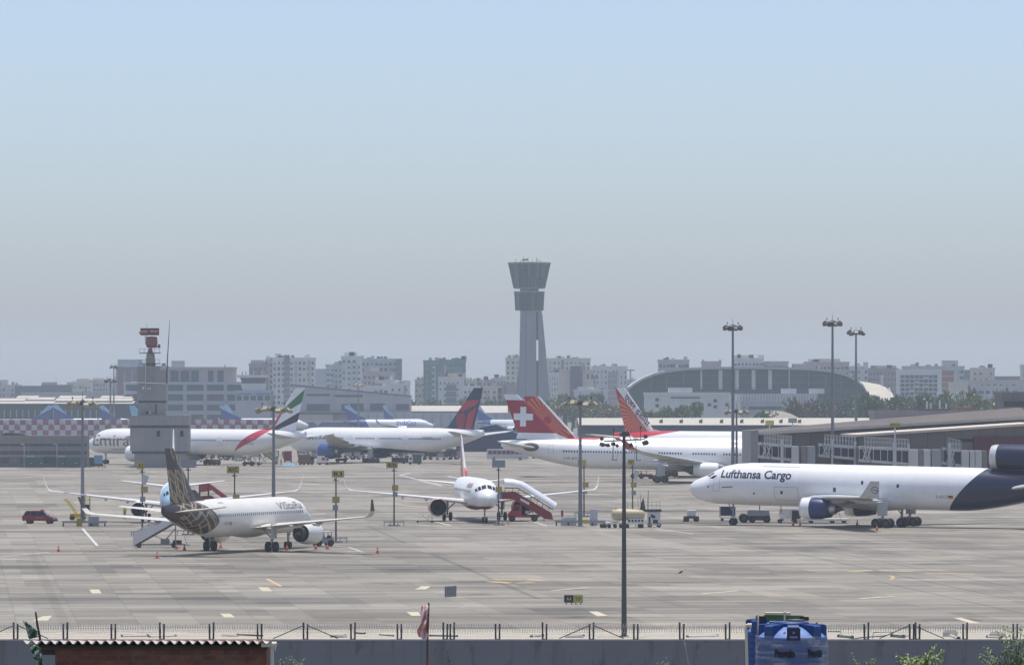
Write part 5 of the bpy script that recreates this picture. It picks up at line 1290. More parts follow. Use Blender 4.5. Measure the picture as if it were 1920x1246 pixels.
MB().prism([Q(961, 956), Q(964, 948), Q(974, 947.5), Q(974, 956)], 'y', -.87, -.85).build('window', M_GLASS, t)
MB().add([(Q(957.6, 957)[0], -.7, Q(957.6, 957)[1]), (Q(957.6, 957)[0], .7, Q(957.6, 957)[1]), (Q(960.4, 948)[0], .7, Q(960.4, 948)[1]), (Q(960.4, 948)[0], -.7, Q(960.4, 948)[1])], [(0, 1, 2, 3)]).build('windscreen', M('pale windscreen'), t)
m = MB(); a, b_ = Q(953, 969), Q(1012, 964); m.box(a[0], b_[0], -.7, .7, a[1], b_[1]); m.build('chassis', M_DRED, t)
m = MB(); a, b_ = Q(985, 962), Q(1008, 955); m.box(a[0], a[0] + .5, -.6, .6, a[1], b_[1] - .1); m.tube([(a[0] + .3, 0, a[1]), (b_[0], 0, b_[1] + .3)], .12, 8); m.tube([(a[0] + 1.1, -.4, a[1]), (a[0] + .1, -.4, b_[1] + .8)], .08, 6); m.build('lifting_ram', M_LGREY, t)
a = Q(984, 939); o = MB().box(-.7, .7, -.004, .004, -.16, .16).build('name_stripe', M_CANO, t); o.location = (a[0], -1.0, a[1]); o.rotation_euler = (0, R(29), 0)
for px in (960, 1002): 
    for sg in (-1, 1): vwheel(t, Q(px, 0)[0], sg * .75, .46, .3)
m = MB(); a = Q(1020, 977)
for sg in (-.7, .7): m.bar((a[0], sg, 0), (a[0], sg, .55), .1)
m.build('outrigger', M_DRED, t)

# red covered stairs behind the patterned fin
d = GD(966); s = d / F
t = thing('stair_truck', 'red covered boarding stairs half hidden behind the cream jet', 'stair truck', (X(395, d), d, 0)); Q = lambda px, py: ((px - 395) * s, Z(py, d))
MB().prism([Q(374, 906), Q(389, 903.5), Q(400, 910), Q(432, 934), Q(424, 938), Q(398, 918), Q(391, 920), Q(374, 922)], 'y', -.9, .9).build('canopy', M('dull red canopy', (.36, .07, .07), .45, var=.1), t)
MB().prism([Q(366, 930), Q(396, 928), Q(425, 950), Q(420, 958), Q(390, 936), Q(366, 938)], 'y', -.95, .95).build('side_panel', M_DRED, t)
m = MB()
for px in (374.5, 391):
    for sy in (-.85, .85): a, b_ = Q(px, 906), Q(px, 932); MB().bar((a[0], sy, a[1]), (b_[0], sy, b_[1]), .12).build('post', M_BLK, t)
a = Q(372, 966); MB().box(a[0], a[0] + 4.2, -.9, .9, .4, .9).build('chassis', M_DRED, t); wheels4(t, (a[0] + .7, a[0] + 3.4), .8, .42, .28)

# small tractor by the nearest engine
def tug(px, py, rz, label, body, length=2.6, cab=True, name='tow_tractor', r=.38):
    t = thing(name, label, 'tow tractor', tuple(G(px, py)), rz); L2 = length / 2
    MB().prism([(-L2, .35), (-L2, .85), (-L2 * .2, .9), (-L2 * .1, .95), (L2 * .9, .95), (L2, .8), (L2, .35)], 'y', -.7, .7).build('body', body, t)
    if cab:
        m = MB()
        for x_ in (-L2 * .75, .05):
            for sg in (-.6, .6): m.bar((x_, sg, .85), (x_ + .05, sg, 1.65), .07)
        m.build('cab_post', M_BLK, t); MB().box(-L2 * .85, .2, -.68, .68, 1.65, 1.73).build('cab_roof', M_EQW, t); MB().box(.03, .06, -.58, .58, .95, 1.6).build('windscreen', M_GLASS, t)
        MB().prism([(-L2 * .7, .9), (-L2 * .7, 1.25), (-L2 * .6, 1.25), (-L2 * .55, 1.0), (-L2 * .2, 1.0), (-L2 * .2, .9)], 'y', -.5, .5).build('seat', M_BLK, t)
    wheels4(t, (-L2 * .65, L2 * .65), .62, r, .24)
    MB().box(L2, L2 + .14, -.6, .6, .38, .6).build('bumper', M_BLK, t)
    for sg in (-1, 1): MB().box(L2 - .02, L2 + .04, sg * .5 - .09, sg * .5 + .09, .66, .8).build('headlight', M('lamp glass'), t)
    return t
tug(606, 1023, R(200), 'small grey tow tractor just beyond the nearest engine', M_GREY, 2.2)

# engine access frame under the salmon engine
d = GD(979); t = thing('work_stand', 'low wheeled work stand leaning in front of the salmon engine', 'work stand', (X(797, d), d, 0)); m = MB(); s = d / F
m.bar((-1.1, 0, .18), (1.0, 0, .18), .09); m.bar((-1.1, .8, .18), (1.0, .8, .18), .09); m.bar((.5, 0, .18), (.5, 0, 1.0), .05); m.bar((.95, 0, .18), (.95, 0, 1.4), .08); m.bar((.95, .8, .18), (.95, .8, 1.4), .08); m.bar((-.5, 0, 1.1), (.4, 0, .3), .05); m.bar((-.9, 0, 1.3), (.9, 0, 1.35), .05); m.bar((.5, 0, 1.0), (.95, 0, .9), .05)
m.build('frame', M_GREY, t); wheels4(t, (-1.0, .95), .38, .15, .1)

# airside direction sign and screen panel
d = GD(1132); s = d / F; t = thing('taxiway_sign', 'low black and yellow taxiway sign reading A4 and Y1P', 'airfield sign', (X(1075, d), d, 0), R(-6))
for x0, x1, face, txt, tm in ((-.78, .02, M_BLK, 'A4', M('dull yellow print', (.42, .38, .18), .5, var=0)), (.03, .80, M('sign yellow', (.46, .42, .05), .5, var=.1, sc=3), 'Y1P', M_BLK)):
    o = MB().box(x0, x1, -.09, .09, .15, .80).build('panel', M_SIGNB, t); MB().box(x0 + .03, x1 - .03, -.105, -.09, .18, .77).build('face', face, o)
    text_flat('lettering', txt, .46, tm, o, ((x0 + x1) / 2, -.112, .47), .006, width=.42 if txt == 'A4' else .5)
    for q in (x0 + .18, x1 - .18): MB().box(q - .05, q + .05, -.07, .07, 0, .15).build('leg', M_GREY, t)
d = GD(1118); t = thing('sign_panel', 'small grey ribbed panel standing edge-on on the concrete', 'panel', (X(845, d), d, 0), R(62)); m = MB(); m.box(-.95, .95, -.05, .05, .12, .92); m.build('panel', M('grey ribbed sheet', (.17, .19, .20), .55, var=.15), t)
for i in range(5): MB().box(-.92 + i * .44, -.86 + i * .44, -.09, .09, .0, .95).build('rib', M_GREY, t)

# tank trailer, steps unit and water cart in the middle of the apron
d = GD(989); s = d / F; t = thing('tank_trailer', 'long beige tank on a low trailer behind the foreground lamp mast', 'tank trailer', (X(1180, d), d, 0)); X_ = lambda px: (px - 1180) * s
M_BEI = M('beige tank paint', (.46, .39, .25), .5, var=.12)
MB().lathe([(X_(1146), .02), (X_(1147), .5), (X_(1150), .72), (X_(1160), .78), (X_(1195), .68), (X_(1204), .58), (X_(1208), .40), (X_(1209), .02)], (0, 0, 1.75), 'x', 20).build('tank', M_BEI, t, smooth=50)
MB().lathe([(2.3, .22), (2.55, .22), (2.6, .05)], (X_(1155), 0, 0), 'z', 12).build('filler_cap', M_RED, t)
m = MB(); m.box(X_(1135), X_(1208), -.9, .9, .55, .72); m.box(X_(1178), X_(1208), -.85, .85, .72, 1.25); m.build('trailer_bed', M_EQW, t)
for i in range(5): o = MB().box(X_(1178 + i * 6), X_(1181.5 + i * 6), -.88, -.85, .82, 1.12).build('opening', M_BLK, t)
for px in (1128, 1134, 1142, 1153, 1164, 1176, 1199, 1203):
    for sg in (-1, 1): vwheel(t, X_(px), sg * .7, .26, .18)
m = MB(); m.bar((X_(1125), 0, .5), (X_(1160), 0, .85), .1); m.bar((X_(1122), -.5, .8), (X_(1150), -.5, 1.0), .06); m.build('drawbar', M_GREY, t)
t = thing('service_unit', 'white wheeled service unit with a railed roof deck behind the beige tank', 'service unit', (X(1226, d + 4), d + 4, 0)); s2 = (d + 4) / F; X_ = lambda px: (px - 1226) * s2
MB().box(X_(1214), X_(1238), -.8, .8, .25, 2.0).build('body', M_EQW, t); MB().box(X_(1174), X_(1240), -.95, .95, 2.05, 2.35).build('deck', M_MASTD, t)
for a_, b_, c_, e_ in ((1220, 1224, 1.3, 1.7), (1223, 1228, 1.2, 1.55), (1224, 1233, .5, 1.0), (1216, 1219, .4, 1.4)): MB().box(X_(a_), X_(b_), -.83, -.8, c_, e_).build('panel', M_MASTD, t)
m = MB()
for px in (1176, 1186, 1196, 1206, 1214, 1222, 1230, 1237): m.bar((X_(px), -.8, 2.35), (X_(px), -.8, 3.45 + .2 * (px % 3)), .045)
m.bar((X_(1176), -.8, 3.3), (X_(1237), -.8, 3.3), .035); m.bar((X_(1176), -.8, 2.85), (X_(1237), -.8, 2.85), .035); m.build('guard_rail', M('rusty yellow rail', (.34, .26, .10), .6, var=.25), t)
m = MB(); m.prism([(X_(1200), 2.35), (X_(1202), 3.1), (X_(1206), 3.9), (X_(1208), 3.3), (X_(1210), 2.35)], 'y', -.4, .4); m.build('tarped_gear', M('dark canvas', (.05, .05, .05), .9, var=.3), t)
m = MB(); m.tube([(X_(1215), 0, 2.35), (X_(1215.5), 0, 4.9)], .05, 6); m.tube([(X_(1202), .3, 2.35), (X_(1201), .3, 4.3)], .04, 6); m.build('aerial', M_GREY, t)
m = MB()
for px in (1178, 1192, 1206): m.bar((X_(px), .8, 0), (X_(px), .8, 2.05), .08)
m.build('leg', M_GREY, t)
for sg in (-1, 1): vwheel(t, X_(1235), sg * .7, .3, .2); vwheel(t, X_(1218), sg * .7, .3, .2)
d = GD(977); t = thing('water_cart', 'small white water cart alone in front of the freighter nose', 'service cart', (X(1296, d), d, 0), R(12))
MB().lathe([(.75, .55), (.78, .62), (1.55, .64), (1.6, .58), (1.6, .45), (1.5, .44)], (0, 0, 0), 'z', 20).build('tank', M_EQW, t, smooth=40); MB().lathe([(1.5, .44), (1.48, .02)], (0, 0, 0), 'z', 16).build('lid', M_BLK, t)
MB().box(-.95, .95, -.6, .6, .42, .74).build('chassis', M_MASTD, t); wheels4(t, (-.7, .7), .55, .28, .2); MB().prism([(-1.15, 0), (-1.02, .75), (-.9, .75), (-.98, 0)], 'y', -.1, .1).build('stand_leg', M('rust', (.22, .08, .03), .8), t)

# gear under the freighter's nose
M_CURT = M('navy curtain', (.02, .03, .08), .7, var=.2)
def dolly(px, py, w, label, cov, frame, h=1.55, rz=0.0, name='covered_dolly', group=None):
    t = thing(name, label, 'baggage dolly', tuple(G(px, py)), rz, group); a = w / 2
    m = MB()
    for x_ in (-a, a):
        for y_ in (-.7, .7): m.bar((x_, y_, .45), (x_, y_, .45 + h), .09)
    m.box(-a - .08, a + .08, -.78, .78, .45 + h, .53 + h); m.box(-a, a, -.72, .72, .38, .48); m.build('frame', frame, t)
    MB().box(-a + .05, a - .05, -.68, .68, .75, .42 + h).build('curtain', cov, t)
    MB().bar((a, 0, .4), (a + .9, 0, .3), .07).build('drawbar', M_BLK, t); wheels4(t, (-a * .7, a * .7), .55, .2, .15)
    return t
dolly(1364, 976, 2.1, 'white framed dolly with a navy curtain ahead of the freighter nose wheel', M_CURT, M_EQW)
d = GD(979); t = thing('tow_tractor', 'low grey aircraft tug parked under the freighter nose', 'tow tractor', (X(1415, d), d, 0)); s = d / F; X_ = lambda px: (px - 1415) * s
MB().prism([(X_(1392), .35), (X_(1392), .95), (X_(1400), 1.05), (X_(1402), 1.75), (X_(1441), 1.7), (X_(1443), .9), (X_(1440), .3)], 'y', -1.1, 1.1).build('body', M_GREY, t)
MB().box(X_(1398), X_(1442), -1.12, 1.12, .35, .95).build('skirt', M_MASTD, t)
for px, r_ in ((1394, .62), (1410, .4), (1437, .5)):
    for sg in (-1, 1): vwheel(t, X_(px), sg * 1.0, r_, .4)
m = MB(); m.tube([(X_(1424), -.4, 1.7), (X_(1424), -.4, 2.7)], .07, 6); m.build('exhaust_stack', M_MASTD, t)
m = MB(); m.bar((X_(1392), 0, .55), (X_(1378), 0, .5), .12); m.build('tow_bar', M_EQW, t)
dolly(1478, 975, 2.4, 'pale ground power cart between the tug and the freighter engine', M_LGREY, M_EQW, 1.1, name='power_cart')
d = GD(980); t = thing('cargo_loader', 'long low white cargo loader bed beneath the freighter engine', 'cargo loader', (X(1540, d), d, 0)); s = d / F; X_ = lambda px: (px - 1540) * s
MB().box(X_(1493), X_(1590), -1.3, 1.3, .35, .62).build('bed', M_EQW, t); MB().box(X_(1484), X_(1500), -1.1, 1.1, .3, 1.7).build('power_unit', M_BLK, t); MB().box(X_(1466), X_(1484), -.9, .9, .55, 1.75).build('cab', M_EQW, t)
m = MB(); m.bar((X_(1575), -.9, .6), (X_(1571), -.9, 1.9), .16); m.build('support_arm', M_EQW, t)
m = MB(); m.box(X_(1462), X_(1496), -.7, .7, 2.35, 2.6); m.bar((X_(1463), 0, 2.6), (X_(1466), 0, 1.4), .12); m.build('conveyor', M('rusty yellow rail'), t)
for px in (1462, 1490, 1520, 1560, 1582):
    for sg in (-1, 1): vwheel(t, X_(px), sg * 1.0, .28, .25)

# clutter below the far wide bodies
M_TARP = M('blue tarpaulin', (.06, .30, .55), .5, var=.3, sc=2)
vs, fs = [], []
for i in range(15):
    for j in range(7):
        e = (sin(pi * i / 14) * sin(pi * j / 6)) ** .5; vs.append((-1.75 + 3.5 * i / 14, -.9 + 1.8 * j / 6, e * (.55 + .28 * sin(i * 1.1) + .2 * sin(i * 2.3 + j))))
for i in range(14):
    for j in range(6): a = i * 7 + j; fs.append((a, a + 1, a + 8, a + 7))
o = MB().add(vs, fs).build('tarpaulin', M_TARP, smooth=60); o.location = G(542, 872); o.scale = (.9, 1, .85); tag(o, 'crumpled bright blue tarpaulin heap under the striped tail', 'tarpaulin')
def truck(px, py, rz, label, boxm, cabm, L=3.6, h=2.2, name='box_truck', logo=None):
    t = thing(name, label, 'truck', tuple(G(px, py)), rz)
    MB().box(-L / 2, L / 2 - 1.1, -.95, .95, .55, h).build('cargo_box', boxm, t)
    MB().prism([(L / 2 - 1.05, .45), (L / 2 - 1.05, h * .8), (L / 2 - .35, h * .8), (L / 2, 1.1), (L / 2, .45)], 'y', -.9, .9).build('cab', cabm, t)
    MB().box(L / 2 - .85, L / 2 - .3, -.92, .92, 1.15, h * .74).build('window', M_GLASS, t); MB().box(-L / 2, L / 2, -.5, .5, .35, .55).build('chassis', M_BLK, t)
    if logo: MB().box(-.4, .4, -.97, -.95, h - .95, h - .3).build('emblem', logo, t)
    wheels4(t, (-L / 2 + .6, L / 2 - .5), .8, .36, .24); return t
truck(574, 871, R(35), 'brown and green box truck near the blue tarpaulin', M('brown box', (.16, .09, .06), .6, var=.2), M('dull green cab', (.06, .10, .07), .5), 3.4, 2.5)
truck(606, 871, R(5), 'small white van with a red square by the blue engine', M_EQW, M_EQW, 2.9, 2.1, logo=M_RED)
truck(778, 870, R(180), 'pale green-sided catering truck behind the ochre sign', M('dull green cab'), M_EQW, 3.2, 2.4)
def bus(px, py, L, rz, label, lower, upper):
    t = thing('bus', label, 'bus', tuple(G(px, py)), rz); MB().prism([(-L / 2, .35), (-L / 2, 2.7), (-L / 2 + .3, 2.85), (L / 2 - .4, 2.85), (L / 2, 2.2), (L / 2, .35)], 'y', -1.25, 1.25).build('body', lower, t)
    n = int(L / 1.2)
    for i in range(n): MB().box(-L / 2 + .4 + i * 1.15, -L / 2 + 1.4 + i * 1.15, -1.27, -1.25, 1.55, 2.45).build('window', upper, t)
    wheels4(t, (-L / 2 + 1.8, L / 2 - 1.9), 1.1, .45, .3)
bus(951, 862, 10.5, 0, 'long apron bus with dull red windows beyond the red tail edge', M('bus white', (.50, .50, .50), .45, var=.1), M('bus red glass', (.20, .05, .07), .3))
bus(983, 860, 2.6, 0, 'small white and red coach at the end of the long apron bus', M('bus white'), M('bus red glass'))
t = truck(955, 856, 0, 'white van roof showing behind the long apron bus', M_EQW, M_EQW, 3.4, 3.6)
# baggage dollies and containers in rows
M_CTR = M('dull aluminium container', (.30, .32, .35), .5, .4, var=.25); M_CTD = M('dark blue container', (.05, .065, .10), .6, var=.25)
DOL = [(372, 866), (418, 862), (432, 862), (447, 864), (462, 862), (580, 861), (592, 861), (655, 861), (668, 861), (790, 862), (802, 861), (814, 861), (826, 862), (838, 861), (850, 861), (862, 861), (1005, 859), (1018, 859), (1032, 860)] + [(348 + i * 17 + rnd.uniform(-4, 4), 858 + rnd.uniform(-1, 2)) for i in range(12)] + [(566 + i * 15.5 + rnd.uniform(-4, 4), 857 + rnd.uniform(-1, 2)) for i in range(20)]
dl = None
for i, (px, py) in enumerate(DOL):
    lb = 'baggage dolly with a covered load in the row beneath the far jets'
    if dl is None: dl = dolly(px, py, 1.9, lb, M_CTR, M_MASTD, 1.5, group='baggage dollies under the far jets'); dk = None
    else:
        c = again(dl, tuple(G(px, py)), R(rnd.uniform(-25, 25)), lb, (1, 1, rnd.uniform(.8, 1.25)))
        if i % 3 != 0:
            for ch in c.children:
                if ch.name.startswith('curtain'):
                    ch.data = ch.data.copy(); ch.data.materials[0] = (M_CTD, M_EQW, M_CTR, M_MASTD)[(i // 3) % 4]
for px, py, rz, lb, bm_ in ((395, 868, .2, 'dark tow tractor under the long striped jet', M_BLK), (478, 872, 0, 'grey tow tractor at the foot of the yellow stairs', M_LGREY), (466, 873, 0, 'dark tow tractor beside a grey one under the striped tail', M_BLK), (640, 866, 3.1, 'dark tow tractor behind the blue engine', M_BLK), (750, 869, 0, 'dark tow tractor next to the catering truck', M_BLK), (760, 866, .4, 'dark tow tractor tucked behind another under the navy belly', M_BLK), (1195, 897, 0, 'dark tow tractor under the white cross jet', M_BLK), (1211, 897, .1, 'red tow tractor next to the main wheels of the white cross jet', M_DRED)):
    tug(px, py, rz, lb, bm_, 2.8)
d = GD(870); s = d / F
stairs('mobile_stairs', 'yellow-railed mobile stairs under the striped tail', (X(522, d), d, 0), R(180), 4.0, 3.0, 1.0, 1.6, M('straw yellow panel', (.42, .34, .18), .6, var=.2), M_GREY, M_MASTD, .3, 1.0)
truck(540, 866, R(90), 'red vehicle behind the yellow-railed stairs', M_DRED, M_DRED, 3.2, 2.8)
# ---------------------------------------------------------------- buildings
def wallmat(name, col, v=.26, sc=.12):
    if name in _mats: return _mats[name]
    k = NT(name, .85, spec=.25); x, y, z = k.obj(); n = k.noise(sc, 5); st = k.noise(1.0, 4, k.vec(x * .6, y * .6, z * .05))
    k.color(k.scale(col, (n * .6 + st * .4) * (2 * v) + (1 - v))); return MS(k)
B_WHITE, B_PINK, B_CREAM = wallmat('whitewashed wall', (.60, .60, .585)), wallmat('pinkish wall', (.45, .39, .37)), wallmat('cream wall', (.54, .50, .42))
B_GREY, B_DGREY, B_TEAL = wallmat('grey wall', (.40, .42, .45)), wallmat('dark grey wall', (.17, .185, .21)), wallmat('pale teal wall', (.43, .49, .50))
B_BROWN, B_BRICK = wallmat('mauve brown wall', (.30, .26, .26)), wallmat('red brown cladding', (.30, .15, .11))
B_NET = wallmat('green netting', (.13, .25, .22), .3)
M_BWIN = M('far window glass', (.075, .09, .11), .3, var=.25, sc=.3); M_BWIN2 = M('greenish curtain glass', (.05, .095, .105), .22, var=.2, sc=.2)
M_ROOFB = M('beige roof sheet', (.46, .43, .36), .7, var=.12, sc=.1); M_ROOFD = M('dark roof edge', (.07, .08, .10), .7, var=.2, sc=.2)
def block(px0, px1, ytop, d, label, wall, rows=0, cols=0, ww=.55, wh=.5, fh=3.2, wm=M_BWIN, depth=14, rz=0.0, name='apartment_block', cat='building', par=True, extra=(), bal=None, group=None, z0=0.0):
    s = d / F; w = (px1 - px0) * s; h = Z(ytop, d) - z0
    t = thing(name, label, cat, (X((px0 + px1) / 2, d), d, z0), rz, group)
    MB().box(-w / 2, w / 2, 0, depth, 0, h).build('wall', wall, t)
    if par:
        m = MB(); e = .25
        m.box(-w / 2 - e, w / 2 + e, -e, -.02, h - .9, h + .35); m.box(-w / 2 - e, w / 2 + e, depth + .02, depth + e, h - .9, h + .35); m.box(-w / 2 - e, -w / 2 - .02, -.02, depth + .02, h - .9, h + .35); m.box(w / 2 + .02, w / 2 + e, -.02, depth + .02, h - .9, h + .35)
        m.build('parapet', wall, t)
    if rows and cols:
        cw = w / cols; me = MB().box(-cw * ww / 2, cw * ww / 2, -.06, .02, 0, fh * wh).mesh('window', wm)
        for r_ in range(rows):
            for c in range(cols):
                if rows * cols > 96 and (r_ * cols + c) >= 96: break
                q_ = rnd.random()
                if q_ < .09: continue
                o = link('window', me, t); o.location = (-w / 2 + cw * (c + .5), 0, h - 1.2 - fh * (r_ + .78)); o.scale = (rnd.choice((.7, 1, 1, 1.25)), 1, rnd.choice((.75, 1, 1)))
    if bal:
        for c0, c1, mt in bal:
            for r_ in range(max(rows, 3)):
                m = MB(); m.box(-w / 2 + w * c0, -w / 2 + w * c1, -1.3, -.08, h - 1.0 - fh * (r_ + 1), h - 1.0 - fh * (r_ + 1) + .95); m.build('balcony', mt, t)
    if rows >= 2:
        r_ = random.Random(int(px0 * 7 + px1)); m_ = [B_WHITE, B_CREAM, B_GREY, B_DGREY, B_PINK]
        for _ in range(r_.randint(2, 4)):
            x_ = r_.uniform(-w * .45, w * .4); q_ = r_.uniform(1.2, 3.4); MB().box(x_, x_ + q_, 2, 2 + q_, h, h + r_.uniform(.8, 2.6)).build('roof_shed', r_.choice(m_), t)
        for _ in range(r_.randint(1, 3)): MB().lathe([(0, .9), (1.5, .9), (1.7, .3), (1.72, .02)], (r_.uniform(-w * .42, w * .42), 4, h), 'z', 10).build('roof_tank', r_.choice([M_MASTD, B_WHITE, B_DGREY]), t)
        if r_.random() < .6:
            m2 = MB()
            for q_ in range(rows): m2.box(-w / 2 - .15, w / 2 + .15, -.45, -.07, h - 1.0 - fh * (q_ + 1), h - .75 - fh * (q_ + 1))
            m2.build('floor_ledge', wall, t)
        for _ in range(r_.randint(1, 3)):
            x_ = r_.uniform(-w * .45, w * .4); MB().box(x_, x_ + w * r_.uniform(.04, .1), -.12, .0, r_.uniform(0, h * .3), h - r_.uniform(.5, 4)).build('pipe_shaft', r_.choice(m_), t)
    for nm, x0, x1, z0_, z1, y0, y1, mt in extra:      # x as fractions of width, z metres from the roof line
        MB().box(-w / 2 + w * x0, -w / 2 + w * x1, y0, y1, h + z0_, h + z1).build(nm, mt, t)
    return t
G2 = 'roof_room'
# --- distant skyline, west to east in the picture
block(-30, 36, 722, 3300, 'far low pinkish block at the very edge of the skyline', B_PINK, 2, 8, extra=((G2, .42, .66, 0, 3.5, 2, 8, B_TEAL),))
block(28, 80, 724, 2900, 'far dark grey long shed beside the pinkish edge block', B_DGREY, 1, 10, .8, .35)
block(78, 132, 722, 2850, 'far dark grey long shed with a raised roof box', B_DGREY, 1, 12, .8, .3, extra=((G2, 0, .5, 0, 1.8, 1, 8, B_GREY), ('aerial', .49, .495, 1.8, 4.5, 2, 2.2, M_MASTD)))
block(126, 170, 717, 3200, 'far cream house row with a stepped roof', B_CREAM, 3, 8, extra=((G2, .4, .9, 0, 2.4, 1, 8, B_CREAM),))
block(168, 222, 713, 3400, 'far pale pink stepped houses beside the mauve office', B_PINK, 4, 9, extra=((G2, .1, .5, 0, 1.6, 1, 8, B_WHITE),))
block(40, 232, 736, 2600, 'low pale grey hangar wall in front of the dark sheds', B_GREY, 1, 16, .7, .3, depth=40)
ofc = block(217, 262, 689, 2350, 'mauve windowless office slab beside the radar building', B_BROWN, 0, 0, depth=30, extra=((G2, .05, 1.0, 0, 3.8, 4, 20, B_TEAL), ('pier', .0, .08, -25, 0, -.5, -.02, B_PINK), ('pier', .34, .40, -25, -1, -.4, -.02, B_PINK), ('pier', .66, .72, -25, -1, -.4, -.02, B_PINK)))
o2 = block(300, 437, 689, 2380, 'long pinkish office with five tall greenish glazed bays', B_PINK, 0, 0, depth=30, extra=((G2, .15, .32, .4, 3.2, 3, 12, B_GREY), ('aerial', .88, .89, 0, 1.6, 2, 2.3, M_MASTD)))
for a, b_ in ((.145, .255), (.285, .40), (.43, .53), (.66, .73), (.79, .87)):
    w_ = (437 - 300) * 2380 / F; h_ = Z(689, 2380); MB().box(-w_ / 2 + w_ * a, -w_ / 2 + w_ * b_, -.3, .02, h_ - 7.4, h_ - 1.4).build('window', M_BWIN2, o2)
block(262, 312, 687, 2390, 'narrow pinkish stair block hidden behind the radar building', B_PINK, 2, 3, depth=20)
t = block(232, 460, 717, 2280, 'long grey terminal of stacked window bands behind the radar building', B_GREY, 0, 0, depth=30)
w_ = 228 * 2280 / F; h_ = Z(717, 2280)
for i, (a, b_) in enumerate(((.4, 3.6), (5.2, 8.0), (9.8, 12.4), (14.2, 17.2))):
    for q in range(6): MB().box(-w_ / 2 + 1 + q * w_ / 6, -w_ / 2 + w_ / 6 + q * w_ / 6 - .6, -.12, .02, h_ - b_, h_ - a).build('window_band', M_BWIN if i % 2 else M_BWIN2, t)
t = block(441, 508, 733, 2240, 'old control building base with a blue banner', B_GREY, 0, 0, depth=22)
w_ = 67 * 2240 / F; h_ = Z(733, 2240)
MB().box(-w_ / 2 + .5, -w_ / 2 + 7, -.15, .02, h_ - 1.5, h_ - .1).build('banner', M('blue banner', (.08, .22, .42), .6), t); MB().box(1.2, w_ / 2 - .4, -.15, .02, h_ - 1.5, h_ - .1).build('banner', M('blue banner'), t)
for i in range(5): MB().box(-w_ / 2 + .6 + i * 3.1, -w_ / 2 + 2.8 + i * 3.1, -.12, .02, h_ - 4, h_ - 2).build('window', M_BWIN, t)
zc_ = h_; m = MB()
m.prism([(-4.5, zc_), (4.8, zc_), (5.4, zc_ + 3.4), (-5.6, zc_ + 3.4)], 'y', 2, 12); m.build('cab_floor', B_WHITE, t)
MB().prism([(-4.9, zc_ + 3.45), (4.9, zc_ + 3.45), (5.7, zc_ + 5.9), (-5.8, zc_ + 5.9)], 'y', 1.8, 12.2).build('cab_glass', M_BWIN, t)
MB().box(-7, 6.6, 1, 13, zc_ + 5.95, zc_ + 7.1).build('cab_roof', B_WHITE, t)
m = MB()
for q in (-5, -3.4, -1, 2): m.tube([(q, 6, zc_ + 7.1), (q, 6, zc_ + 8.6 + .3 * (q > -2))], .18, 5)
m.build('roof_aerial', M_MASTD, t)
block(467, 500, 682, 2900, 'mauve flat-roofed flats behind the old control cab', B_BROWN, 5, 4, extra=((G2, .1, .8, 0, 2.2, 1, 8, B_PINK),))
block(497, 512, 675, 2950, 'thin mauve stair tower against a white apartment slab', B_PINK, 6, 2)
block(511, 590, 671, 2900, 'broad white apartment slab with a dark vertical stair strip', B_WHITE, 8, 10, .5, .55, extra=(('stair_strip', .27, .41, -40, 1.8, -.3, .0, B_DGREY),))
block(590, 613, 692, 3100, 'plain grey block wedged between apartment towers', B_GREY, 0, 0)
block(611, 642, 684, 2950, 'pale stepped apartments left of the teal and white tower', B_TEAL, 7, 4, .5, .5, bal=((.05, .4, B_WHITE),))
block(640, 678, 668, 2900, 'white tower with columns of teal balconies', B_WHITE, 9, 4, .45, .5, bal=((.0, .16, B_TEAL), (.42, .62, B_TEAL)))
block(668, 753, 673, 2980, 'wide grey teal apartment slab with a dark corner strip', B_TEAL, 7, 10, .6, .5, extra=(('corner_strip', .87, 1.0, -45, 0, -.3, .0, B_DGREY),))
block(680, 738, 697, 2800, 'pinkish white houses in front of the wide teal slab', B_PINK, 4, 7, extra=((G2, .2, .5, 0, 2.5, 1, 8, B_CREAM),))
block(672, 728, 724, 2600, 'low white house with a flat roof by the terminal wing end', B_WHITE, 2, 6)
block(703, 748, 713, 2650, 'cubic white house with a few square windows', B_WHITE, 3, 5, .3, .4)
block(730, 768, 719, 2560, 'white corner house at the end of the grey terminal wing', B_WHITE, 2, 3, .3, .4)
block(778, 796, 712, 3000, 'small pale block left of the netted towers', B_CREAM, 3, 3)
t = block(794, 822, 676, 2900, 'unfinished tower draped in green netting', B_NET, 7, 4, .5, .4, bal=((.0, .25, B_NET), (.6, .78, B_WHITE)))
block(820, 873, 675, 2950, 'wide netted concrete tower under construction', B_NET, 7, 7, .6, .45, extra=((G2, .0, .25, 0, 1.2, 2, 10, B_NET), (G2, .5, 1.0, 0, 1.2, 2, 10, B_NET)))
block(822, 870, 707, 2700, 'white apartments with a yellow rooftop shade before the netted tower', B_WHITE, 6, 6, .35, .45, extra=(('roof_shade', .3, .8, .5, 2.2, 2, 9, M('yellow shade', (.48, .40, .22), .7)), ('dark_bay', .3, .7, -18, -3.5, -.25, .0, B_DGREY)))
for i, (a, b_, y_, dd, c_) in enumerate(((872, 892, 713, 3000, B_CREAM), (890, 905, 716, 3050, B_PINK), (897, 928, 712, 3150, B_BROWN), (925, 950, 708, 3250, B_GREY), (868, 900, 724, 2800, B_WHITE), (905, 940, 724, 2750, B_CREAM))):
    block(a, b_, y_, dd, ('small cream house right of the netted tower', 'small pink house behind the navy fin tip', 'brown terrace of houses behind the navy fin', 'grey house row left of the control tower', 'white low house under the netted tower', 'cream low house above the white cross fin')[i], c_, 3, 4)
block(934, 966, 719, 2750, 'plain pink brown block at the control tower foot', B_BROWN, 0, 0, extra=(('dark_strip', .35, .5, -14, 0, -.2, .0, B_DGREY),))
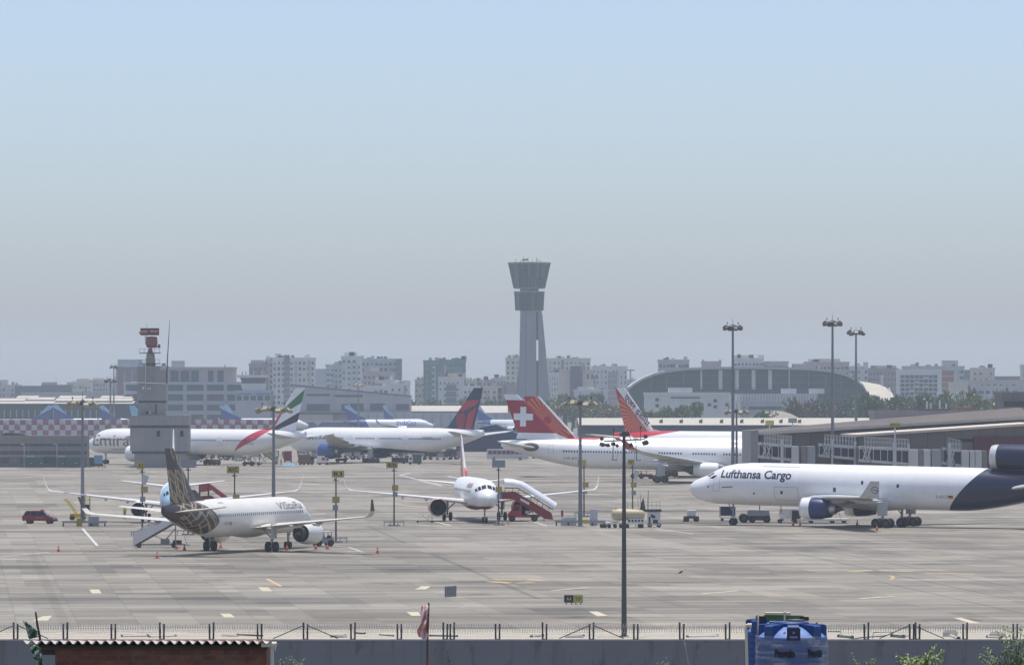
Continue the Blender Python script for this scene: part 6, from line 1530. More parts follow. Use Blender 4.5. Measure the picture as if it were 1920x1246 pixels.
block(948, 976, 671, 3200, 'beige flats partly hidden by the control tower shaft', B_CREAM, 7, 3, .5, .5)
block(1020, 1107, 672, 3250, 'long beige flats behind the control tower leg', B_CREAM, 5, 11, .5, .5, extra=((G2, .3, .45, 0, 1.5, 2, 9, B_CREAM),))
block(1029, 1052, 699, 2900, 'narrow white flats with tiny windows by the tower leg', B_WHITE, 6, 5, .3, .5)
t = block(1050, 1113, 693, 2850, 'cream office with a round dark glass stair tower', B_CREAM, 0, 0)
w_ = 63 * 2850 / F; h_ = Z(693, 2850); MB().tube([(-w_ * .02, -.5, 2), (-w_ * .02, -.5, h_ + 2.2)], 3.4, 16).build('glass_stair', M_BWIN, t, smooth=50); MB().tube([(-w_ * .02, -.5, h_ + 2.2), (-w_ * .02, -.5, h_ + 2.9)], 3.5, 16).build('stair_roof', B_WHITE, t)
for i in range(3): MB().box(w_ * .30 + i * 2.4, w_ * .30 + i * 2.4 + 1.2, -.1, .02, h_ - 5, h_ - 2.5).build('window', M_BWIN, t)
block(1110, 1176, 687, 2980, 'white housing block with a brownish middle bay', B_WHITE, 7, 9, .35, .5, extra=(('brown_bay', .45, .72, -32, -3, -.25, .0, B_BROWN), ('dark_strip', .02, .1, -32, -6, -.25, .0, B_DGREY)))
block(1077, 1140, 731, 2450, 'low grey white office with two floors of window bands', B_WHITE, 2, 10, .8, .5, depth=18, extra=((G2, .1, .9, 0, 1.6, 3, 12, B_GREY),))
block(1160, 1196, 712, 3000, 'pale block left of the glass arch terminal', B_TEAL, 4, 5)
m = MB(); q = lambda px, py, d=2900.0: tuple(W(px, py, d)); t = thing('tower_crane', 'thin tower crane left of the glass arch terminal', 'crane', (X(1182, 2900), 2900, 0)); b_ = Vector(t.location)
m.bar(Vector(q(1182, 760)) - b_, Vector(q(1182, 692)) - b_, .9); m.build('mast', M_GREY, t); MB().bar(Vector(q(1176, 693.5)) - b_, Vector(q(1190, 693.5)) - b_, .7).build('jib', M_GREY, t)
block(1235, 1292, 675, 2700, 'flat grey roof block above the west end of the glass arch', B_GREY, 2, 8, .8, .5)
block(1317, 1352, 678, 2750, 'pinkish roof block over the middle of the glass arch', B_PINK, 0, 0, extra=((G2, 0, .1, 0, 1.2, 0, 5, B_PINK), (G2, .9, 1, 0, 1.2, 0, 5, B_PINK)))
block(1375, 1431, 672, 2750, 'stepped white block with a scaffolded top behind the tallest masts', B_WHITE, 2, 8, .6, .4, extra=((G2, .05, .6, 0, 1.8, 2, 9, B_CREAM),))
block(1430, 1478, 678, 2760, 'grey flat block with dark band beside the scaffolded block', B_GREY, 1, 5, .9, .5)
block(1488, 1530, 683, 2760, 'low pink roofline over the arch, west of the stacked block', B_PINK, 1, 7)
block(1510, 1592, 679, 2800, 'stacked pale block on the arch skyline between two tall masts', B_PINK, 2, 10, .6, .4, extra=((G2, .2, .8, 0, 2.0, 2, 9, B_CREAM),))
block(1588, 1627, 687, 2820, 'grey white block at the arch shoulder with rooftop sheds', B_WHITE, 2, 6, .6, .5)
block(1628, 1684, 691, 2900, 'mauve grey flats right of the glass arch', B_BROWN, 4, 8, .5, .5, extra=((G2, .3, .95, 0, 1.8, 2, 9, B_GREY),))
t = block(1684, 1763, 693, 2650, 'white framed apartment facade with a deep grid of balconies', B_WHITE, 0, 0)
w_ = 79 * 2650 / F; h_ = Z(693, 2650)
for r_ in range(7):
    for c in range(8):
        x_ = -w_ / 2 + 1.2 + c * (w_ - 2.4) / 8; MB().box(x_, x_ + (w_ - 2.4) / 8 - .35, -.1, .02, h_ - 4.4 - r_ * 2.2, h_ - 2.7 - r_ * 2.2).build('window', M_BWIN, t)
for c, r_ in ((3, 1), (3, 2), (5, 0), (2, 3), (5, 2), (5, 4), (3, 4), (4, 5)): x_ = -w_ / 2 + 1.2 + c * (w_ - 2.4) / 8; MB().box(x_, x_ + (w_ - 2.4) / 8, -.9, -.12, h_ - 4.6 - r_ * 2.2, h_ - 3.6 - r_ * 2.2).build('balcony', B_TEAL, t)
block(1695, 1808, 687, 2800, 'long grey office roof rising behind the white balcony grid', B_GREY, 4, 12, .8, .5, extra=((G2, .65, .9, 0, 3.4, 2, 10, B_PINK), (G2, .12, .2, 0, 1.4, 2, 6, B_GREY)))
block(1766, 1788, 696, 2600, 'red brown panelled tower end beside the white balcony grid', B_BRICK, 0, 0, extra=(('band', 0, 1, -8.6, -8.3, -.15, .0, B_WHITE), ('band', 0, 1, -5.6, -5.3, -.15, .0, B_WHITE), ('band', 0, 1, -2.6, -2.3, -.15, .0, B_WHITE), ('white_edge', -.22, -.02, -24, .5, -.4, .3, B_WHITE)))
block(1783, 1814, 717, 2500, 'blank cream white drum-like block beside the brown panelled tower', B_CREAM, 0, 0)
block(1762, 1800, 737, 2420, 'small grey outbuilding with two square windows under the brown tower', B_WHITE, 1, 4, .35, .4)
block(1806, 1830, 694, 2950, 'small dark domed-looking block right of the long office', B_DGREY, 0, 0)
block(1823, 1865, 690, 2900, 'tan flats with a rooftop box near the skyline end', B_CREAM, 3, 4, .4, .4, extra=((G2, .35, .6, 0, 1.2, 2, 8, B_BROWN),))
block(1812, 1930, 713, 2850, 'long low pinkish wall of houses at the skyline end', B_PINK, 1, 10)
block(1820, 1935, 724, 2500, 'long low greenish glass block above the leafy trees', B_GREY, 1, 9, .85, .5, wm=M_BWIN2)
block(1864, 1935, 706, 3050, 'dark strip of far roofs at the skyline end', B_DGREY, 0, 0)
block(1917, 1960, 684, 3000, 'pale tower just entering the picture at the skyline end', B_CREAM, 4, 3)
# terminal wing with a falling roof line
d = 2230; s = d / F; t = thing('terminal_wing', 'long pale grey terminal wing with a falling roof line', 'building', (X(660, d), d, 0)); X_ = lambda px: (px - 660) * s
MB().prism([(X_(548), 0), (X_(548), Z(722, d)), (X_(768), Z(743, d)), (X_(768), 0)], 'y', 0, 40).build('wall', wallmat('ribbed pale wall', (.42, .41, .42)), t)
MB().prism([(X_(546), Z(722, d)), (X_(546), Z(720, d)), (X_(769), Z(741, d)), (X_(769), Z(743, d))], 'y', -.5, 40.4).build('roof', M_ROOFD, t)
for a, b_, c, e in ((575, 618, 757, 770), (640, 652, 757, 770), (656, 682, 756, 770), (694, 722, 756, 769), (743, 767, 757, 768), (575, 620, 738, 742), (626, 680, 740, 744)):
    MB().box(X_(a), X_(b_), -.15, .02, Z(e, d), Z(c, d)).build('window', M_BWIN, t)
m = MB()
for px in (619, 628, 692, 740): m.box(X_(px), X_(px + 1.2), -.2, .02, Z(775, d), Z(737, d))
m.build('pilaster', B_GREY, t); MB().box(X_(540), X_(768), -3, .0, Z(776, d), Z(773, d)).build('canopy', M_ROOFD, t); MB().box(X_(546), X_(625), -2.6, -.1, 0, Z(776, d)).build('lower_wall', B_PINK, t)
d = 2180; s = d / F; t = thing('low_terminal', 'long low blue grey building behind the far white jet', 'building', (X(765, d), d, 0)); X_ = lambda px: (px - 765) * s
MB().box(X_(662), X_(962), 40, 45, 0, Z(774, d)).build('wall', B_GREY, t); m = MB()
for i in range(17): m.box(X_(668 + i * 17.4), X_(668.8 + i * 17.4), 39.8, 40, 0, Z(775, d))
m.build('pilaster', B_DGREY, t)
d = 2170; s = d / F; t = thing('hoarding', 'blue site hoarding with pale triangular gaps under the striped tail', 'hoarding', (X(598, d), d, 0)); X_ = lambda px: (px - 598) * s
MB().box(X_(572), X_(660), 0, .4, 0, Z(791, d)).build('panel', M('blue hoarding', (.10, .17, .27), .6, var=.15), t)
for a in (595,): MB().prism([(X_(a - 8), Z(789, d)), (X_(a + 10), Z(789, d)), (X_(a + 1), Z(798, d))], 'y', -.2, .0).build('pale_panel', B_CREAM, t)
MB().box(X_(570), X_(662), -.3, .6, Z(791, d), Z(788, d)).build('capping', B_CREAM, t)
# beige shed roofs left of the red fins
def shed(px0, px1, yr, ye, d, dep, label, roof=M_ROOFB, wall=B_GREY, rise=None, ybot=None, ribs=0, wn='cargo_shed'):
    s = d / F; t = thing(wn, label, 'shed', (X((px0 + px1) / 2, d), d, 0)); w_ = (px1 - px0) * s / 2; ze, zr = Z(ye, d), Z(yr, d + dep)
    MB().box(-w_ + .3, w_ - .3, .3, dep * 2 - .3, 0, ze - .35).build('wall', wall, t)
    MB().prism([(0, ze - .3), (0, ze), (dep, zr), (dep * 2, ze), (dep * 2, ze - .3), (dep, zr - .3)], 'x', -w_, w_).build('roof', roof, t)
    MB().box(-w_, w_, -.25, -.02, ze - .9, ze + .1).build('eave', M_ROOFD, t); return t, w_, ze, zr, s
shed(752, 906, 760, 771, 2260, 22, 'pale beige shed roof right of the terminal wing')
shed(878, 952, 760, 774, 2245, 20, 'beige shed with a dark gable next to the white cross fin', wall=B_DGREY)
d = 1500; s = d / F; t = thing('hangar', 'dark blue ribbed hangar wall behind the tail of the navy-bellied jet', 'hangar', (X(925, d), d, 0)); X_ = lambda px: (px - 925) * s
MB().prism([(X_(855), 0), (X_(855), Z(822, d)), (X_(905), Z(800, d)), (X_(930), Z(796, d)), (X_(975), Z(815, d)), (X_(1010), Z(838, d)), (X_(1010), 0)], 'y', 0, 50).build('wall', wallmat('navy ribbed cladding', (.045, .075, .14)), t)
m = MB()
for i in range(24): m.box(X_(860 + i * 6), X_(860.8 + i * 6), -.12, .0, 0, Z(822, d))
m.build('cladding_rib', M_ROOFD, t)
# long cargo shed behind the red fins
t, w_, ze, zr, s = shed(1085, 1720, 783, 797, 1500, 26, 'very long cargo shed with a beige roof and dark eaves', M_ROOFB, wallmat('hatched brown wall', (.22, .19, .18), .3, 2.5))
for px in (1176, 1207, 1241, 1279, 1316, 1355, 1393, 1432, 1467, 1502):
    MB().prism([(-.5, 0), (.5, 0), (.5, 1.2), (-.5, .8)], 'y', -.5, .5).build('roof_vent', M('vent rust', (.13, .12, .06), .7), t).location = ((px - 1402.5) * s, 8.5, ze + (zr - ze) * .32)
o = MB().box(-w_, w_, -.5, -.26, ze - 2.4, ze - .7).build('fascia', M_ROOFD, t)
for px, py, tm, lb in ((1443, 792, M_SIGNY, 'small yellow sign board standing over the cargo shed eave'), (1486, 788, M_SIGNB, 'small grey sign board standing over the cargo shed eave')):
    dd = 1180; tt = thing('stand_sign', lb, 'stand sign', (X(px, dd), dd, 0)); z_ = Z(py, dd); MB().box(-1.0, 1.0, -.1, .0, z_ - .55, z_ + .55).build('board', tm, tt); MB().tube([(0, .1, 0), (0, .1, z_)], .14, 6).build('pole', M_LGREY, tt)
dd = 866; tt = thing('stand_sign', 'brown sign board on a white post above the near pier block', 'stand sign', (X(1678, dd), dd, 0)); z_ = Z(797, dd); MB().box(-.85, .85, -.1, .0, z_ - .38, z_ + .38).build('board', M('dull yellow paint'), tt); MB().tube([(0, .1, 0), (0, .1, z_)], .12, 6).build('pole', M_EQW, tt)
# white low buildings before the arch
t = block(1210, 1368, 737, 2050, 'long low white building with scattered small square windows', B_WHITE, 0, 0, depth=20)
w_ = 158 * 2050 / F; h_ = Z(737, 2050)
for a, zz in ((.14, 3.2), (.14, 5.6), (.67, 5.2), (.76, 5.2), (.83, 3.6), (.83, 6.0), (.97, 5.2)): MB().box(-w_ / 2 + w_ * a - .7, -w_ / 2 + w_ * a + .7, -.1, .02, h_ - zz, h_ - zz + 1.3).build('window', M_BWIN, t)
MB().box(-w_ * .2, w_ * .15, -.4, .0, h_ - 2.0, h_ - 1.5).build('awning', M_BWIN2, t); MB().box(-w_ * .22, w_ * .06, 1, 12, h_ + .4, h_ + 2.3).build('roof_room', B_WHITE, t)
t = block(1368, 1532, 739, 2100, 'long grey white building with close vertical ribs', B_GREY, 0, 0, depth=20)
w_ = 164 * 2100 / F; h_ = Z(739, 2100); m = MB()
for i in range(30): m.box(-w_ / 2 + i * w_ / 30, -w_ / 2 + i * w_ / 30 + .5, -.35, .0, h_ - 3.0, h_ - .3)
m.build('sun_rib', B_WHITE, t); MB().box(w_ * -.28, w_ * .1, -.3, .0, h_ - 6.2, h_ - 5).build('window_band', M_BWIN, t); MB().box(w_ * -.5, w_ * -.38, -4, .0, 0, h_ - 2.4).build('porch', B_WHITE, t)
for a in (.1, .42): MB().box(w_ * a, w_ * a + 6, 2, 9, h_ + .3, h_ + 2.4).build('roof_room', B_WHITE, t)
# glass arch terminal
d = 2300; s = d / F; t = thing('arch_terminal', 'great glass terminal under a shallow arched roof', 'building', (X(1420, d), d, 0)); X_ = lambda px: (px - 1420) * s
arc = [(1180, 726), (1190, 718), (1205, 709), (1225, 701), (1250, 695), (1285, 690.5), (1330, 688.5), (1400, 688), (1470, 689), (1520, 690.5), (1555, 694), (1585, 701), (1605, 711), (1618, 722), (1628, 740)]
pts = [(X_(a), Z(b_, d)) for a, b_ in arc]
MB().prism([(pts[0][0], 0)] + [(a, b_ - .8) for a, b_ in pts] + [(pts[-1][0], 0)], 'y', 1, 60).build('glass_wall', M('terminal glass', (.028, .068, .072), .4, var=.2, sc=.05), t)
m = MB(); n = len(pts); vs = [(a, y_, b_ + o_) for a, b_ in pts for y_, o_ in ((-3, -.8), (-3, .25), (61, .25), (61, -.8))]; fs = []
for i in range(n - 1):
    for j in range(4): k_ = (j + 1) % 4; fs.append((i * 4 + j, i * 4 + k_, (i + 1) * 4 + k_, (i + 1) * 4 + j))
m.add(vs, fs + [(0, 1, 2, 3), tuple((n - 1) * 4 + j for j in range(4))]); m.build('roof', wallmat('pale roof rim', (.40, .40, .42)), t, smooth=30)
for px, w_, mt in ((1221, .4, B_NET), (1250, .4, B_NET), (1282, .4, B_NET), (1315, .8, B_WHITE), (1351, 1.7, B_WHITE), (1382, 1.7, B_WHITE), (1413, 1.7, B_WHITE), (1444, 1.7, B_WHITE), (1480, .6, B_TEAL), (1516, .4, B_NET), (1548, .4, B_NET), (1578, .4, B_NET)):
    MB().box(X_(px) - w_ / 2, X_(px) + w_ / 2, .4, 1.0, Z(730, d), Z(693 if 1270 < px < 1530 else 703, d)).build('column', mt, t)
m = MB()
for py in (704, 717, 729): m.box(X_(1240), X_(1590), .7, .98, Z(py, d), Z(py, d) + .2)
m.build('transom', B_NET, t); MB().box(X_(1240), X_(1600), -2, .3, Z(736, d), Z(731, d)).build('canopy', M_ROOFD, t)
t = thing('vaulted_hall', 'cream barrel vaulted hall curving down beside the glass arch', 'building', (X(1600, 2330), 2330, 0)); s = 2330 / F; X_ = lambda px: (px - 1600) * s
m = MB(); rings = []
for yy, dx in ((-20, .30), (10, .72), (45, 1)):
    rings.append([(X_(a), yy + 20, Z(b_, 2330) * dx) for a, b_ in ((1560, 694), (1595, 703), (1625, 713), (1650, 717), (1668, 720), (1682, 727), (1692, 736), (1696, 748))] + [(X_(1696), yy + 20, 0), (X_(1560), yy + 20, 0)])
m.loft(rings); m.build('vault', wallmat('cream vault sheeting', (.50, .46, .38)), t, smooth=30)
m = MB()
for i in range(9): m.bar((X_(1618 + i * 8.5), 0.1, Z(716 + .18 * i * i, 2330) * .31), (X_(1618 + i * 8.5), 64, Z(716 + .18 * i * i, 2330) + .1), .35)
m.build('vault_rib', B_WHITE, t)

# ---------------------------------------------------------------- control tower
d = 2600.0; s = d / F; t = thing('control_tower', 'tall grey control tower with a flared glass cab and sloping side leg', 'control tower', (X(993, d), d, 0)); X_ = lambda px: (px - 993) * s; ZZ = lambda py: Z(py, d)
k = NT('tower concrete', .85); x, y, z = k.obj(); n = k.noise(.1, 4); band = ((z * .16).frac() > .96) * .12
k.color(k.scale((.235, .245, .27), (n * .2 + .9) * (1.0 - band))); M_TC = MS(k)
def ngon(rx, ry, z_, n=12, cx=0.0, cy=0.0): return [(cx + rx * cos(2 * pi * (i + .5) / n), cy + ry * sin(2 * pi * (i + .5) / n), z_) for i in range(n)]
m = MB(); m.loft([[(X_(974 - e), -4.2, z_), (X_(989), -5.4 - e * .1, z_), (X_(1005.5 + e * .3), -4.2, z_), (X_(1005.5 + e * .3), 4.5, z_), (X_(974 - e), 4.5, z_)] for z_, e in ((0, 4), (ZZ(740), 1), (ZZ(660), 0), (ZZ(581), -1.5))]); m.build('shaft', M_TC, t)
m = MB(); m.loft([[(X_(a), -3, z_), (X_(b_), -2, z_), (X_(b_), 5, z_), (X_(a), 5, z_)] for a, b_, z_ in ((1009, 1040, 0), (1009.5, 1032, ZZ(760)), (1009.5, 1025, ZZ(675)), (1009, 1017, ZZ(590)), (1008, 1015, ZZ(581)))]); m.build('side_leg', M_TC, t)
m = MB(); m.loft([[(X_(a), -3, z_), (X_(b_), -3.5, z_), (X_(b_), 4, z_), (X_(a), 4, z_)] for a, b_, z_ in ((955, 976, 0), (964, 975, ZZ(745)), (972.5, 974.4, ZZ(690)))]); m.build('buttress', M_TC, t)
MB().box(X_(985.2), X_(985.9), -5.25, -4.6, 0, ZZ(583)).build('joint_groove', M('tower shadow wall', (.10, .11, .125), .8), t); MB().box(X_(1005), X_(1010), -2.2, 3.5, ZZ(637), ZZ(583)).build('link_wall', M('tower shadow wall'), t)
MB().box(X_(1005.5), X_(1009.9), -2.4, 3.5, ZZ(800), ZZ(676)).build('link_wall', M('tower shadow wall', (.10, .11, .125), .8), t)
k = NT('tower glass', .35, 0.0, .25); x, y, z = k.obj(); an = k.math('ARCTAN2', y, x); g = ((an * 6.0).frac() > .93).max((z * .30).frac() > .90)
cl = k.white(k.vec((an * 9.0).floor(), (z * .12).floor(), 1.0)); k.color(k.mix(g * .6, k.mix(cl * cl * cl, (.012, .030, .032), (.10, .16, .16)), (.07, .095, .095))); M_TG = MS(k)
rr = lambda a, b_: (b_ - a) * s / 2; cx_ = X_(992.5)
o = MB().loft([ngon(rr(966, 1021), rr(966, 1021) * .8, ZZ(582), 12, cx_), ngon(rr(964, 1023), rr(964, 1023) * .8, ZZ(546), 12, cx_)]).build('lower_cab', M_TG, t)
MB().loft([ngon(rr(963, 1024), rr(963, 1024) * .8, ZZ(548), 12, cx_), ngon(rr(963, 1024), rr(963, 1024) * .8, ZZ(546), 12, cx_)]).build('lower_roof', M_TC, t)
MB().loft([ngon(rr(974, 1010), rr(974, 1010), ZZ(546), 12, cx_), ngon(rr(974, 1010), rr(974, 1010), ZZ(539), 12, cx_)]).build('neck', M_TC, t)
MB().loft([ngon(rr(962, 1024), rr(962, 1024) * .85, ZZ(539.5), 12, cx_), ngon(rr(953, 1034.5), rr(953, 1034.5) * .85, ZZ(495.5), 12, cx_)]).build('cab_glass', M_TG, t)
MB().loft([ngon(rr(952, 1035.5), rr(952, 1035.5) * .85, ZZ(495.3), 12, cx_), ngon(rr(952.5, 1035), rr(952.5, 1035) * .85, ZZ(492), 12, cx_)]).build('cab_roof', M('tower roof rim', (.13, .145, .155), .7, var=.15), t)
MB().loft([ngon(rr(963, 1023), rr(963, 1023) * .85, ZZ(541), 12, cx_), ngon(rr(962, 1024), rr(962, 1024) * .86, ZZ(539.6), 12, cx_)]).build('cab_floor', M_TC, t)
m = MB()
for px, h_ in ((967, 2.2), (976, 1.2), (981, 3.6), (984, 2.2), (990, 3.0), (1006, 3.2), (1009, 2.0), (1014, 1.2), (998, 1.6)): m.tube([(X_(px), rnd.uniform(-4, 4), ZZ(492)), (X_(px), 0, ZZ(492) + h_ * .8)], .15, 5)
m.bar((X_(979), 0, ZZ(487.5)), (X_(990), 0, ZZ(486.5)), .25, .8); m.build('roof_aerial', M_MASTD, t)

# ---------------------------------------------------------------- radar building
d = 1188.0; s = d / F; t = thing('radar_building', 'grey panelled radar building with a red antenna on top', 'radar building', (X(298, d), d, 0)); X_ = lambda px: (px - 298) * s; ZZ = lambda py: Z(py, d)
k = NT('grey tile cladding', .75); x, y, z = k.obj(); ju = (((x + y) / .62).frac() - .5).abs() > .465; jv = ((z / .62).frac() - .5).abs() > .465
pn = k.white(k.vec(((x + y) / .62).floor(), (z / .62).floor(), 1.0)); n = k.noise(.2, 4); st = k.noise(1.0, 4, k.vec(x * .5, y * .5, z * .05))
k.color(k.scale(k.mix(ju.max(jv), k.scale((.30, .305, .29), pn * .12 + .94), (.20, .20, .195)), n * .3 + st * .3 + .70)); M_TILE = MS(k)
M_BANDD = M('dark recessed band', (.075, .08, .085), .7, var=.2)
y0, y1 = 0, 8
MB().box(X_(252), X_(346), .4, y1, 0, ZZ(850)).build('base_wall', M_TILE, t); MB().box(X_(247), X_(352.5), .15, y1 + .2, ZZ(850), ZZ(845.5)).build('dark_band', M_BANDD, t)
MB().box(X_(244), X_(353.5), 0, y1 + .3, ZZ(845.4), ZZ(802)).build('wall', M_TILE, t); MB().box(X_(244.5), X_(353), .12, y1 + .2, ZZ(801.9), ZZ(797)).build('dark_band', M_BANDD, t); MB().box(X_(243), X_(354), -.15, y1 + .4, ZZ(796.9), ZZ(778)).build('parapet', M_TILE, t)
for px in (297, 341): MB().box(X_(px - 3), X_(px + 3), -.05, .1, ZZ(818), ZZ(807)).build('window', M_GLASS, t)
u0 = 1.0
MB().box(X_(258), X_(310), u0, y1, ZZ(778), ZZ(754.6)).build('upper_wall', M_TILE, t); MB().box(X_(258.5), X_(309.5), u0 + .15, y1, ZZ(754.5), ZZ(751)).build('dark_band', M_BANDD, t); MB().box(X_(256.5), X_(311), u0 - .1, y1 + .1, ZZ(750.9), ZZ(693)).build('tower_wall', M_TILE, t); MB().box(X_(256.5), X_(300), u0 - .05, y1, ZZ(692.9), ZZ(686)).build('top_parapet', M_TILE, t)
MB().box(X_(353.7), X_(364), 2, y1, 0, ZZ(862)).build('side_annex', M_GREY, t)
o = MB().box(X_(274), X_(283), u0 - .9, u0 - .12, ZZ(776.5), ZZ(769.5)).build('air_conditioner', M('pale unit', (.42, .42, .40), .6), t); MB().lathe([(-.01, .38), (.03, .38)], (X_(276.2), u0 - .94, ZZ(773)), 'y', 14, 0, True).build('fan_grille', M_BLK, o)
MB().box(X_(291), X_(293), u0 - .12, u0, ZZ(776), ZZ(757)).build('slot_window', M_BLK, t)
m = MB(); m.tube([(X_(272), u0 - .3, ZZ(735)), (X_(273), u0 - .3, ZZ(672))], .10, 6); m.build('cable_riser', B_WHITE, t)
m = MB(); m.tube([(X_(244), u0 - .4, ZZ(716)), (X_(313), u0 - .4, ZZ(719))], .09, 6); m.box(X_(266), X_(270), u0 - .4, u0 - .1, ZZ(730), ZZ(724)); m.box(X_(275), X_(278), u0 - .4, u0 - .1, ZZ(730), ZZ(726)); m.box(X_(279), X_(282), u0 - .4, u0 - .1, ZZ(730), ZZ(726)); m.build('wall_bracket', B_WHITE, t)
m = MB(); m.tube([(X_(312), u0, ZZ(720)), (X_(313), u0, ZZ(682)), (X_(317.5), u0, ZZ(600))], [.16, .14, .05], 6); m.build('whip_aerial', M_MASTD, t)
M_RRED = M('faded radar red', (.26, .055, .055), .55, var=.25); M_RDRK = M('dark antenna mesh', (.05, .035, .04), .6, var=.3)
MB().loft([ngon(rr(270, 290), rr(270, 290), ZZ(686), 10, X_(280), 4), ngon(rr(272, 287), rr(272, 287), ZZ(661), 10, X_(280), 4)]).build('antenna_tower', M('stained cream paint', (.34, .30, .25), .7, var=.3), t)
m = MB()
for py, a, b_ in ((682, 260, 298), (662, 260, 298)):
    m.box(X_(a), X_(b_), 2.3, 6, ZZ(py), ZZ(py) + .18)
    for px in (a, a + 9, b_ - 9, b_): m.bar((X_(px), 2.3, ZZ(py)), (X_(px), 2.3, ZZ(py) + 1.0), .07)
    m.bar((X_(a), 2.3, ZZ(py) + 1.0), (X_(b_), 2.3, ZZ(py) + 1.0), .06)
m.build('platform', M_MASTD, t)
MB().loft([ngon(rr(274, 286), rr(274, 286), ZZ(661), 10, X_(279.5), 4), ngon(rr(276, 282), rr(276, 282), ZZ(652), 10, X_(279.5), 4)]).build('turntable', M_RRED, t, smooth=40)
vs, fs = [], []
for i in range(11):
    for j in range(9):
        u, v = i / 10 * 2 - 1, j / 8 * 2 - 1; vs.append((X_(284) + u * 1.35 * (1 - .12 * v * v) - .2, 4 + (u * u + v * v) * .5 - .8, ZZ(641) + v * 1.35 * (1 - .1 * u * u)))
for i in range(10):
    for j in range(8): a = i * 9 + j; fs.append((a, a + 1, a + 10, a + 9))
o = MB().add(vs, fs).build('radar_dish', M_RRED, t, smooth=80); so_ = o.modifiers.new('thickness', 'SOLIDIFY'); so_.thickness = .15
m = MB(); m.tube([(X_(291), 3.4, ZZ(650)), (X_(299), 2.4, ZZ(649))], .12, 6); m.box(X_(295), X_(299), 2.0, 2.8, ZZ(652), ZZ(645)); m.build('feed_horn', M_RDRK, t)
MB().box(X_(261), X_(296), 3.6, 4.4, ZZ(628), ZZ(614.5)).build('upper_array', M_RDRK, t)
m = MB(); m.tube([(X_(259), 3.4, ZZ(623)), (X_(275), 3.4, ZZ(622))], .32, 8); m.tube([(X_(279), 3.4, ZZ(621.5)), (X_(294), 3.4, ZZ(621.5))], .30, 8); m.build('array_beam', M_RRED, t, smooth=40)
m = MB(); m.tube([(X_(272), 4, ZZ(629)), (X_(273), 4, ZZ(650))], .10, 6); m.tube([(X_(269), 4.4, ZZ(629)), (X_(271), 4.4, ZZ(646))], .07, 6); m.tube([(X_(273), 4, ZZ(614.5)), (X_(273), 4, ZZ(606))], .05, 5); m.build('array_strut', M_RDRK, t)
# low louvred building
d = 1195.0; s = d / F; t = thing('low_building', 'low building with grey and beige louvre bands at the apron edge', 'building', (X(70, d), d, 0)); X_ = lambda px: (px - 70) * s; ZZ = lambda py: Z(py, d)
MB().box(X_(-40), X_(163), .2, 7, 0, ZZ(816)).build('wall', M('louvre base', (.19, .19, .19), .7, var=.2), t)
M_LV, M_LVD = M('beige louvre', (.27, .255, .225), .6, var=.15, sc=.4), M('blue grey glazing band', (.085, .095, .115), .4, var=.2, sc=.5)
for i, (a, b_, mt) in enumerate(((817, 821, M_LV), (821.4, 824, M_LV), (824.4, 827, M_LV), (827.4, 831, M_LV), (831.3, 836, M_LVD), (836.4, 839.5, M_LV), (840, 844.6, M_LV), (845, 851.4, M_LVD), (851.8, 856, M_LV))):
    MB().box(X_(-40), X_(163), -.02 if mt is M_LVD else -.14, .18, ZZ(b_), ZZ(a)).build('louvre_band', mt, t)
for a, b_ in ((-20, 16), (38, 46), (80, 108)): MB().box(X_(a), X_(b_), -.0, .19, ZZ(868), ZZ(857)).build('opening', M_BWIN, t)
m = MB()
for px in (18, 54, 74, 99, 125, 150): m.box(X_(px), X_(px + .6), -.18, -.14, ZZ(856), ZZ(817))
m.build('mullion', M_GREY, t)
MB().prism([(X_(0), ZZ(816)), (X_(8), ZZ(811)), (X_(35), ZZ(812)), (X_(50), ZZ(816))], 'y', 2, 5).build('roof_tarp', M('dark roof tarp', (.07, .07, .07), .8, var=.4), t)
for px, lb in ((45.5, 'white street light by the first green container'), (107, 'white street light by the second green container')):
    tt = thing('street_lamp', lb, 'street lamp', (X(px, 1190), 1190, 0)); h_ = Z(833, 1190); MB().tube([(0, 0, 0), (0, 0, h_), (-.5, 0, h_ + .1)], .09, 6).build('pole', M_LGREY, tt); MB().box(-.8, -.1, -.12, .12, h_ + .02, h_ + .18).build('lamp_head', M_EQW, tt)
k = NT('green container steel', .55); x, y, z = k.obj(); n = k.noise(.8, 4); k.color(k.scale((.045, .12, .115), n * .5 + .75)); k.bump((x * 3.2).tri(), .6, .05); M_CG = MS(k)
for i, (a, b_) in enumerate(((48, 62), (62.5, 82), (108, 121), (122, 150))):
    dd = 1188; ss = dd / F; lb = ('small green container under the first street light', 'longer green container beside a small one', 'small green container under the second street light', 'longest blue green container by the light mast')[i]
    tt = thing('container', lb, 'container', (X((a + b_) / 2, dd), dd, 0)); w_ = (b_ - a) * ss / 2; MB().box(-w_, w_, 0, 2.4, .15, 2.35).build('body', M_CG, tt); MB().box(-w_ - .03, w_ + .03, -.03, 2.43, 2.35, 2.45).build('roof', M_CG, tt)
    MB().box(w_ * .3, w_ * .7, -.03, .0, 1.0, 1.15).build('plate', M_LGREY, tt)
    if i % 2 == 0: MB().box(-w_, w_ * 1.2, .3, 1.6, 2.47, 2.75).build('roof_cover', M('dusty cover', (.46, .42, .34), .8, var=.2), tt)
tt = thing('container', 'pale blue box container at the nose of the long striped jet', 'container', (X(184, 1190), 1190, 0)); MB().box(-.95, .95, 0, 2, .9, 2.9).build('body', M('sky blue container', (.16, .30, .42), .5, var=.12), tt); MB().box(-1, 1, 0, 2, .3, .9).build('skid', M_MASTD, tt); MB().box(-2.1, -1.05, .3, 1.8, .2, 2.4).build('side_unit', M_MASTD, tt)
m = MB()
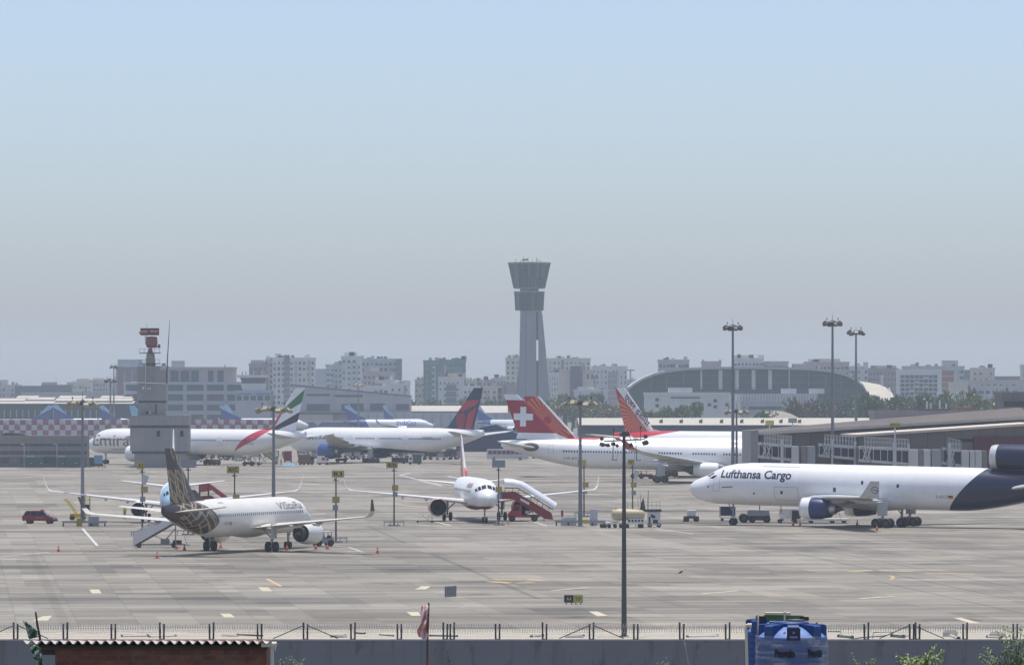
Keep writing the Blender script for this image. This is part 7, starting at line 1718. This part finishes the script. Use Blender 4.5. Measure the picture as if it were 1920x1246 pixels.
for i in range(60): p = Vector((X(rnd.uniform(163, 200), 1186), 1186 + rnd.uniform(-1, 1), rnd.uniform(.1, 1.0))); leaf(m, p, rv(), rv(), .5, .25)
tag(m.build('weeds', LM2, recalc=False), kind='stuff')
# louvred long terminal at the left behind the fence
d = 2250; s = d / F; t = thing('long_terminal', 'long dark louvred terminal with stepped beige roofs behind the checked fence', 'building', (X(100, d), d, 0)); X_ = lambda px: (px - 100) * s; ZZ = lambda py: Z(py, d)
MB().box(X_(-60), X_(250), 0, 50, 0, ZZ(757)).build('wall', wallmat('dark louvre wall', (.075, .095, .11)), t)
for i in range(24): MB().box(X_(-50 + i * 11.5), X_(-48.6 + i * 11.5), -.3, .0, ZZ(783), ZZ(768)).build('fin', B_TEAL, t)
for a, b_, c, dd_ in ((-60, 250, 757, 6), (-60, 42, 752, 16), (100, 246, 752, 12), (44, 95, 750, 22), (20, 60, 747, 30), (100, 150, 747, 30), (180, 240, 747, 28)):
    MB().prism([(-1 + dd_ - 6, ZZ(c)), (dd_ + 6, ZZ(c) + 1.1), (dd_ + 6, ZZ(c) + 1.3), (-1 + dd_ - 6, ZZ(c) + .25)], 'x', X_(a), X_(b_)).build('roof', M_ROOFB, t)
MB().lathe([(0, 1.0), (.5, .9), (1.0, .5), (1.2, .02)], (X_(203), 10, ZZ(747)), 'z', 12).build('roof_dome', B_WHITE, t, smooth=50)
# checked blast fence
d = 1880; s = d / F; t = thing('blast_fence', 'red and white checked fence running behind the parked jets', 'fence', (X(250, d), d, 0)); X_ = lambda px: (px - 250) * s; ZZ = lambda py: Z(py, d)
k = NT('red and white checks', .65); x, y, z = k.obj()
cw, ch = 10.6 * s, 10.0 * s
ch_ = (((x / cw).floor() + ((z - ZZ(786)) / ch).floor()) * .5).frac() > .25
n = k.noise(.12, 3); k.color(k.mix(ch_, k.scale((.46, .47, .49), n * .2 + .9), k.scale((.27, .10, .12), n * .8 + .6)))
m = MB()
MB().box(X_(-40), X_(528), 0, .3, 0, ZZ(786)).build('panel', MS(k), t)
m = MB()
for i in range(52): m.box(X_(-36 + i * 10.8), X_(-36.0 + i * 10.8) + (1.4 if i % 2 else .8), -.12, -.01, ZZ(795), ZZ(793.6))
m.build('slot', M('fence slot', (.08, .05, .07), .8), t)
for i in range(27): MB().box(X_(-38 + i * 21), X_(-37.2 + i * 21), .32, .6, 0, ZZ(786)).build('post', M_GREY, t)

# ---------------------------------------------------------------- pier and gangways
k = NT('brown grey pier panel', .6); x, y, z = k.obj(); seam = ((x / 3.0).frac() - .5).abs() > .485; pn = k.white(k.vec((x / 3.0).floor(), 0.0, 2.0)); n = k.noise(.15, 4)
k.color(k.scale(k.mix(seam, (.150, .130, .115), (.05, .045, .045)), pn * .14 + n * .2 + .83)); M_PIER = MS(k)
M_FASC = M('pale roof fascia', (.62, .54, .45), .6, var=.15); M_PROOF = M('dark pier roof', (.12, .10, .088), .7, var=.2, sc=.2)
PA, PB = Vector((X(1424, 884), 884)), Vector((X(1935, 890), 890))
L = (PB - PA).length; yaw = atan2(PB.y - PA.y, PB.x - PA.x)
t = thing('pier_building', 'long brown grey terminal pier with a dark sloping roof', 'building', (PA.x, PA.y, 0), yaw)
zl, zr_ = Z(810, 884), Z(780, 890); zm = lambda u: zl + (zr_ - zl) * u
MB().loft([[(0, 0, 0), (0, 12, 0), (0, 12, zl - .5), (0, 0, zl - .5)], [(L, 0, 0), (L, 12, 0), (L, 12, zr_ - .5), (L, 0, zr_ - .5)]]).build('wall', M_PIER, t)
MB().loft([[(-.3, -.7, zl - .45), (-.3, -.0, zl - .45), (-.3, 0, zl + .05), (-.3, -.7, zl + .05)], [(L, -.7, zr_ - .45), (L, 0, zr_ - .45), (L, 0, zr_ + .05), (L, -.7, zr_ + .05)]]).build('fascia', M_FASC, t)
e_ = .4; zl2, zr2 = Z(806.5, 890), Z(764, 900)
MB().loft([[(-.3, -.4, zl + .07), (-.3, 12.4, zl + .07), (-.3, 12.4, zl2), (-.3, 8, zl2 + .0)], [(L, -.4, zr_ + .07), (L, 12.4, zr_ + .07), (L, 12.4, zr2), (L, 8, zr2)]]).build('roof', M_PROOF, t)
# pale end wall and parts along the front
MB().box(-1.7, -.35, -1.0, 8, 0, Z(806, 884)).build('end_block', M('pale end panel', (.30, .29, .28), .6, var=.12), t)
for i in range(5): MB().box(26 + i * 32, 34 + i * 32, -.06, .02, zm(.3) - 5.5, zm(.3) - 3.2).build('dark_opening', M_BLK, t)
# nearer block
NA, NB = Vector((X(1610, 869), 869)), Vector((X(1945, 874), 874)); L2 = (NB - NA).length; yaw2 = atan2(NB.y - NA.y, NB.x - NA.x)
t = thing('pier_block', 'nearer brown pier block with a pale roof edge and wine red lower wall', 'building', (NA.x, NA.y, 0), yaw2)
za, zb = Z(815, 869), Z(793, 874)
MB().loft([[(0, 0, 0), (0, 12, 0), (0, 12, za - .35), (0, 0, za - .35)], [(L2, 0, 0), (L2, 12, 0), (L2, 12, zb - .35), (L2, 0, zb - .35)]]).build('wall', M_PIER, t)
MB().loft([[(-.4, -.6, za - .3), (-.4, 12.2, za - .3), (-.4, 12.2, za + .1), (-.4, -.6, za + .1)], [(L2, -.6, zb - .3), (L2, 12.2, zb - .3), (L2, 12.2, zb + .1), (L2, -.6, zb + .1)]]).build('roof', M_FASC, t)
MB().box(L2 * .64, L2, -.5, -.02, 0, Z(818, 872)).build('red_wall', M('wine red panel', (.095, .022, .032), .6, var=.15), t); MB().box(L2 * .5, L2 * .66, -.06, .0, Z(828, 872), Z(822, 872)).build('dark_opening', M_BLK, t)
t = block(1880, 1960, 738, 1240, 'dark banded plant block rising over the pier roof end', wallmat('plum grey wall', (.17, .145, .15)), 0, 0, depth=20, name='plant_block')
w_ = 80 * 1240 / F; h_ = Z(738, 1240); MB().box(-w_ / 2 + .4, w_ / 2, -.15, .02, h_ - 3.0, h_ - 1.8).build('dark_band', M_BLK, t); MB().box(-w_ / 2 + .4, w_ / 2, -.15, .02, h_ - 5.5, h_ - 4.2).build('glass_band', M_BWIN2, t)
t = block(1640, 1890, 772, 1320, 'low mauve grey service roofs behind the pier roof', B_BROWN, 0, 0, depth=20, name='service_block', extra=((G2, .32, .55, 0, .8, 2, 9, M_PROOF), (G2, .62, .75, 0, 1.2, 2, 9, B_BRICK)))
M_JB = M('white gangway steel', (.52, .52, .50), .5, var=.12, sc=.6); M_JG = M('gangway glass', (.02, .03, .05), .3, var=.3, sc=.4)
def bridge(px0, px1, ytop0, ytop1, ybot0, ybot1, d, label, trans, cols, drop=True):
    """glazed gangway seen side on from px0 to px1"""
    s = d / F; t = thing('jet_bridge', label, 'jet bridge', (X(px0, d), d, 0)); X_ = lambda px: (px - px0) * s
    zt = lambda px: Z(ytop0 + (ytop1 - ytop0) * (px - px0) / (px1 - px0), d); zb = lambda px: Z(ybot0 + (ybot1 - ybot0) * (px - px0) / (px1 - px0), d)
    for nm, f0, f1, mt in (('roof_beam', zt, lambda p: zt(p) - .45, M_JB), ('floor_beam', lambda p: zb(p) + .45, zb, M_JB)):
        MB().prism([(X_(px0), f1(px0)), (X_(px1), f1(px1)), (X_(px1), f0(px1)), (X_(px0), f0(px0))], 'y', -.1, 3.2).build(nm, mt, t)
    MB().prism([(X_(px0 + 1), zb(px0) + .46), (X_(px1 - 1), zb(px1) + .46), (X_(px1 - 1), zt(px1) - .46), (X_(px0 + 1), zt(px0) - .46)], 'y', .1, 3.0).build('glazing', M_JG, t)
    m = MB(); n = int((px1 - px0) / 12)
    for i in range(n + 1): px = px0 + (px1 - px0) * i / n; m.bar((X_(px), 0, zb(px)), (X_(px), 0, zt(px)), .12)
    for i in range(2): px = px0 + 6 + i * 8; m.bar((X_(px), -.02, zb(px)), (X_(px + 8), -.02, zt(px + 8)), .22); m.bar((X_(px + 8), -.02, zb(px + 8)), (X_(px), -.02, zt(px)), .16)
    m.build('truss', M_JB, t)
    m = MB()
    for yy in (0.0, 3.0):
        for i in range(n * 2 + 1): px = px0 + 12 + (px1 - px0 - 12) * i / (n * 2); m.bar((X_(px), yy, zt(px)), (X_(px), yy, zt(px) + 1.5), .07)
        for hh in (.75, 1.5): m.bar((X_(px0 + 12), yy, zt(px0) + hh), (X_(px1), yy, zt(px1) + hh), .07)
    m.build('roof_railing', M_JB, t)
    for px, w_ in cols: MB().box(X_(px) - w_ / 2, X_(px) + w_ / 2, -.5, .0 - .12, 0, zt(px) + .8).build('column', M_JB, t)
    for px, w_, mt in trans: MB().box(X_(px), X_(px + w_), -.7, 3.4, 0 if drop else zb(px), zt(px1) - .2).build('rotunda', mt, t)
    return t
M_JD = M('brown gangway cab', (.20, .185, .17), .6, var=.15)
bridge(1423, 1484, 829, 834, 858, 864, 856, 'glazed jet bridge nearest the pale pier end', ((1484, 13, M_JB), (1502, 10, M_JD), (1513, 15, M_GREY)), ((1466, .5),))
bridge(1536, 1604, 831, 836, 856, 862, 858, 'glazed jet bridge crossed by the tallest mast', ((1604, 7, M_JD),), ((1560, .3), (1603, .4)))
bridge(1611, 1704, 836, 840, 865, 872, 854, 'glazed jet bridge with a white diamond truss and blank cab beyond', ((1704, 17, M_JB), (1722, 8, M_JD), (1731, 13, M_JB), (1746, 18, M_GREY)), ((1677, .6), (1704, .3)))
bridge(1768, 1802, 838, 842, 870, 875, 859, 'short glazed jet bridge beside the wine red wall', ((1802, 14, M_JB), (1818, 9, M_JB), (1828, 12, M_JB), (1841, 9, M_JD)), ((1780, .6),))

# ---------------------------------------------------------------- trees
def crown_mesh(seed, n=520, leafsz=.62, flat=.72, lobes=7):
    r_ = random.Random(seed); m = MB(); cs = [(r_.uniform(-.55, .55), r_.uniform(-.55, .55), r_.uniform(-.25, .45), r_.uniform(.32, .60)) for _ in range(lobes)]
    for _ in range(n):
        cx, cy_, cz, rr_ = r_.choice(cs); v = Vector((r_.gauss(0, 1), r_.gauss(0, 1), r_.gauss(0, 1))).normalized() * rr_ * (r_.random() ** .35)
        p = Vector((cx + v.x, cy_ + v.y, (cz + v.z) * flat)); a = Vector((r_.gauss(0, 1), r_.gauss(0, 1), r_.gauss(0, .6))).normalized(); b = a.cross(Vector((r_.gauss(0, 1), r_.gauss(0, 1), r_.gauss(0, 1)))).normalized()
        q = leafsz * .16 * r_.uniform(.6, 1.3); m.add([p - a * q, p + b * q * .7, p + a * q, p - b * q * .7], [(0, 1, 2, 3)])
    return m
FOL = [leafmat('dusty green foliage', (.05, .085, .03), (.14, .18, .07)), leafmat('olive foliage', (.075, .105, .028), (.20, .23, .07)), leafmat('deep green foliage', (.03, .075, .028), (.09, .16, .06)), leafmat('brownish foliage', (.07, .062, .035), (.14, .115, .07))]
CR = [[crown_mesh(i, 620).mesh('crown', f_, recalc=False) for i in range(3)] for f_ in FOL]
def trunk_mesh(seed):
    r_ = random.Random(seed); m = MB(); m.tube([(0, 0, 0), (.02, .0, .3), (.0, .03, .55)], [.045, .034, .022], 7)
    for i in range(5): a = r_.uniform(0, 6.28); m.tube([(0, 0, .28 + .05 * i), (cos(a) * .14, sin(a) * .14, .48 + .04 * i), (cos(a) * .3, sin(a) * .3, .62 + .05 * i)], [.02, .013, .006], 5)
    return m.mesh('trunk', M_BARK)
TRK = [trunk_mesh(i) for i in range(3)]
def tree(px, ytop, d, wpx, label, f_, i, group, base=0.0):
    h = Z(ytop, d) - base; w_ = wpx * d / F
    t = thing('tree', label, 'tree', (X(px, d), d, base), rnd.uniform(0, 6.28), group)
    c = link('crown', CR[f_][i % 3], t); c.location = (0, 0, h * .60); c.scale = (w_ * .62, w_ * .62, h * .62)
    k_ = link('trunk', TRK[i % 3], t); k_.scale = (h * .9, h * .9, h * .95)
BANDS = [  # px0, px1, y of tops, distance, width, spacing, kinds, label, group
 (772, 872, 749, 2480, 30, 17, (0, 2), 'dusty green tree in the belt below the netted towers', 'trees below the netted towers'),
 (872, 950, 742, 2450, 26, 15, (0, 2), 'green tree between the navy fin and the white cross fin', 'trees beside the navy fin'),
 (1030, 1120, 738, 2420, 30, 15, (2, 0), 'deep green tree at the foot of the control tower', 'trees at the control tower foot'),
 (1060, 1200, 752, 2200, 34, 16, (1, 0, 3), 'olive tree in the scrub right of the control tower', 'scrub trees right of the control tower'),
 (1180, 1290, 760, 1960, 26, 13, (1, 0), 'pale olive bush before the long white building', 'bushes before the white building'),
 (1490, 1560, 744, 1950, 34, 17, (0, 2, 3), 'leafy tree below the glass arch', 'trees below the glass arch'),
 (1560, 1640, 742, 1900, 36, 16, (3, 2), 'brownish tree between the two tallest masts', 'brownish trees between the masts'),
 (1630, 1770, 738, 1850, 38, 17, (2, 0), 'dense green tree below the white balcony grid', 'trees below the balcony grid'),
 (1770, 1900, 733, 1800, 42, 18, (1, 0), 'big olive green tree behind the pier roof', 'trees behind the pier roof')]
for p0, p1, yt, d, wp, sp, kinds, lb, gr in BANDS:
    px = p0; i = 0
    while px <= p1:
        tree(px + rnd.uniform(-4, 4), yt + rnd.uniform(-6, 9), d + rnd.uniform(-60, 60), wp * rnd.uniform(.8, 1.2), lb, kinds[i % len(kinds)], i, gr); px += sp; i += 1
tree(1298, 749, 1950, 40, 'broad dark tree in front of the long white building', 0, 1, None)
tree(1280, 755, 1940, 34, 'round tree crowding a broader one before the white building', 0, 2, None)
tree(1428, 768, 1800, 44, 'low rounded bush on the bare mound behind the cargo shed', 0, 0, None)
vs, fs = [], []
for i in range(25):
    for j in range(7):
        a, b_ = i / 24 * 2 - 1, j / 6 * 2 - 1; vs.append((X(1452, 1850) + a * 17, 1850 + b_ * 25, max(0, 10.8 * (1 - abs(a) ** 2.2) * (1 - b_ * b_ * .7)) - .3))
for i in range(24):
    for j in range(6): a = i * 7 + j; fs.append((a, a + 1, a + 8, a + 7))
k = NT('dry bare earth', .95); n = k.noise(.2, 5); k.color(k.mix(n, (.24, .20, .16), (.36, .32, .27))); tag(MB().add(vs, fs).build('mound', MS(k), smooth=80), kind='structure')
for px, yt in ((1738, 752), (1745, 755), (1762, 750), (1774, 756)):
    tt = thing('post', 'thin white post rising among the trees behind the pier', 'post', (X(px, 1700), 1700, 0), 0, 'white posts among the trees'); MB().tube([(0, 0, 0), (0, 0, Z(yt, 1700))], .3, 6).build('shaft', B_WHITE, tt)
